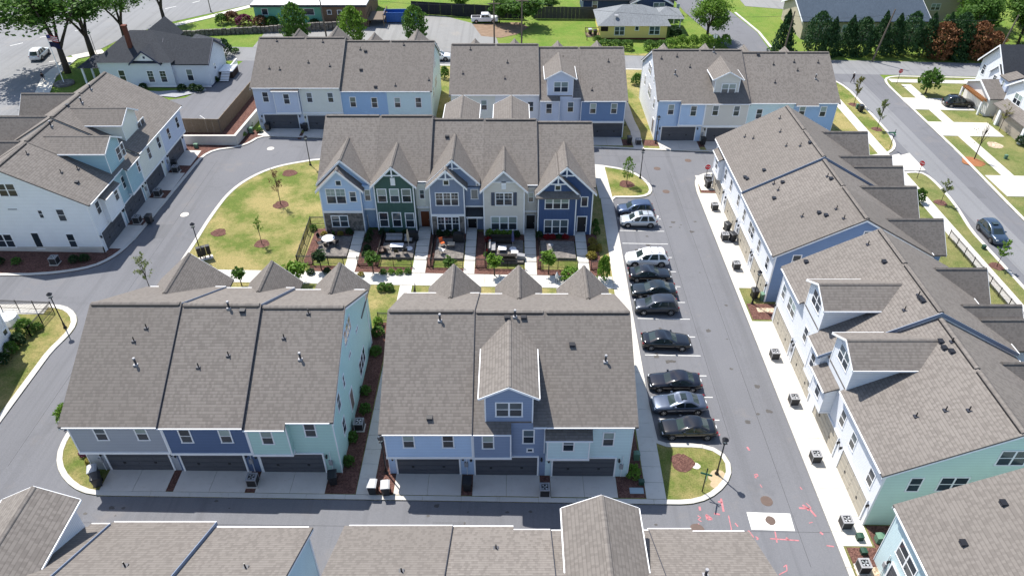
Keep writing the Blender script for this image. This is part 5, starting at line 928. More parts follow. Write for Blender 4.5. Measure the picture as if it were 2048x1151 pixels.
# woods at the right, street trees, lot trees
for i, (x, y, h, r, m, lb) in enumerate(((92, 147, 11, 5, 'mid', 'tall broad green tree behind brown conifers, left'), (101, 146, 12, 5.5, 'mid', 'tall broad green tree behind brown conifers, middle'), (110, 144, 13, 6, 'dark', 'dark tall tree at upper right corner'), (97, 158, 13, 6, 'bright', 'bright crowned tall tree in upper right wood'), (108, 158, 14, 6.5, 'mid', 'tall tree at back of upper right wood'), (86, 143.5, 7, 3.0, 'mid', 'lower green tree filling gap above brown conifers'), (104, 138.5, 7, 3, 'bright', 'bright low tree at right edge above white house'), (118, 150, 12, 6, 'dark', 'dark tree cut by right edge in the wood'))):
    tree(lb, x, y, h, r, h*.82, 'round', LF[m], 6500, .055, 30 + i % 3, .4, 6, group='trees of the upper right wood')
tree('large broad tree shading the side street beyond yellow house', 38.6, 145.5, 8.6, 4.3, 7.4, 'round', LF['bright'], 6500, .052, 33, .45, 7)
for u, v, h, r, m, lb in ((607, 68, 7.2, 2.3, 'mid', 'conical green tree before green shop'), (718, 72, 7.0, 2.2, 'bright', 'conical yellow green tree before brick shop'), (837, 66, 6.6, 2.1, 'mid', 'conical green tree beside the blue skip')):
    x, y = at(u, v); tree(lb, x, y-5, h, r, h*.92, 'column', LF[m], 1900, .11, int(u) % 4 + 40, .3, 5, group='young trees behind the back row')
for i, (x, y, h, r, m, lb) in enumerate(((-2.5, 152, 5.5, 2.6, 'mid', 'leafy tree over the white pickup'), (2.0, 150.5, 6.6, 4.6, 'mid', 'spreading tree between utility poles'), (-11, 158.5, 5, 2.4, 'bright', 'thin leaved tree beyond the dark fence'), (8, 160, 4, 2.4, 'mid', 'shrubby tree behind timber fence'), (-3, 163, 6, 3, 'bright', 'bright tree behind the white pickup'))): tree(lb, x, y, h, r, h*.75, 'round', LF[m], 2600, .085, 44+i, .35, 6)
for i, (u, v, h, r, lb) in enumerate(((160, 146, 16, 9.6, 'largest street tree forking low at upper left'), (186, 113, 14.5, 6.4, 'second street tree behind the forked one at upper left'), (252, 82, 12.5, 5.6, 'street tree right of the brick chimney, upper left'), (330, 45, 11, 5.0, 'street tree near the wide lawn at upper left'))):
    x, y = at(u, v); t = tree(lb, x - (2.0 if i == 0 else 0), y, h, r, h*.62, 'round', LF['mid'], 7500 if i < 2 else 4200, .045, 50+i, .55 if i == 0 else .38, 7, group='street trees at upper left')
    if i == 0: t.rotation_euler = (0, 0, 0); [c for c in t.children if c.name.startswith('crown')][0].location.x -= 4.5
pass

# ================================================================ VEHICLES
def paint(name, col, metal=.35, rough=.28):
    if name in MATS: return MATS[name]
    t = NT(name); t.out(col, rough, .5, metal); t.b.inputs['Coat Weight'].default_value = .8; t.b.inputs['Coat Roughness'].default_value = .06; return t.m
CARGLASS = glass('car_glass', (.02, .03, .03), .05); TYRE = plain('tyre', (.015, .015, .016), .8, .2, var=0); RIM = plain('alloy', (.42, .42, .43), .3, .5, .8, var=0); RED = plain('tail_lamp', (.16, .008, .01), .25, .5, var=0); LAMP = plain('head_lamp', (.65, .68, .7), .15, .6, var=0); BLKP = plain('black_plastic', (.02, .02, .022), .6, .3, var=0)
KIND = {'sedan': dict(L=4.85, W=1.86, H=1.45, top=[(0, .70), (.02, .88), (.06, .98), (.14, 1.0), (.3, .97), (.6, .95), (.7, .95), (.75, .93), (.86, .86), (.94, .77), (.985, .64), (1, .50)], cb=(.115, .715), cr=(.31, .55), belt=.93),
        'suv': dict(L=4.65, W=1.88, H=1.76, top=[(0, .78), (.012, 1.0), (.03, 1.06), (.2, 1.06), (.6, 1.05), (.72, 1.06), (.76, 1.06), (.88, 1.0), (.955, .91), (.99, .76), (1, .58)], cb=(.02, .77), cr=(.13, .57), belt=1.03)}
def interp(T, t):
    for (a, x), (b, y) in zip(T, T[1:]):
        if t <= b: return x + (y-x)*(t-a)/(b-a) if b > a else y
    return T[-1][1]
WID = [(0, .78), (.02, .88), (.07, .965), (.2, 1), (.8, 1), (.92, .95), (.975, .84), (1, .70)]
def car(kind, label, x, y, rz, pt, sunroof=False, rails=False, spare=False, cat=None, scale=1.0, group='cars parked in the bays', z=None):
    K = KIND[kind]; L, Wd, H = K['L'], K['W']/2, K['H']; E = thing('parked_car', label, cat or 'car', (x, y, gz(x)+.012 if z is None else z), rz, group); E.scale = (scale,)*3
    def body():
        b = MB(); N = 34; rings = []
        for i in range(N+1):
            t = i/N; t = t + .02*math.sin(2*math.pi*t)*-1; zt = interp(K['top'], t); w_ = Wd*interp(WID, t); zb = .24 + (.10 if t > .97 or t < .02 else 0); X = (t-.5)*L; sh = max(.04, zt-zb)
            half = [(w_*.80, zb), (w_*.95, zb+sh*.12), (w_, zb+sh*.42), (w_*.985, zb+sh*.68), (w_*.95, zb+sh*.86), (w_*.86, zb+sh*.97), (w_*.55, zb+sh*1.01)]
            rings.append([(X, yy, zz) for yy, zz in half] + [(X, 0, zb+sh*1.02)] + [(X, -yy, zz) for yy, zz in reversed(half)])
        n = len(rings[0])
        for r in rings: b.v += r
        for i in range(N):
            for k in range(n): j = (k+1) % n; b.f.append((i*n+k, i*n+j, (i+1)*n+j, (i+1)*n+k)); b.mi.append(0)
        b.f.append(tuple(range(n))); b.f.append(tuple(N*n+k for k in reversed(range(n)))); b.mi += [0, 0]; b.mats = [pt]; return b.mesh('body', pt, True, True)
    obj('body', cached(('car', kind, pt.name), body), E)
    # cabin rings
    NS = 16
    def ring(tr, tf, bw, z):
        a = (tf-tr)/2*L; cx = ((tr+tf)/2-.5)*L; r = min(.22, bw*.35); P = []
        for k in range(6): yy = -(bw-r) + 2*(bw-r)*k/6; P.append((cx+a+.10*(1-(yy/bw)**2)-.06, yy))
        for k in range(3): t = R(30*k); P.append((cx+a-r+r*math.cos(t), bw-r+r*math.sin(t)))
        for k in range(NS): P.append((cx+(a-r)-2*(a-r)*k/NS, bw+.03*math.sin(math.pi*k/NS)))
        for k in range(3): t = R(90+30*k); P.append((cx-a+r+r*math.cos(t), bw-r+r*math.sin(t)))
        for k in range(6): yy = (bw-r) - 2*(bw-r)*k/6; P.append((cx-a-.07*(1-(yy/bw)**2)+.03, yy))
        for k in range(3): t = R(180+30*k); P.append((cx-a+r+r*math.cos(t), -bw+r+r*math.sin(t)))
        for k in range(NS): P.append((cx-(a-r)+2*(a-r)*k/NS, -bw-.03*math.sin(math.pi*k/NS)))
        for k in range(3): t = R(270+30*k); P.append((cx+a-r+r*math.cos(t), -bw+r+r*math.sin(t)))
        return [(x_, y_, z - (.11 if kind == 'suv' else .09)*((x_-cx+.15)/a)**2*(1 if z > K['belt']+.1 else 0)) for x_, y_ in P]
    b0, b1 = K['cb']; r0, r1 = K['cr']; f = .80
    R0 = ring(b0, b1, Wd*.90, K['belt']-.03); R1 = ring(b0+(r0-b0)*f, b1+(r1-b1)*f, Wd*(.90-.16*f), K['belt']+(H-K['belt'])*.84); R2 = ring(r0, r1, Wd*.715, H-.035); R3 = ring(r0+.03, r1-.035, Wd*.62, H)
    def sect(lst, mat, nm, off=0.0):
        b = MB()
        for k in lst: j = (k+1) % NR; b.poly([R0[k], R0[j], R1[j], R1[k]], mat)
        return b
    NR = len(R0); front = list(range(6)); left = [9+k for k in range(NS) if k not in ((7,) if kind == 'sedan' else (5, 11))]; rear = [12+NS+k for k in range(6)]; right = [21+NS+k for k in range(NS) if k not in ((8,) if kind == 'sedan' else (4, 10))]
    rest = [k for k in range(NR) if k not in front + rear + left + right]
    for lst, nm in ((front, 'windscreen'), (rear, 'rear_window'), (left, 'side_window'), (right, 'side_window')):
        def mk(lst=lst, nm=nm): return sect(lst, CARGLASS, nm).mesh(nm, CARGLASS, True)
        obj(nm, cached(('cg', kind, nm, lst[0]), mk), E)
    def roofm():
        b = sect(rest, pt, 'roof'); o = 0
        for A, B in ((R1, R2), (R2, R3)):
            for k in range(NR): j = (k+1) % NR; b.poly([A[k], A[j], B[j], B[k]], pt)
        b.poly(R3, pt); me = b.mesh('roof', pt, False); bm = bmesh.new(); bm.from_mesh(me); bmesh.ops.remove_doubles(bm, verts=bm.verts, dist=.002); bm.to_mesh(me); bm.free(); me.polygons.foreach_set('use_smooth', [True]*len(me.polygons)); return me
    obj('roof', cached(('croof', kind, pt.name), roofm), E)
    rr = .335 if kind == 'sedan' else .375
    def tyre(): b = MB(); b.lathe([(rr*.62, -.11), (rr*.96, -.11), (rr, -.06), (rr, .06), (rr*.96, .11), (rr*.62, .11)], 20, (0, 0, 0), TYRE); return b.mesh('tyre', TYRE, False, True)
    def rim():
        b = MB(); b.lathe([(rr*.60, -.02), (rr*.64, .10), (rr*.58, .113), (rr*.5, .09)], 16, (0, 0, 0), RIM)
        for q in range(5): a = 6.283*q/5; b.prism([(.03*math.cos(a+1.57), .03*math.sin(a+1.57), .115), (.03*math.cos(a-1.57), .03*math.sin(a-1.57), .115), (rr*.58*math.cos(a-.1), rr*.58*math.sin(a-.1), .118), (rr*.58*math.cos(a+.1), rr*.58*math.sin(a+.1), .118)], (0, 0, -.03), RIM)
        return b.mesh('rim', RIM, False, True)
    for t in (.185, .80):
        for s in (-1, 1):
            w_ = obj('wheel', cached(('arch', kind), lambda: (lambda q: (q.lathe([(rr*1.14, -.10), (rr*1.14, .006), (rr*1.0, .007)], 20, (0, 0, 0), BLKP), q.mesh('wheel', BLKP, False, True))[1])(MB())), E, ((t-.5)*L, s*(Wd*.992), rr)); w_.rotation_euler = (R(-90)*s, 0, 0)
            obj('tyre', cached(('tyre', kind), tyre), w_, (0, 0, -.085)); obj('rim', cached(('rim', kind), rim), w_, (0, 0, -.08))
    def bx(nm, mat, *a): b = MB(); b.box(*a, mat); b.build(nm, mat, E)
    for s in (-1, 1):
        zt = interp(K['top'], .95); bx('headlight', LAMP, L*.425, L*.472, min(s*Wd*.56, s*Wd*.83), max(s*Wd*.56, s*Wd*.83), zt-.16, zt-.045)
        zt = interp(K['top'], .05); bx('tail_light', RED, -L*.497, -L*.462, min(s*Wd*.68, s*Wd*.88), max(s*Wd*.68, s*Wd*.88), zt-.22, zt-.10)
        bx('mirror', pt, (b1-.5)*L-.62, (b1-.5)*L-.45, min(s*Wd*.93, s*Wd*1.11), max(s*Wd*.93, s*Wd*1.11), K['belt']+.03, K['belt']+.17)
        bx('sill', BLKP, -L*.24, L*.24, min(s*Wd*.97, s*Wd*1.005), max(s*Wd*.97, s*Wd*1.005), .23, .32)
        if rails: bx('roof_rail', BLKP, (r0-.5)*L+.2, (r1-.5)*L-.25, min(s*Wd*.58, s*Wd*.62), max(s*Wd*.58, s*Wd*.62), H+.02, H+.055)
    bx('grille', BLKP, L*.477, L*.496, -Wd*.42, Wd*.42, .40, .60); bx('number_plate', WHITE, -L*.503, -L*.49, -.17, .17, .62, .74)
    if rails:
        for t in (.25, .42): bx('roof_bar', BLKP, (t-.5)*L, (t-.5)*L+.05, -Wd*.58, Wd*.58, H+.03, H+.06)
    if sunroof: bx('sunroof', CARGLASS, (r1-.5)*L-.80, (r1-.5)*L-.30, -.36, .36, H-.01, H+.034)
    if spare: b = MB(); b.lathe([(.1, 0), (.32, .0), (.34, .08), (.32, .16), (.05, .18)], 16, (0, 0, 0), WHITE); o = b.build('spare_wheel_cover', WHITE, E); o.location = (-L*.5-.02, 0, .95); o.rotation_euler = (0, R(-90), 0)
    return E
bk = paint('paint_black', (.004, .0045, .006), 0, .12); by = lambda j: 42.73 + 2.765*j
PW = math.pi
car('sedan', 'black sedan nearest the kerbed corner lawn', 15.0, by(0)-.1, PW, bk)
car('sedan', 'silver blue sedan with sunroof, second from corner lawn', 14.75, by(1), PW+.02, paint('paint_silverblue', (.085, .105, .145), .6, .3), sunroof=True)
car('sedan', 'black sedan third from corner lawn, nose to the path', 14.85, by(2), PW-.01, paint('paint_black2', (.004, .004, .008), 0, .12))
car('sedan', 'black fastback parked alone, nose to the drive', 15.05, by(4)+.1, -.03, bk)
car('suv', 'dark grey crossover with pale bonnet below two black sedans', 14.9, by(6), PW, paint('paint_charcoal', (.035, .042, .055), .6, .3), scale=.98)
car('sedan', 'dark teal black sedan squeezed between crossover and black sedan', 15.05, by(7), PW, paint('paint_teal', (.005, .01, .012), 0, .12))
car('sedan', 'black sedan backed in beside the white off roader', 15.1, by(8)+.1, 0, bk, scale=.98)
car('suv', 'white off roader with roof bars in the parking row', 15.2, by(9)+.2, PW, paint('paint_white', (.72, .73, .74), 0, .3), rails=True, scale=1.03)
car('suv', 'silver off roader with spare wheel on tail in parking row', 15.35, by(12)+.05, PW, paint('paint_silver', (.50, .53, .55), .5, .3), sunroof=True, rails=True, spare=True, scale=.95)
car('suv', 'steel blue crossover farthest in the parking row', 15.35, by(13)-.1, PW+.03, paint('paint_steel', (.055, .085, .15), .5, .3), scale=.97)
car('suv', 'black four wheel drive car on the pale right hand drive', 73.4, 114.4, -.02, bk, group='cars on the right street', spare=False, rails=True, scale=1.03)
car('suv', 'blue grey crossover parked along the right street', 58.2, 74.7, R(-90), paint('paint_bluegrey', (.035, .06, .10), .4, .3), sunroof=True, group='cars on the right street')
x, y = at(887, 122); car('suv', 'white car half seen between back row blocks', x-1.0, y+.6, 0, MATS['paint_white'], group='cars on far streets')
x, y = at(76, 121); car('suv', 'white and grey car driving away on the old street', x-.3, y+1.6, R(97), paint('paint_whitegrey', (.55, .56, .57), .2, .3), group='cars on far streets', scale=1.05)
# pickup
E = thing('pickup_truck', 'white pickup truck parked by the dark fence', 'truck', (-5.6, 152.6, gz(-5.6)+.03), .02); WP = MATS['paint_white']
b = MB(); b.prism([(-2.7, -.95, .4), (2.7, -.95, .4), (2.75, -.95, .8), (2.55, -.95, 1.05), (1.2, -.95, 1.12), (-2.75, -.95, 1.12)], (0, 1.9, 0), WP); b.build('body', WP, E)
b = MB(); b.prism([(-.75, -.85, 1.121), (1.35, -.85, 1.121), (.75, -.75, 1.75), (-.65, -.75, 1.75)], (0, 1.7, 0), WP); b.build('cab', WP, E)
b = MB(); b.prism([(.15, -.90, 1.2), (1.1, -.90, 1.2), (.7, -.84, 1.65), (.15, -.84, 1.65)], (0, .04, 0), CARGLASS); b.build('side_window', CARGLASS, E); b = MB(); b.box(-.6, .05, -.9, -.86, 1.2, 1.62, CARGLASS); b.build('side_window', CARGLASS, E)
b = MB(); b.box(-2.6, -.85, -.78, .78, 1.10, 1.135, M_BLACK); b.build('bed', M_BLACK, E)
for xx in (-1.7, 1.75):
    for s in (-1, 1): b = MB(); b.tube((xx, s*.72, .4), (xx, s*.97, .4), .4, .4, 16, TYRE); w_ = b.build('wheel', TYRE, E); q = MB(); q.tube((xx, s*.95, .4), (xx, s*.985, .4), .22, .2, 12, RIM); q.build('rim', RIM, w_)
# skip
E = thing('skip', 'long open blue waste skip behind the shop', 'skip', (-22.6, 152.0, gz(-22.6)), .03); BLU = plain('skip_blue', (.02, .10, .34), .5, .4, var=.2)
for nm, a in (('side_panel', (-3.3, 3.3, -1.25, -1.15, .2, 2.1)), ('side_panel', (-3.3, 3.3, 1.15, 1.25, .2, 2.1)), ('end_panel', (-3.3, -3.2, -1.15, 1.15, .2, 2.1)), ('end_panel', (3.2, 3.3, -1.15, 1.15, .2, 2.1)), ('floor', (-3.2, 3.2, -1.15, 1.15, .2, .3))): b = MB(); b.box(*a, BLU); b.build(nm, BLU, E)
for k in range(7): b = MB(); b.box(-3.1+k*1.0, -2.98+k*1.0, -1.32, -1.25, .2, 2.1, BLU); b.build('rib', BLU, E)
b = MB(); b.box(1.0, 2.6, -1.36, -1.33, 1.0, 1.7, WHITE); b.build('notice', WHITE, E)

# ================================================================ STREET FURNITURE
def lamp(label, x, y, h=4.3):
    E = thing('street_lamp', label, 'street lamp', (x, y, gz(x)+.05), 0, 'black lantern street lamps')
    def p(): b = MB(); b.tube((0, 0, 0), (0, 0, 3.75), .065, .05, 10, M_BLACK); return b.mesh('pole', M_BLACK, True)
    def ba(): b = MB(); b.lathe([(.17, 0), (.17, .12), (.11, .18), (.095, .6), (.07, .66)], 12, (0, 0, 0), M_BLACK); return b.mesh('base', M_BLACK)
    def hd(): b = MB(); b.lathe([(.07, 3.72), (.12, 3.8), (.15, 4.12), (.15, 4.14)], 8, (0, 0, 0), plain('lamp_glass', (.5, .5, .47), .2, .5, var=0)); return b.mesh('lantern', MATS['lamp_glass'])
    def cp(): b = MB(); b.lathe([(.27, 4.12), (.28, 4.16), (.12, 4.3), (.05, 4.38)], 8, (0, 0, 0), M_BLACK); b.box(-.17, .17, -.17, .17, 3.78, 3.82, M_BLACK); return b.mesh('cap', M_BLACK)
    for n, f in (('pole', p), ('base', ba), ('lantern', hd), ('cap', cp)): obj(n, cached(('lamp', n), f), E)
for u, v, lb in ((131, 656, 'street lamp on lawn tip left of front left block'), (773, 946, 'street lamp between the two front blocks'), (621, 331, 'street lamp by kerb at left of gabled row'), (404, 512, 'street lamp beside the black mailbox bank'), (1433, 948, 'street lamp on the kerbed corner lawn'), (1504, 608, 'street lamp between the two east blocks'), (1280, 357, 'street lamp on the small tree island'), (1311, 288, 'street lamp by white wall near narrow path')): x, y = at(u, v); lamp(lb, x, y)
def text_mesh(s, size, mat):
    cu = bpy.data.curves.new('t', 'FONT'); cu.body = s; cu.size = size; cu.align_x = 'CENTER'; cu.align_y = 'CENTER'; cu.extrude = .004; o = bpy.data.objects.new('t', cu); me = bpy.data.meshes.new_from_object(o); me.materials.append(mat); bpy.data.objects.remove(o); return me
def stop_sign(label, x, y, rz, back=False):
    E = thing('stop_sign', label, 'stop sign', (x, y, gz(x)+.05), rz, 'stop signs'); b = MB(); b.box(-.03, .03, .0, .05, 0, 2.75, M_BLACK); b.build('post', M_BLACK, E)
    oc = lambda r, yy: [(r*math.cos(R(22.5+45*k)), yy, 2.35+r*math.sin(R(22.5+45*k))) for k in range(8)]
    b = MB(); b.prism(oc(.42, -.012), (0, .012, 0), WHITE); p = b.build('plate', WHITE, E); b = MB(); b.prism(oc(.385, -.02), (0, .007, 0), M_SIGNR); b.build('face', M_SIGNR, p)
    t = obj('lettering', cached('stoptxt', lambda: text_mesh('STOP', .27, WHITE)), p, (0, -.025, 2.35)); t.rotation_euler = (R(90), 0, 0)
x, y = at(1410, 366); stop_sign('stop sign at the kerb nose of far east row', x, y, 0)
x, y = at(1833, 358); stop_sign('stop sign on right verge at the estate exit', x, y, R(-58))
x, y = at(1793, 169); stop_sign('stop sign on pavement corner by the far street', x, y, 0)
x, y = at(1427, 98); stop_sign('grey backed stop sign seen from behind by side street', x, y, R(180))
def street_sign(label, x, y, rz, h=2.9):
    E = thing('street_sign', label, 'street sign', (x, y, gz(x)+.05), rz, 'street name signs'); b = MB(); b.tube((0, 0, 0), (0, 0, h), .045, .045, 8, M_BLACK); b.build('post', M_BLACK, E); b = MB(); b.lathe([(.03, h), (.07, h+.05), (.03, h+.13)], 8, (0, 0, 0), M_BLACK); b.build('finial', M_BLACK, E)
    b = MB(); b.box(-.95, .12, -.05, -.03, h-.42, h-.22, M_SIGNG); b.build('blade', M_SIGNG, E); b = MB(); b.box(-.03, -.01, -.45, .45, h-.64, h-.44, M_SIGNG); b.build('blade', M_SIGNG, E)
x, y = at(1779, 298); street_sign('green street name sign on right verge', x, y, 0)
x, y = at(1404, 983); street_sign('green street name sign on the kerbed corner lawn', x, y, R(70), 2.7)
x, y = at(193, 108); street_sign('green street name sign under trees at upper left', x, y, 0, 4.2)
# bins and air units
def bin_(label, x, y, rz, lid=None, z=None):
    E = thing('wheelie_bin', label, 'bin', (x, y, gz(x)+.105 if z is None else z), rz, 'wheeled refuse bins')
    def bd(): b = MB(); b.prism([(-.25, -.28, .06), (.25, -.28, .06), (.25, .28, .06), (-.25, .28, .06)], (0, 0, .01), M_BIN); b.v += [(-.26, -.29, .05), (.26, -.29, .05), (.26, .29, .05), (-.26, .29, .05), (-.33, -.38, 1.0), (.33, -.38, 1.0), (.33, .38, 1.0), (-.33, .38, 1.0)]; b.f += [(8+a, 8+c, 8+d, 8+e) for a, c, d, e in ((0, 1, 5, 4), (1, 2, 6, 5), (2, 3, 7, 6), (3, 0, 4, 7), (4, 5, 6, 7), (3, 2, 1, 0))]; b.mi += [0]*6; return b.mesh('body', M_BIN, False, True)
    def ld(): b = MB(); b.prism([(-.36, -.42, 1.0), (.36, -.42, 1.0), (.36, -.42, 1.05), (.22, -.42, 1.1), (-.22, -.42, 1.1), (-.36, -.42, 1.05)], (0, .86, 0), lid or M_BIN); return b.mesh('lid', lid or M_BIN, False, True)
    obj('body', cached('binb', bd), E); obj('lid', cached(('binl', (lid or M_BIN).name), ld), E)
    for s in (-1, 1): obj('wheel', cached('binw', lambda: (lambda q: (q.tube((-.03, 0, 0), (.03, 0, 0), .13, .13, 12, TYRE), q.mesh('wheel', TYRE))[1])(MB())), E, (s*.27, .33, .13))
    obj('handle', cached('binh', lambda: (lambda q: (q.tube((-.25, .46, .98), (.25, .46, .98), .02, .02, 6, M_BIN), q.mesh('handle', M_BIN))[1])(MB())), E)
for u, v, rz, lid, lb in ((747, 985, 0, M_BINLID, 'pale lidded bin, left of pair between front blocks'), (773, 987, .1, M_BINLID, 'pale lidded bin, right of pair between front blocks'), (668, 966, .2, None, 'dark bin at right corner of mint house garage'), (935, 978, 0, None, 'dark bin between light blue and slate garages'), (193, 955, .4, M_BINLID, 'pale lidded bin on corner lawn, farther of pair'), (199, 970, .4, None, 'dark bin on corner lawn by grey garage'),
                          (301, 447, 0, None, 'dark bin standing in the alley by west drives'), (1453, 462, .3, None, 'dark bin behind air unit at middle of east drives'), (1464, 483, .2, None, 'dark bin in front of air unit on east drives'), (1507, 596, 0, None, 'dark bin by street lamp between east blocks'), (1415, 376, .2, None, 'dark bin near stop sign at far east drives'), (1258, 288, 0, None, 'dark bin by the curving path, back row'), (1405, 290, 0, None, 'dark bin between back row garages on right'), (537, 262, 0, None, 'dark bin left of first back row garage'), (612, 263, .1, None, 'dark bin between first two back row garages'), (352, 337, .2, None, 'dark bin beside air unit at far west drives'), (1190, 72, .1, None, 'dark bin by yellow house stair'), (1180, 70, .1, M_BINLID, 'white lidded bin by yellow house stair'), (1720, 224, 0, None, 'small dark green bin on right street verge')):
    x, y = at(u, v); bin_(lb, x, y, rz, lid)
def ac(label, x, y, rz=0, z=None):
    E = thing('air_conditioner', label, 'air conditioner', (x, y, gz(x)+.1 if z is None else z), rz, 'outdoor air conditioning units')
    def cs(): b = MB(); b.box(-.42, .42, -.42, .42, 0, .07, M_DRIVE); b.box(-.38, .38, -.38, .38, .07, .84, M_FIN); 
    def c1():
        b = MB(); b.box(-.37, .37, -.37, .37, .08, .80, M_FIN)
        for a in (-.39, .35):
            for c in (-.39, .35): b.box(a, a+.04, c, c+.04, .07, .82, M_ACG)
        return b.mesh('casing', M_FIN, False, True)
    def tp():
        b = MB(); b.box(-.4, .4, -.4, -.26, .82, .88, M_ACG); b.box(-.4, .4, .26, .4, .82, .88, M_ACG); b.box(-.4, -.26, -.26, .26, .82, .88, M_ACG); b.box(.26, .4, -.26, .26, .82, .88, M_ACG)
        for k in range(20): a = 6.283*k/20; b.tube((.36*math.cos(a), .36*math.sin(a), .875), (.30*math.cos(a), .30*math.sin(a), .89), .03, .02, 5, M_ACG)
        return b.mesh('top_panel', M_ACG, False, True)
    def fn():
        b = MB(); b.lathe([(.3, .80), (.3, .81)], 16, (0, 0, 0), M_BLACK)
        for k in range(4): a = 1.57*k+.4; b.prism([(0, 0, .835), (.26*math.cos(a), .26*math.sin(a), .83), (.27*math.cos(a+.7), .27*math.sin(a+.7), .85)], (0, 0, .008), M_METAL)
        return b.mesh('fan', M_METAL, False, True)
    def sl(): b = MB(); b.box(-.46, .46, -.46, .46, 0, .07, M_DRIVE); return b.mesh('pad', M_DRIVE)
    for n, f in (('casing', c1), ('top_panel', tp), ('fan', fn), ('pad', sl)): obj(n, cached(('ac', n), f), E)
for u, v, lb in ((508, 968, 'air unit between navy and mint garages'), (1089, 988, 'air unit between slate and aqua garages'), (720, 857, 'air unit in the bed beside mint wall'), (1414, 363, 'air unit beside stop sign at far east row'), (1428, 420, 'air unit second along east drives'), (1448, 480, 'air unit between two dark bins on east drives'), (1471, 538, 'air unit fourth along east drives, on red mulch'), (1547, 716, 'air unit below the farther dormer of near east block'), (1585, 807, 'air unit below nearer dormer on east drives'), (1628, 921, 'air unit beside second last east garage'), (1688, 1052, 'air unit at corner of mint green gable house'), (1723, 1140, 'air unit at lower right beside aqua house'),
                 (277, 446, 'air unit by nearest west garage'), (318, 392, 'air unit between second and third west garages'), (354, 345, 'air unit by far west garage'), (112, 528, 'air unit in bed under white west wall'), (618-10, 258, 'air unit between back row garages at left'), (1082, 1000-60, ''), (1276, 300-10, 'air unit at the corner by narrow path')):
    if lb: x, y = at(u, v); ac(lb, x, y)
def cabinet(label, x, y, rz=0, s=(.5, .4, .75), m=None):
    E = thing('utility_cabinet', label, 'utility box', (x, y, gz(x)+.08), rz, 'green utility cabinets'); b = MB(); m = m or M_GREENBOX; b.box(-s[0]/2, s[0]/2, -s[1]/2, s[1]/2, 0, s[2]*.85, m); b.build('case', m, E); b = MB(); b.prism([(-s[0]/2-.03, -s[1]/2-.03, s[2]*.85), (s[0]/2+.03, -s[1]/2-.03, s[2]*.85), (s[0]/2+.03, -s[1]/2-.03, s[2]*.93), (0, -s[1]/2-.03, s[2]), (-s[0]/2-.03, -s[1]/2-.03, s[2]*.93)], (0, s[1]+.06, 0), m); b.build('lid', m, E)
for u, v, lb, s in ((1272, 918, 'small green cabinet beside clipped shrub at aqua house', (.45, .4, .8)), (1524, 600, 'pale green cabinet on mulch between east blocks', (.5, .5, .9)), (1717, 1078, 'dark green box on mulch at near end of east row', (.45, .4, .5)), (1757, 1082, 'pale green rounded box in bed at lower right', (.6, .5, .7)), (1725, 1106, 'dark green box on pebbles at lower right', (.4, .4, .4)), (1851, 168, 'long green cabinet by pavement near far street', (1.3, .5, .6)), (1713, 218, 'slim green pedestal on right street verge', (.35, .3, .8)), (1966, 498, 'dark green pedestal near the blue parked car', (.35, .35, .5)), (2010, 318, 'pale green pedestal on lawn across the street', (.4, .3, .6)), (503, 270-4, 'green cabinet at end of bright shrubs', (.5, .5, .8)), (393, 296, 'green box by retaining wall at west drives', (.5, .4, .6)), (1282, 968, 'low dark box in bed beside aqua garage', (.4, .3, .45))): x, y = at(u, v); cabinet(lb, x, y, 0, s, plain('dark_green_case', (.02, .06, .04), .5, .3, var=.2) if 'dark' in lb else None)
x, y = at(1273, 982); b = MB(); b.box(-.55, .55, -.28, .28, 0, .05, plain('meter_lid', (.30, .38, .42), .6, .2, var=.2)); o = b.build('meter_cover', MATS['meter_lid']); o.location = (x, y, gz(x)+.08); tag(o, 'flat grey blue meter cover in mulch beside aqua garage', 'meter cover')
# mailbox bank
x, y = at(412, 518); E = thing('mailbox_bank', 'black mailbox bank at edge of the oval lawn', 'mailbox', (x, y, gz(x)+.1), R(28))
b = MB(); b.box(-.8, .8, -.35, .35, 0, .1, M_DRIVE); b.build('plinth', M_DRIVE, E)
for k in range(3):
    b = MB(); b.box(-.72+k*.49, -.27+k*.49, -.22, .22, .55, 1.6, M_BLACK); c = b.build('cabinet', M_BLACK, E); b = MB(); b.box(-.56+k*.49, -.43+k*.49, -.08, .08, .1, .55, M_BLACK); b.build('pedestal', M_BLACK, E)
    for q in range(4): b = MB(); b.box(-.70+k*.49, -.29+k*.49, -.235, -.222, .60+q*.245, .82+q*.245, BLKP); b.build('door', BLKP, c)
# fences
def iron_fence(label, pts, h=1.15, step=1.9, z0=.1, lift=0):
    E = thing('iron_fence', label, 'fence', (pts[0][0], pts[0][1], 0), 0, 'black iron fences'); o = Vector((pts[0][0], pts[0][1], 0)); pk = MB()
    for a, c in zip(pts, pts[1:]):
        A, C = Vector((*a, 0)), Vector((*c, 0)); L = (C-A).length; n = max(1, round(L/step)); d = (C-A)/L; nn = Vector((-d.y, d.x, 0))
        for i in range(n+1):
            p = A + d*L*i/n; z = gz(p.x)+z0+lift; q = p-o; b = MB(); b.box(q.x-.033, q.x+.033, q.y-.033, q.y+.033, z-.2, z+h+.08, M_BLACK); b.build('post', M_BLACK, E)
        for zz in (.18, h-.12, h):
            b = MB(); p, q = A-o, C-o; b.tube((p.x, p.y, gz(a[0])+z0+lift+zz), (q.x, q.y, gz(c[0])+z0+lift+zz), .026, .026, 4, M_BLACK); b.build('rail', M_BLACK, E)
        for i in range(int(L/.14)): p = A + d*(.14*i+.07); q = p-o; z = gz(p.x)+z0+lift; pk.box(q.x-.012, q.x+.012, q.y-.012, q.y+.012, z+.1, z+h, M_BLACK)
    k = pk.build('pickets', M_BLACK, E, fix=False); k['kind'] = 'stuff'
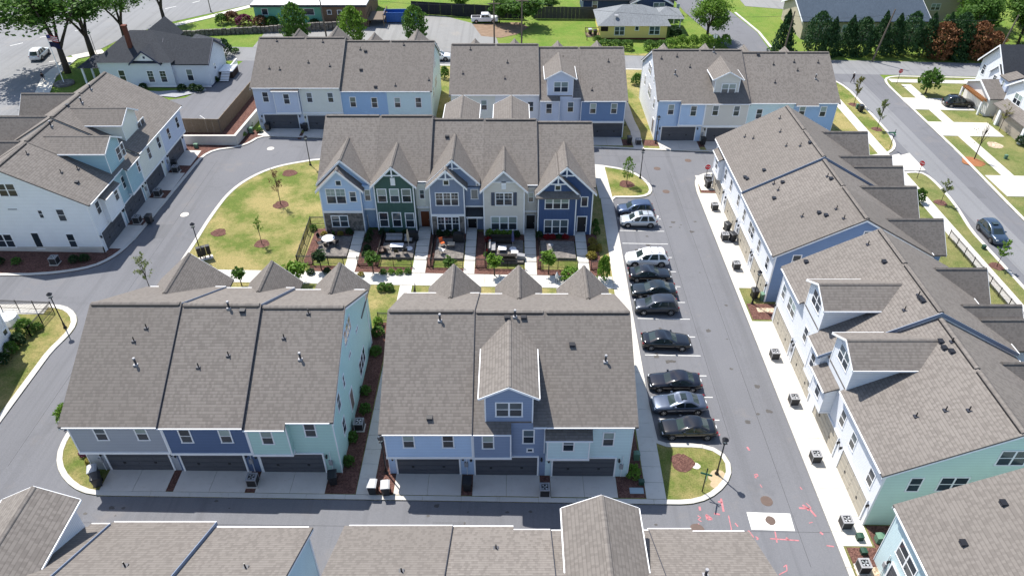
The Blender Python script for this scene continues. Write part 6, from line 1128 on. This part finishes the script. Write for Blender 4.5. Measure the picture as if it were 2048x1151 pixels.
segs = [(-23.7, -18.65), (-17.1, -11.15), (-9.4, -5.5), (-4.0, 1.3), (2.9, 7.3), (8.8, 10.4)]; nm = ('left end', 'green house', 'slate house', 'beige house', 'navy house', 'far right')
for (a, c), n in zip(segs, nm): iron_fence('black iron front fence before the %s garden' % n, [(a, 66.25), (c, 66.25)])
iron_fence('long black iron fence along left side of the gabled row', [(-23.75, 66.2), (-24.0, 74.3), (-22.2, 74.4)])
for xx, n in ((-15.0, 'green'), (-9.05, 'slate'), (-3.0, 'beige'), (3.1, 'navy')): iron_fence('black iron divider fence left of the %s house patio' % n, [(xx, 66.3), (xx, 72.3)], 1.0)
iron_fence('black iron fence by patio at left edge house', [(-51.5, 57.6), (-46.2, 57.4), (-46.4, 53.5), (-48.3, 53.3)])
iron_fence('black iron fence beyond east gables along pavement', [(52.6, 74), (52.6, 55)]); iron_fence('short black iron fence between front blocks', [(-13.4, 56.6), (-10.0, 56.6)]); iron_fence('black iron fence beside lawn behind front blocks', [(-10.2, 55.5), (-10.2, 61.5)])
# wooden fence and retaining wall in the north west
def wood_fence(label, pts, h, m, bw=1.6, group=None, z0=.1, boards=6):
    E = thing('timber_fence', label, 'fence', (pts[0][0], pts[0][1], 0), 0, group); o = Vector((pts[0][0], pts[0][1], 0))
    for a, c in zip(pts, pts[1:]):
        A, C = Vector((*a, 0)), Vector((*c, 0)); L = (C-A).length; d = (C-A)/L; nn = Vector((-d.y, d.x, 0)); n = max(1, round(L/(bw/boards*1.0))); s = L/n
        for i in range(n):
            p0 = A + d*(i*s+.008) - o; p1 = A + d*((i+1)*s-.008) - o; z = gz((p0+o).x)+z0; hh = h+rnd.uniform(-.02, .02); t = nn*.012 if i % 2 else nn*.02
            b = MB(); b.prism([tuple(p0+t+Vector((0, 0, z-.1))), tuple(p1+t+Vector((0, 0, z-.1))), tuple(p1+t+Vector((0, 0, z+hh))), tuple(p0+t+Vector((0, 0, z+hh)))], tuple(nn*-.025), m); b.build('board', m, E, fix=False)
        k = max(1, round(L/2.4))
        for i in range(k+1): p = A + d*L*i/k - o + nn*.06; z = gz((p+o).x)+z0; b = MB(); b.box(p.x-.05, p.x+.05, p.y-.05, p.y+.05, z-.2, z+h+.08, M_POLE); b.build('post', M_POLE, E)
        b = MB(); p, q = A-o, C-o; b.tube((p.x, p.y, gz(a[0])+z0+h+.02), (q.x, q.y, gz(c[0])+z0+h+.02), .05, .05, 4, m); b.build('cap_rail', m, E)
wood_fence('brown timber fence around the north west car park', [(-47.4, 97.0), (-41.6, 97.0), (-41.0, 112)], 2.2, M_WOOD, 2.4, boards=5, z0=.75)
wood_fence('grey timber fence behind yellow house yard', [(4.5, 155.6), (17.2, 156.2)], 2.3, plain('grey_timber', (.075, .072, .065), .85, .1, var=.3), 2.4, boards=3)
wood_fence('dark timber fence behind the gravel lot', [(-21, 157.2), (-6.5, 155.6), (2.5, 155.2)], 2.4, plain('dark_timber', (.03, .032, .035), .8, .1, var=.3), 2.4, boards=2)
E = thing('retaining_wall', 'pale concrete retaining wall below the timber fence', 'wall', (-46.5, 95.0, .95))
b = MB(); b.box(.3, 7.5, -.15, .15, -.3, 1.35, M_DRIVE); b.build('wall_face', M_DRIVE, E); b = MB(); b.prism([(7.35, -.12, -.3), (7.65, -.12, -.3), (8.6, 14, -.3), (8.3, 14, -.3)], (0, 0, 1.6), M_DRIVE); b.build('wall_face', M_DRIVE, E)
b = MB(); b.box(.25, 7.7, -.2, .2, 1.352, 1.45, M_KERB); b.build('coping', M_KERB, E); b = MB(); b.prism([(7.3, .2, 1.352), (7.7, .2, 1.352), (8.65, 14, 1.302), (8.25, 14, 1.302)], (0, 0, .09), M_KERB); b.build('coping', M_KERB, E)
b = MB(); b.poly([(-47.6, 95.2, 1.9), (-39.1, 95.2, 1.85), (-38.2, 109, 1.8), (-41.2, 111, 1.8), (-41.6, 97.1, 1.85), (-47.6, 97.1, 1.9)], M_MULCH); struct(b.build('mulch_bank', M_MULCH))
b = MB()
for i in range(46): b.box(-68+i*.78, -67.3+i*.78+rnd.uniform(-.05, .05), 138.9+.16*i, 139.4+.16*i, .9, 2.3+rnd.uniform(-.1, .1), M_STONE)
o = b.build('stone_wall', M_STONE, None); o['kind'] = 'stuff'; tag(o, 'old dark stone garden wall beyond the grey house', 'wall')
# utility poles with wires
def pole(label, x, y, h, lean=(0, 0), arm=True):
    arm = lean[0] < .4
    E = thing('utility_pole', label, 'utility pole', (x, y, gz(x)), 0, 'wooden utility poles'); b = MB(); b.tube((0, 0, -.3), (lean[0], lean[1], h), .17, .11, 10, M_POLE); b.build('shaft', M_POLE, E)
    if arm: b = MB(); b.box(lean[0]-1.1, lean[0]+1.1, lean[1]-.07, lean[1]+.07, h-.9, h-.75, M_POLE); b.build('crossarm', M_POLE, E)
    return Vector((x+lean[0], y+lean[1], gz(x)+h-.8))
tops = []
for u, v, h, ln, lb in ((989, 110, 10, (0, 0), 'utility pole in front of the white pickup'), (1043, 110, 10.5, (0, 0), 'utility pole right of the pickup by the lawn'), (1744, 123, 9.5, (1.4, 0), 'leaning utility pole before the conifer hedge'), (1985, 128, 9, (1.2, 0), 'leaning pole by brown conifers'), (1562, 122, 9, (.5, 0), 'utility pole at left end of conifer hedge'), (655, 85, 10, (-.3, 0), 'utility pole before the brick shop')): x, y = at(u, v); tops.append(pole(lb, x, y, h, ln))
def wire(label, a, c, sag=.7):
    cu = MB(); P = [a + (c-a)*(i/14) + Vector((0, 0, -sag*4*(i/14)*(1-i/14))) for i in range(15)]
    for p, q in zip(P, P[1:]): cu.tube(p-a, q-a, .022, .022, 4, M_BLACK, False)
    o = cu.build('overhead_wire', M_BLACK, fix=False); o.location = a; tag(o, label, 'wire', 'overhead wires')
wire('overhead wire between the two poles beside the pickup', tops[0], tops[1], .3); wire('overhead wire over yellow house from pole to hedge', tops[1], tops[4], 1.2); wire('overhead wire along the conifer hedge', tops[4], tops[2], .6); wire('overhead wire from leaning pole to brown conifers', tops[2], tops[3], .6); wire('overhead wire across gravel lot', tops[5], tops[0], 1.0)
# thin street pole, upper left
x, y = at(422, 24); E = thing('street_pole', 'slim dark pole on the upper left lawn', 'pole', (x, y, gz(x))); b = MB(); b.tube((0, 0, 0), (0, 0, 7), .1, .07, 8, M_POLE); b.build('shaft', M_POLE, E); b = MB(); b.lathe([(.16, 0), (.16, .25), (.11, .3)], 10, (0, 0, 0), M_DARK); b.build('base', M_DARK, E)
# flag pole
x, y = at(129, 168); E = thing('flagpole', 'white flagpole with two flags at upper left', 'flagpole', (x, y, gz(x))); b = MB(); b.tube((0, 0, .3), (0, 0, 8.2), .07, .04, 8, WHITE); b.build('pole', WHITE, E); b = MB(); b.lathe([(.03, 8.2), (.09, 8.28), (.03, 8.38)], 8, (0, 0, 0), M_METAL); b.build('finial', M_METAL, E)
b = MB(); b.lathe([(1.6, 0), (1.55, .25), (1.2, .32)], 14, (0, 0, 0), M_STONE); b.build('stone_base', M_STONE, E)
def flag(z, cols, name):
    b = MB(); n = 10
    for r_, (m, z0, z1) in enumerate(cols):
        for i in range(n): f = lambda t: (t*1.5, .12*math.sin(t*7), z-.35*t*t); p, q = f(i/n), f((i+1)/n); b.poly([(p[0]+.06, p[1], p[2]-z0), (q[0]+.06, q[1], q[2]-z0), (q[0]+.06, q[1], q[2]-z1), (p[0]+.06, p[1], p[2]-z1)], m)
    b.build(name, cols[0][0], E, fix=False)
FR, FW, FB = plain('flag_red', (.45, .03, .05), .7, .2, var=0), plain('flag_white', (.7, .7, .72), .7, .2, var=0), plain('flag_navy', (.03, .04, .16), .7, .2, var=0)
flag(8.0, [(FR if i % 2 == 0 else FW, .13*i, .13*(i+1)) for i in range(7)], 'striped_flag'); flag(6.9, [(plain('flag_dark', (.012, .014, .05), .7, .2, var=0), 0, .85)], 'dark_flag')
b = MB(); b.box(.06, .6, -.14, -.12, 7.5, 7.98, FB); b.build('flag_canton', FB, E)
# ================================================================ PATIO FURNITURE
def local(name, label, cat, x, y, up=.36, rz=0, group=None): return thing(name, label, cat, (x, y, gz(x)+up), rz, group)
GREYF = plain('cushion_grey', (.28, .28, .29), .85, .1, var=.15); WIC = plain('wicker_dark', (.03, .026, .024), .7, .2, var=.2); TAN = plain('canvas_tan', (.42, .36, .28), .85, .1, var=.1); BLUF = plain('canvas_navy', (.06, .07, .16), .85, .1, var=.1); ORG = plain('cushion_orange', (.55, .12, .04), .8, .1, var=.15)
def chair(label, x, y, rz, m=None, seat=None, up=.36, group='wire patio chairs'):
    E = local('patio_chair', label, 'chair', x, y, up, rz, group); m = m or M_BLACK; seat = seat or m
    for a in (-.22, .22):
        for c in (-.22, .22): b = MB(); b.tube((a, c, 0), (a*.9, c*.9, .43), .018, .018, 5, m); b.build('leg', m, E)
    b = MB(); b.box(-.25, .25, -.25, .25, .43, .49, seat); b.build('seat', seat, E); b = MB(); b.prism([(-.25, .22, .49), (.25, .22, .49), (.23, .34, .95), (-.23, .34, .95)], (0, .035, 0), seat); b.build('backrest', seat, E)
    for s in (-.25, .25): b = MB(); b.tube((s, -.2, .66), (s, .26, .68), .02, .02, 5, m); b.build('armrest', m, E)
def rtable(label, x, y, r, m, h=.73, up=.36):
    E = local('patio_table', label, 'table', x, y, up); b = MB(); b.lathe([(r*.97, h-.04), (r, h-.02), (r*.98, h), (.05, h+.001)], 20, (0, 0, 0), m); b.build('tabletop', m, E); b = MB(); b.tube((0, 0, 0), (0, 0, h-.04), .05, .05, 8, M_BLACK); b.build('pedestal', M_BLACK, E); b = MB(); b.lathe([(r*.5, 0), (r*.45, .04), (.08, .06)], 12, (0, 0, 0), M_BLACK); b.build('foot', M_BLACK, E)
def btable(label, x, y, w_, d, h, m, up=.36, name='patio_table', cat='table'):
    E = local(name, label, cat, x, y, up); b = MB(); b.box(-w_/2, w_/2, -d/2, d/2, h-.05, h, m); b.build('tabletop', m, E)
    for a in (-1, 1):
        for c in (-1, 1): b = MB(); b.box(a*(w_/2-.06)-.03, a*(w_/2-.06)+.03, c*(d/2-.06)-.03, c*(d/2-.06)+.03, 0, h-.05, M_BLACK); b.build('leg', M_BLACK, E)
def sofa(label, x, y, w_, rz, seat, frame, up=.36):
    E = local('patio_sofa', label, 'sofa', x, y, up, rz); b = MB(); b.box(-w_/2, w_/2, -.42, .42, .05, .30, frame); b.build('frame', frame, E); b = MB(); b.box(-w_/2, w_/2, .30, .44, .3, .78, frame); b.build('backrest', frame, E)
    n = max(1, round(w_/.75))
    for i in range(n): a = -w_/2+.05+i*(w_-.1)/n; b = MB(); b.box(a+.01, a+(w_-.1)/n-.01, -.41, .28, .302, .46, seat); b.build('seat_cushion', seat, E); b = MB(); b.box(a+.01, a+(w_-.1)/n-.01, .15, .295, .47, .82, seat); b.build('back_cushion', seat, E)
    for s in (-1, 1): b = MB(); b.box(min(s*w_/2, s*(w_/2+.1)), max(s*w_/2, s*(w_/2+.1)), -.42, .44, .05, .6, frame); b.build('arm', frame, E)
def parasol(label, x, y, m, up=.36):
    E = local('closed_parasol', label, 'parasol', x, y, up); b = MB(); b.tube((0, 0, 0), (0, 0, 2.6), .03, .03, 8, M_METAL); b.build('pole', M_METAL, E); b = MB(); b.lathe([(.04, .95), (.16, 1.15), (.14, 1.9), (.05, 2.5)], 9, (0, 0, 0), m); b.build('canopy', m, E); b = MB(); b.lathe([(.42, 0), (.4, .08), (.06, .12)], 14, (0, 0, 0), FW); b.build('base', FW, E)
def grill(label, x, y, rz=0, up=.36):
    E = local('grill', label, 'grill', x, y, up, rz); b = MB(); b.prism([(-.65, -.32, 0), (.65, -.32, 0), (.6, -.32, .95), (.35, -.32, 1.15), (-.35, -.32, 1.15), (-.6, -.32, .95)], (0, .64, 0), BLKP); b.build('cover', BLKP, E)
    for s in (-1, 1): b = MB(); b.box(s*.6-.05, s*.6+.05, -.25, .25, -.0, .08, M_BLACK); b.build('foot', M_BLACK, E)
rtable('round pale table on the left end patio', -21.0, 70.1, .75, plain('table_pale', (.62, .62, .63), .35, .4, var=.1))
for k, (dx, dy, a) in enumerate(((-1.05, .5, 1.2), (-.1, 1.1, 0), (.9, -.5, -2.2), (.0, -1.1, 3.1), (-.95, -.6, 2.2))): chair('black wire chair at round pale table, ' + ('left', 'far side', 'right', 'near side', 'near left')[k], -21.0+dx, 70.1+dy, a)
sofa('grey outdoor sofa on the green house patio', -13.6, 70.9, 2.0, 0, GREYF, WIC); sofa('short grey sofa facing across green house patio', -11.95, 70.8, 1.0, .0, GREYF, WIC); btable('low table with white top by the grey sofa', -13.1, 69.3, 1.5, .8, .5, FW)
for k, (dx, dy, a) in enumerate(((-14.1, 68.3, 2.6), (-13.0, 68.1, 3.1), (-12.1, 68.3, 3.6))): chair('black wire chair on front edge of green house patio, %s' % ('left', 'middle', 'right')[k], dx, dy, a)
parasol('closed tan parasol on green house patio', -11.75, 69.3, TAN); grill('black covered grill against green house front', -11.5, 71.2)
E = local('fire_pit', 'round rusty fire pit beside green house patio', 'fire pit', -15.2+.5, 68.6, .3); b = MB(); b.lathe([(.3, 0), (.5, .3), (.52, .45), (.45, .44), (.3, .3)], 14, (0, 0, 0), M_IRON); b.build('bowl', M_IRON, E); b = MB(); b.lathe([(.25, 0), (.25, .05), (.2, .06)], 12, (0, 0, .0), M_BLACK); b.build('foot', M_BLACK, E)
chair('orange cushioned chair on slate house patio', -8.0, 70.0, .6, M_BLACK, ORG, group=None); chair('white round chair on slate house patio', -7.9, 68.5, 2.6, M_BLACK, FW, group=None); btable('brown square table on slate house patio', -6.95, 69.7, .8, .7, .55, TAN); grill('black covered grill at back of slate house patio', -6.2, 71.0)
sofa('dark corner sofa on beige house patio', -1.2, 71.0, 2.6, 0, WIC, WIC); sofa('dark sofa with grey cushion along left of beige patio', -2.3, 69.4, 1.9, R(90), GREYF, WIC); btable('white ottoman on beige house patio', -1.1, 69.2, .9, .8, .42, FW, name='ottoman', cat='ottoman'); parasol('closed navy parasol on beige house patio', .1, 69.6, BLUF); btable('white low table by navy parasol', .3, 68.5, .8, .6, .4, FW)
sofa('dark sofa along front edge of beige patio', -.9, 67.5, 2.4, R(180), WIC, WIC)
E = local('covered_seat', 'grey cushion seat beside the navy parasol', 'seat', 1.0, 67.9, .36); b = MB(); b.prism([(-.5, -.3, 0), (.5, -.3, 0), (.45, -.3, .35), (-.4, -.3, .5)], (0, .6, 0), GREYF); b.build('cover', GREYF, E)
E = local('stepping_disc', 'pale disc lying on navy house patio', 'disc', 4.5, 70.6, .37); b = MB(); b.lathe([(.32, 0), (.3, .05), (.1, .06)], 14, (0, 0, 0), M_ACG); b.build('disc', M_ACG, E)
x, y = at(1113, 566); E = thing('garden_ornament', 'pale pointed ornament on thin legs by long pavement', 'ornament', (x, y, gz(x)+.12)); b = MB(); b.lathe([(.06, .5), (.17, .62), (.18, .9), (.11, 1.15), (.02, 1.38)], 10, (0, 0, 0), FW); b.build('body', FW, E)
for s in (-.08, .08): b = MB(); b.tube((s*1.4, 0, 0), (s, 0, .55), .025, .025, 6, M_BLACK); b.build('leg', M_BLACK, E)
E = local('patio_table', 'pale covered table behind iron fence at left edge', 'table', -49.6, 55.6, .1); b = MB(); b.lathe([(.95, 0), (.9, .5), (.85, .72), (.2, .8)], 14, (0, 0, 0), FW); b.build('cover', FW, E); b = MB(); b.tube((0, 0, .78), (0, 0, 1.1), .04, .04, 6, M_METAL); b.build('finial', M_METAL, E)

# ================================================================ PEOPLE
def person(label, x, y, rz, top, legs, skin, hair, stride=.0, s=1.0, hat=None):
    E = thing('person', label, 'person', (x, y, gz(x)+.03), rz); E.scale = (s,)*3
    J = {'pel': (0, 0, .95, .15), 'wst': (0, 0, 1.1, .135), 'chs': (0, -.02, 1.32, .165), 'nck': (0, 0, 1.48, .06), 'hd1': (0, .03, 1.6, .085), 'hd2': (0, .03, 1.7, .09)}
    B = [('pel', 'wst'), ('wst', 'chs'), ('chs', 'nck'), ('nck', 'hd1'), ('hd1', 'hd2')]
    for q, sg in (('l', 1), ('r', -1)):
        k = stride*sg
        J.update({'h'+q: (.10*sg, 0, .9, .10), 'k'+q: (.11*sg, .16*k+.02, .5, .065), 'a'+q: (.11*sg, .32*k-.02, .08, .042), 't'+q: (.12*sg, .32*k+.16, .045, .038), 's'+q: (.19*sg, -.01, 1.4, .065), 'e'+q: (.25*sg, -.22*k, 1.14, .045), 'w'+q: (.25*sg, -.34*k+.10, .92, .034), 'p'+q: (.25*sg, -.36*k+.12, .85, .036), 'f1'+q: (.235*sg, -.37*k+.15, .76, .012), 'f2'+q: (.25*sg, -.37*k+.155, .75, .012), 'f3'+q: (.265*sg, -.37*k+.15, .76, .012), 'f4'+q: (.28*sg, -.37*k+.14, .775, .011), 'th'+q: (.225*sg, -.36*k+.19, .82, .013)})
        B += [('pel', 'h'+q), ('h'+q, 'k'+q), ('k'+q, 'a'+q), ('a'+q, 't'+q), ('chs', 's'+q), ('s'+q, 'e'+q), ('e'+q, 'w'+q), ('w'+q, 'p'+q), ('p'+q, 'f1'+q), ('p'+q, 'f2'+q), ('p'+q, 'f3'+q), ('p'+q, 'f4'+q), ('p'+q, 'th'+q)]
    K = list(J); me = bpy.data.meshes.new('body'); me.from_pydata([J[k][:3] for k in K], [(K.index(a), K.index(c)) for a, c in B], []); o = bpy.data.objects.new('body', me); COL.objects.link(o)
    m = o.modifiers.new('s', 'SKIN'); sk = me.skin_vertices[0].data
    for i, k in enumerate(K): sk[i].radius = (J[k][3], J[k][3]); sk[i].use_root = (k == 'pel')
    o.modifiers.new('u', 'SUBSURF').levels = 1
    dg = bpy.context.evaluated_depsgraph_get(); em = bpy.data.meshes.new_from_object(o.evaluated_get(dg)); bpy.data.objects.remove(o)
    for mm in (top, legs, skin): em.materials.append(mm)
    for p in em.polygons:
        c = p.center; p.use_smooth = True; p.material_index = 2 if (c.z > 1.47 or (abs(c.x) > .19 and c.z < 1.06)) else (1 if c.z < .98 else 0)
    obj('body', em, E); b = MB(); b.lathe([(.10, 1.64), (.112, 1.70), (.10, 1.77), (.05, 1.815), (.01, 1.825)], 12, (0, -.005, 0), hat or hair); b.build('cap' if hat else 'hair', hat or hair, E)
    b = MB(); b.prism([(-.014, .115, 1.62), (.014, .115, 1.62), (0, .15, 1.6)], (0, 0, .05), skin); b.build('nose', skin, E)
    for sg in (-1, 1): b = MB(); b.box(sg*.035-.012, sg*.035+.012, .11, .122, 1.655, 1.672, M_BLACK); b.build('eye', M_BLACK, E)
SKIN = plain('skin', (.36, .20, .13), .6, .3, var=0); DKC = plain('cloth_black', (.012, .012, .016), .85, .1, var=0); GRC = plain('cloth_grey', (.22, .22, .23), .85, .1, var=0); WHC = plain('cloth_white', (.7, .7, .7), .8, .1, var=0)
x, y = at(90, 166); person('person in dark top and grey trousers standing by the old street', x, y, R(35), DKC, GRC, SKIN, DKC, .25)
x, y = at(1704, 166); person('person in black clothes and white cap walking on right street', x, y, R(-60), DKC, DKC, SKIN, DKC, .9, 1.05, WHC)
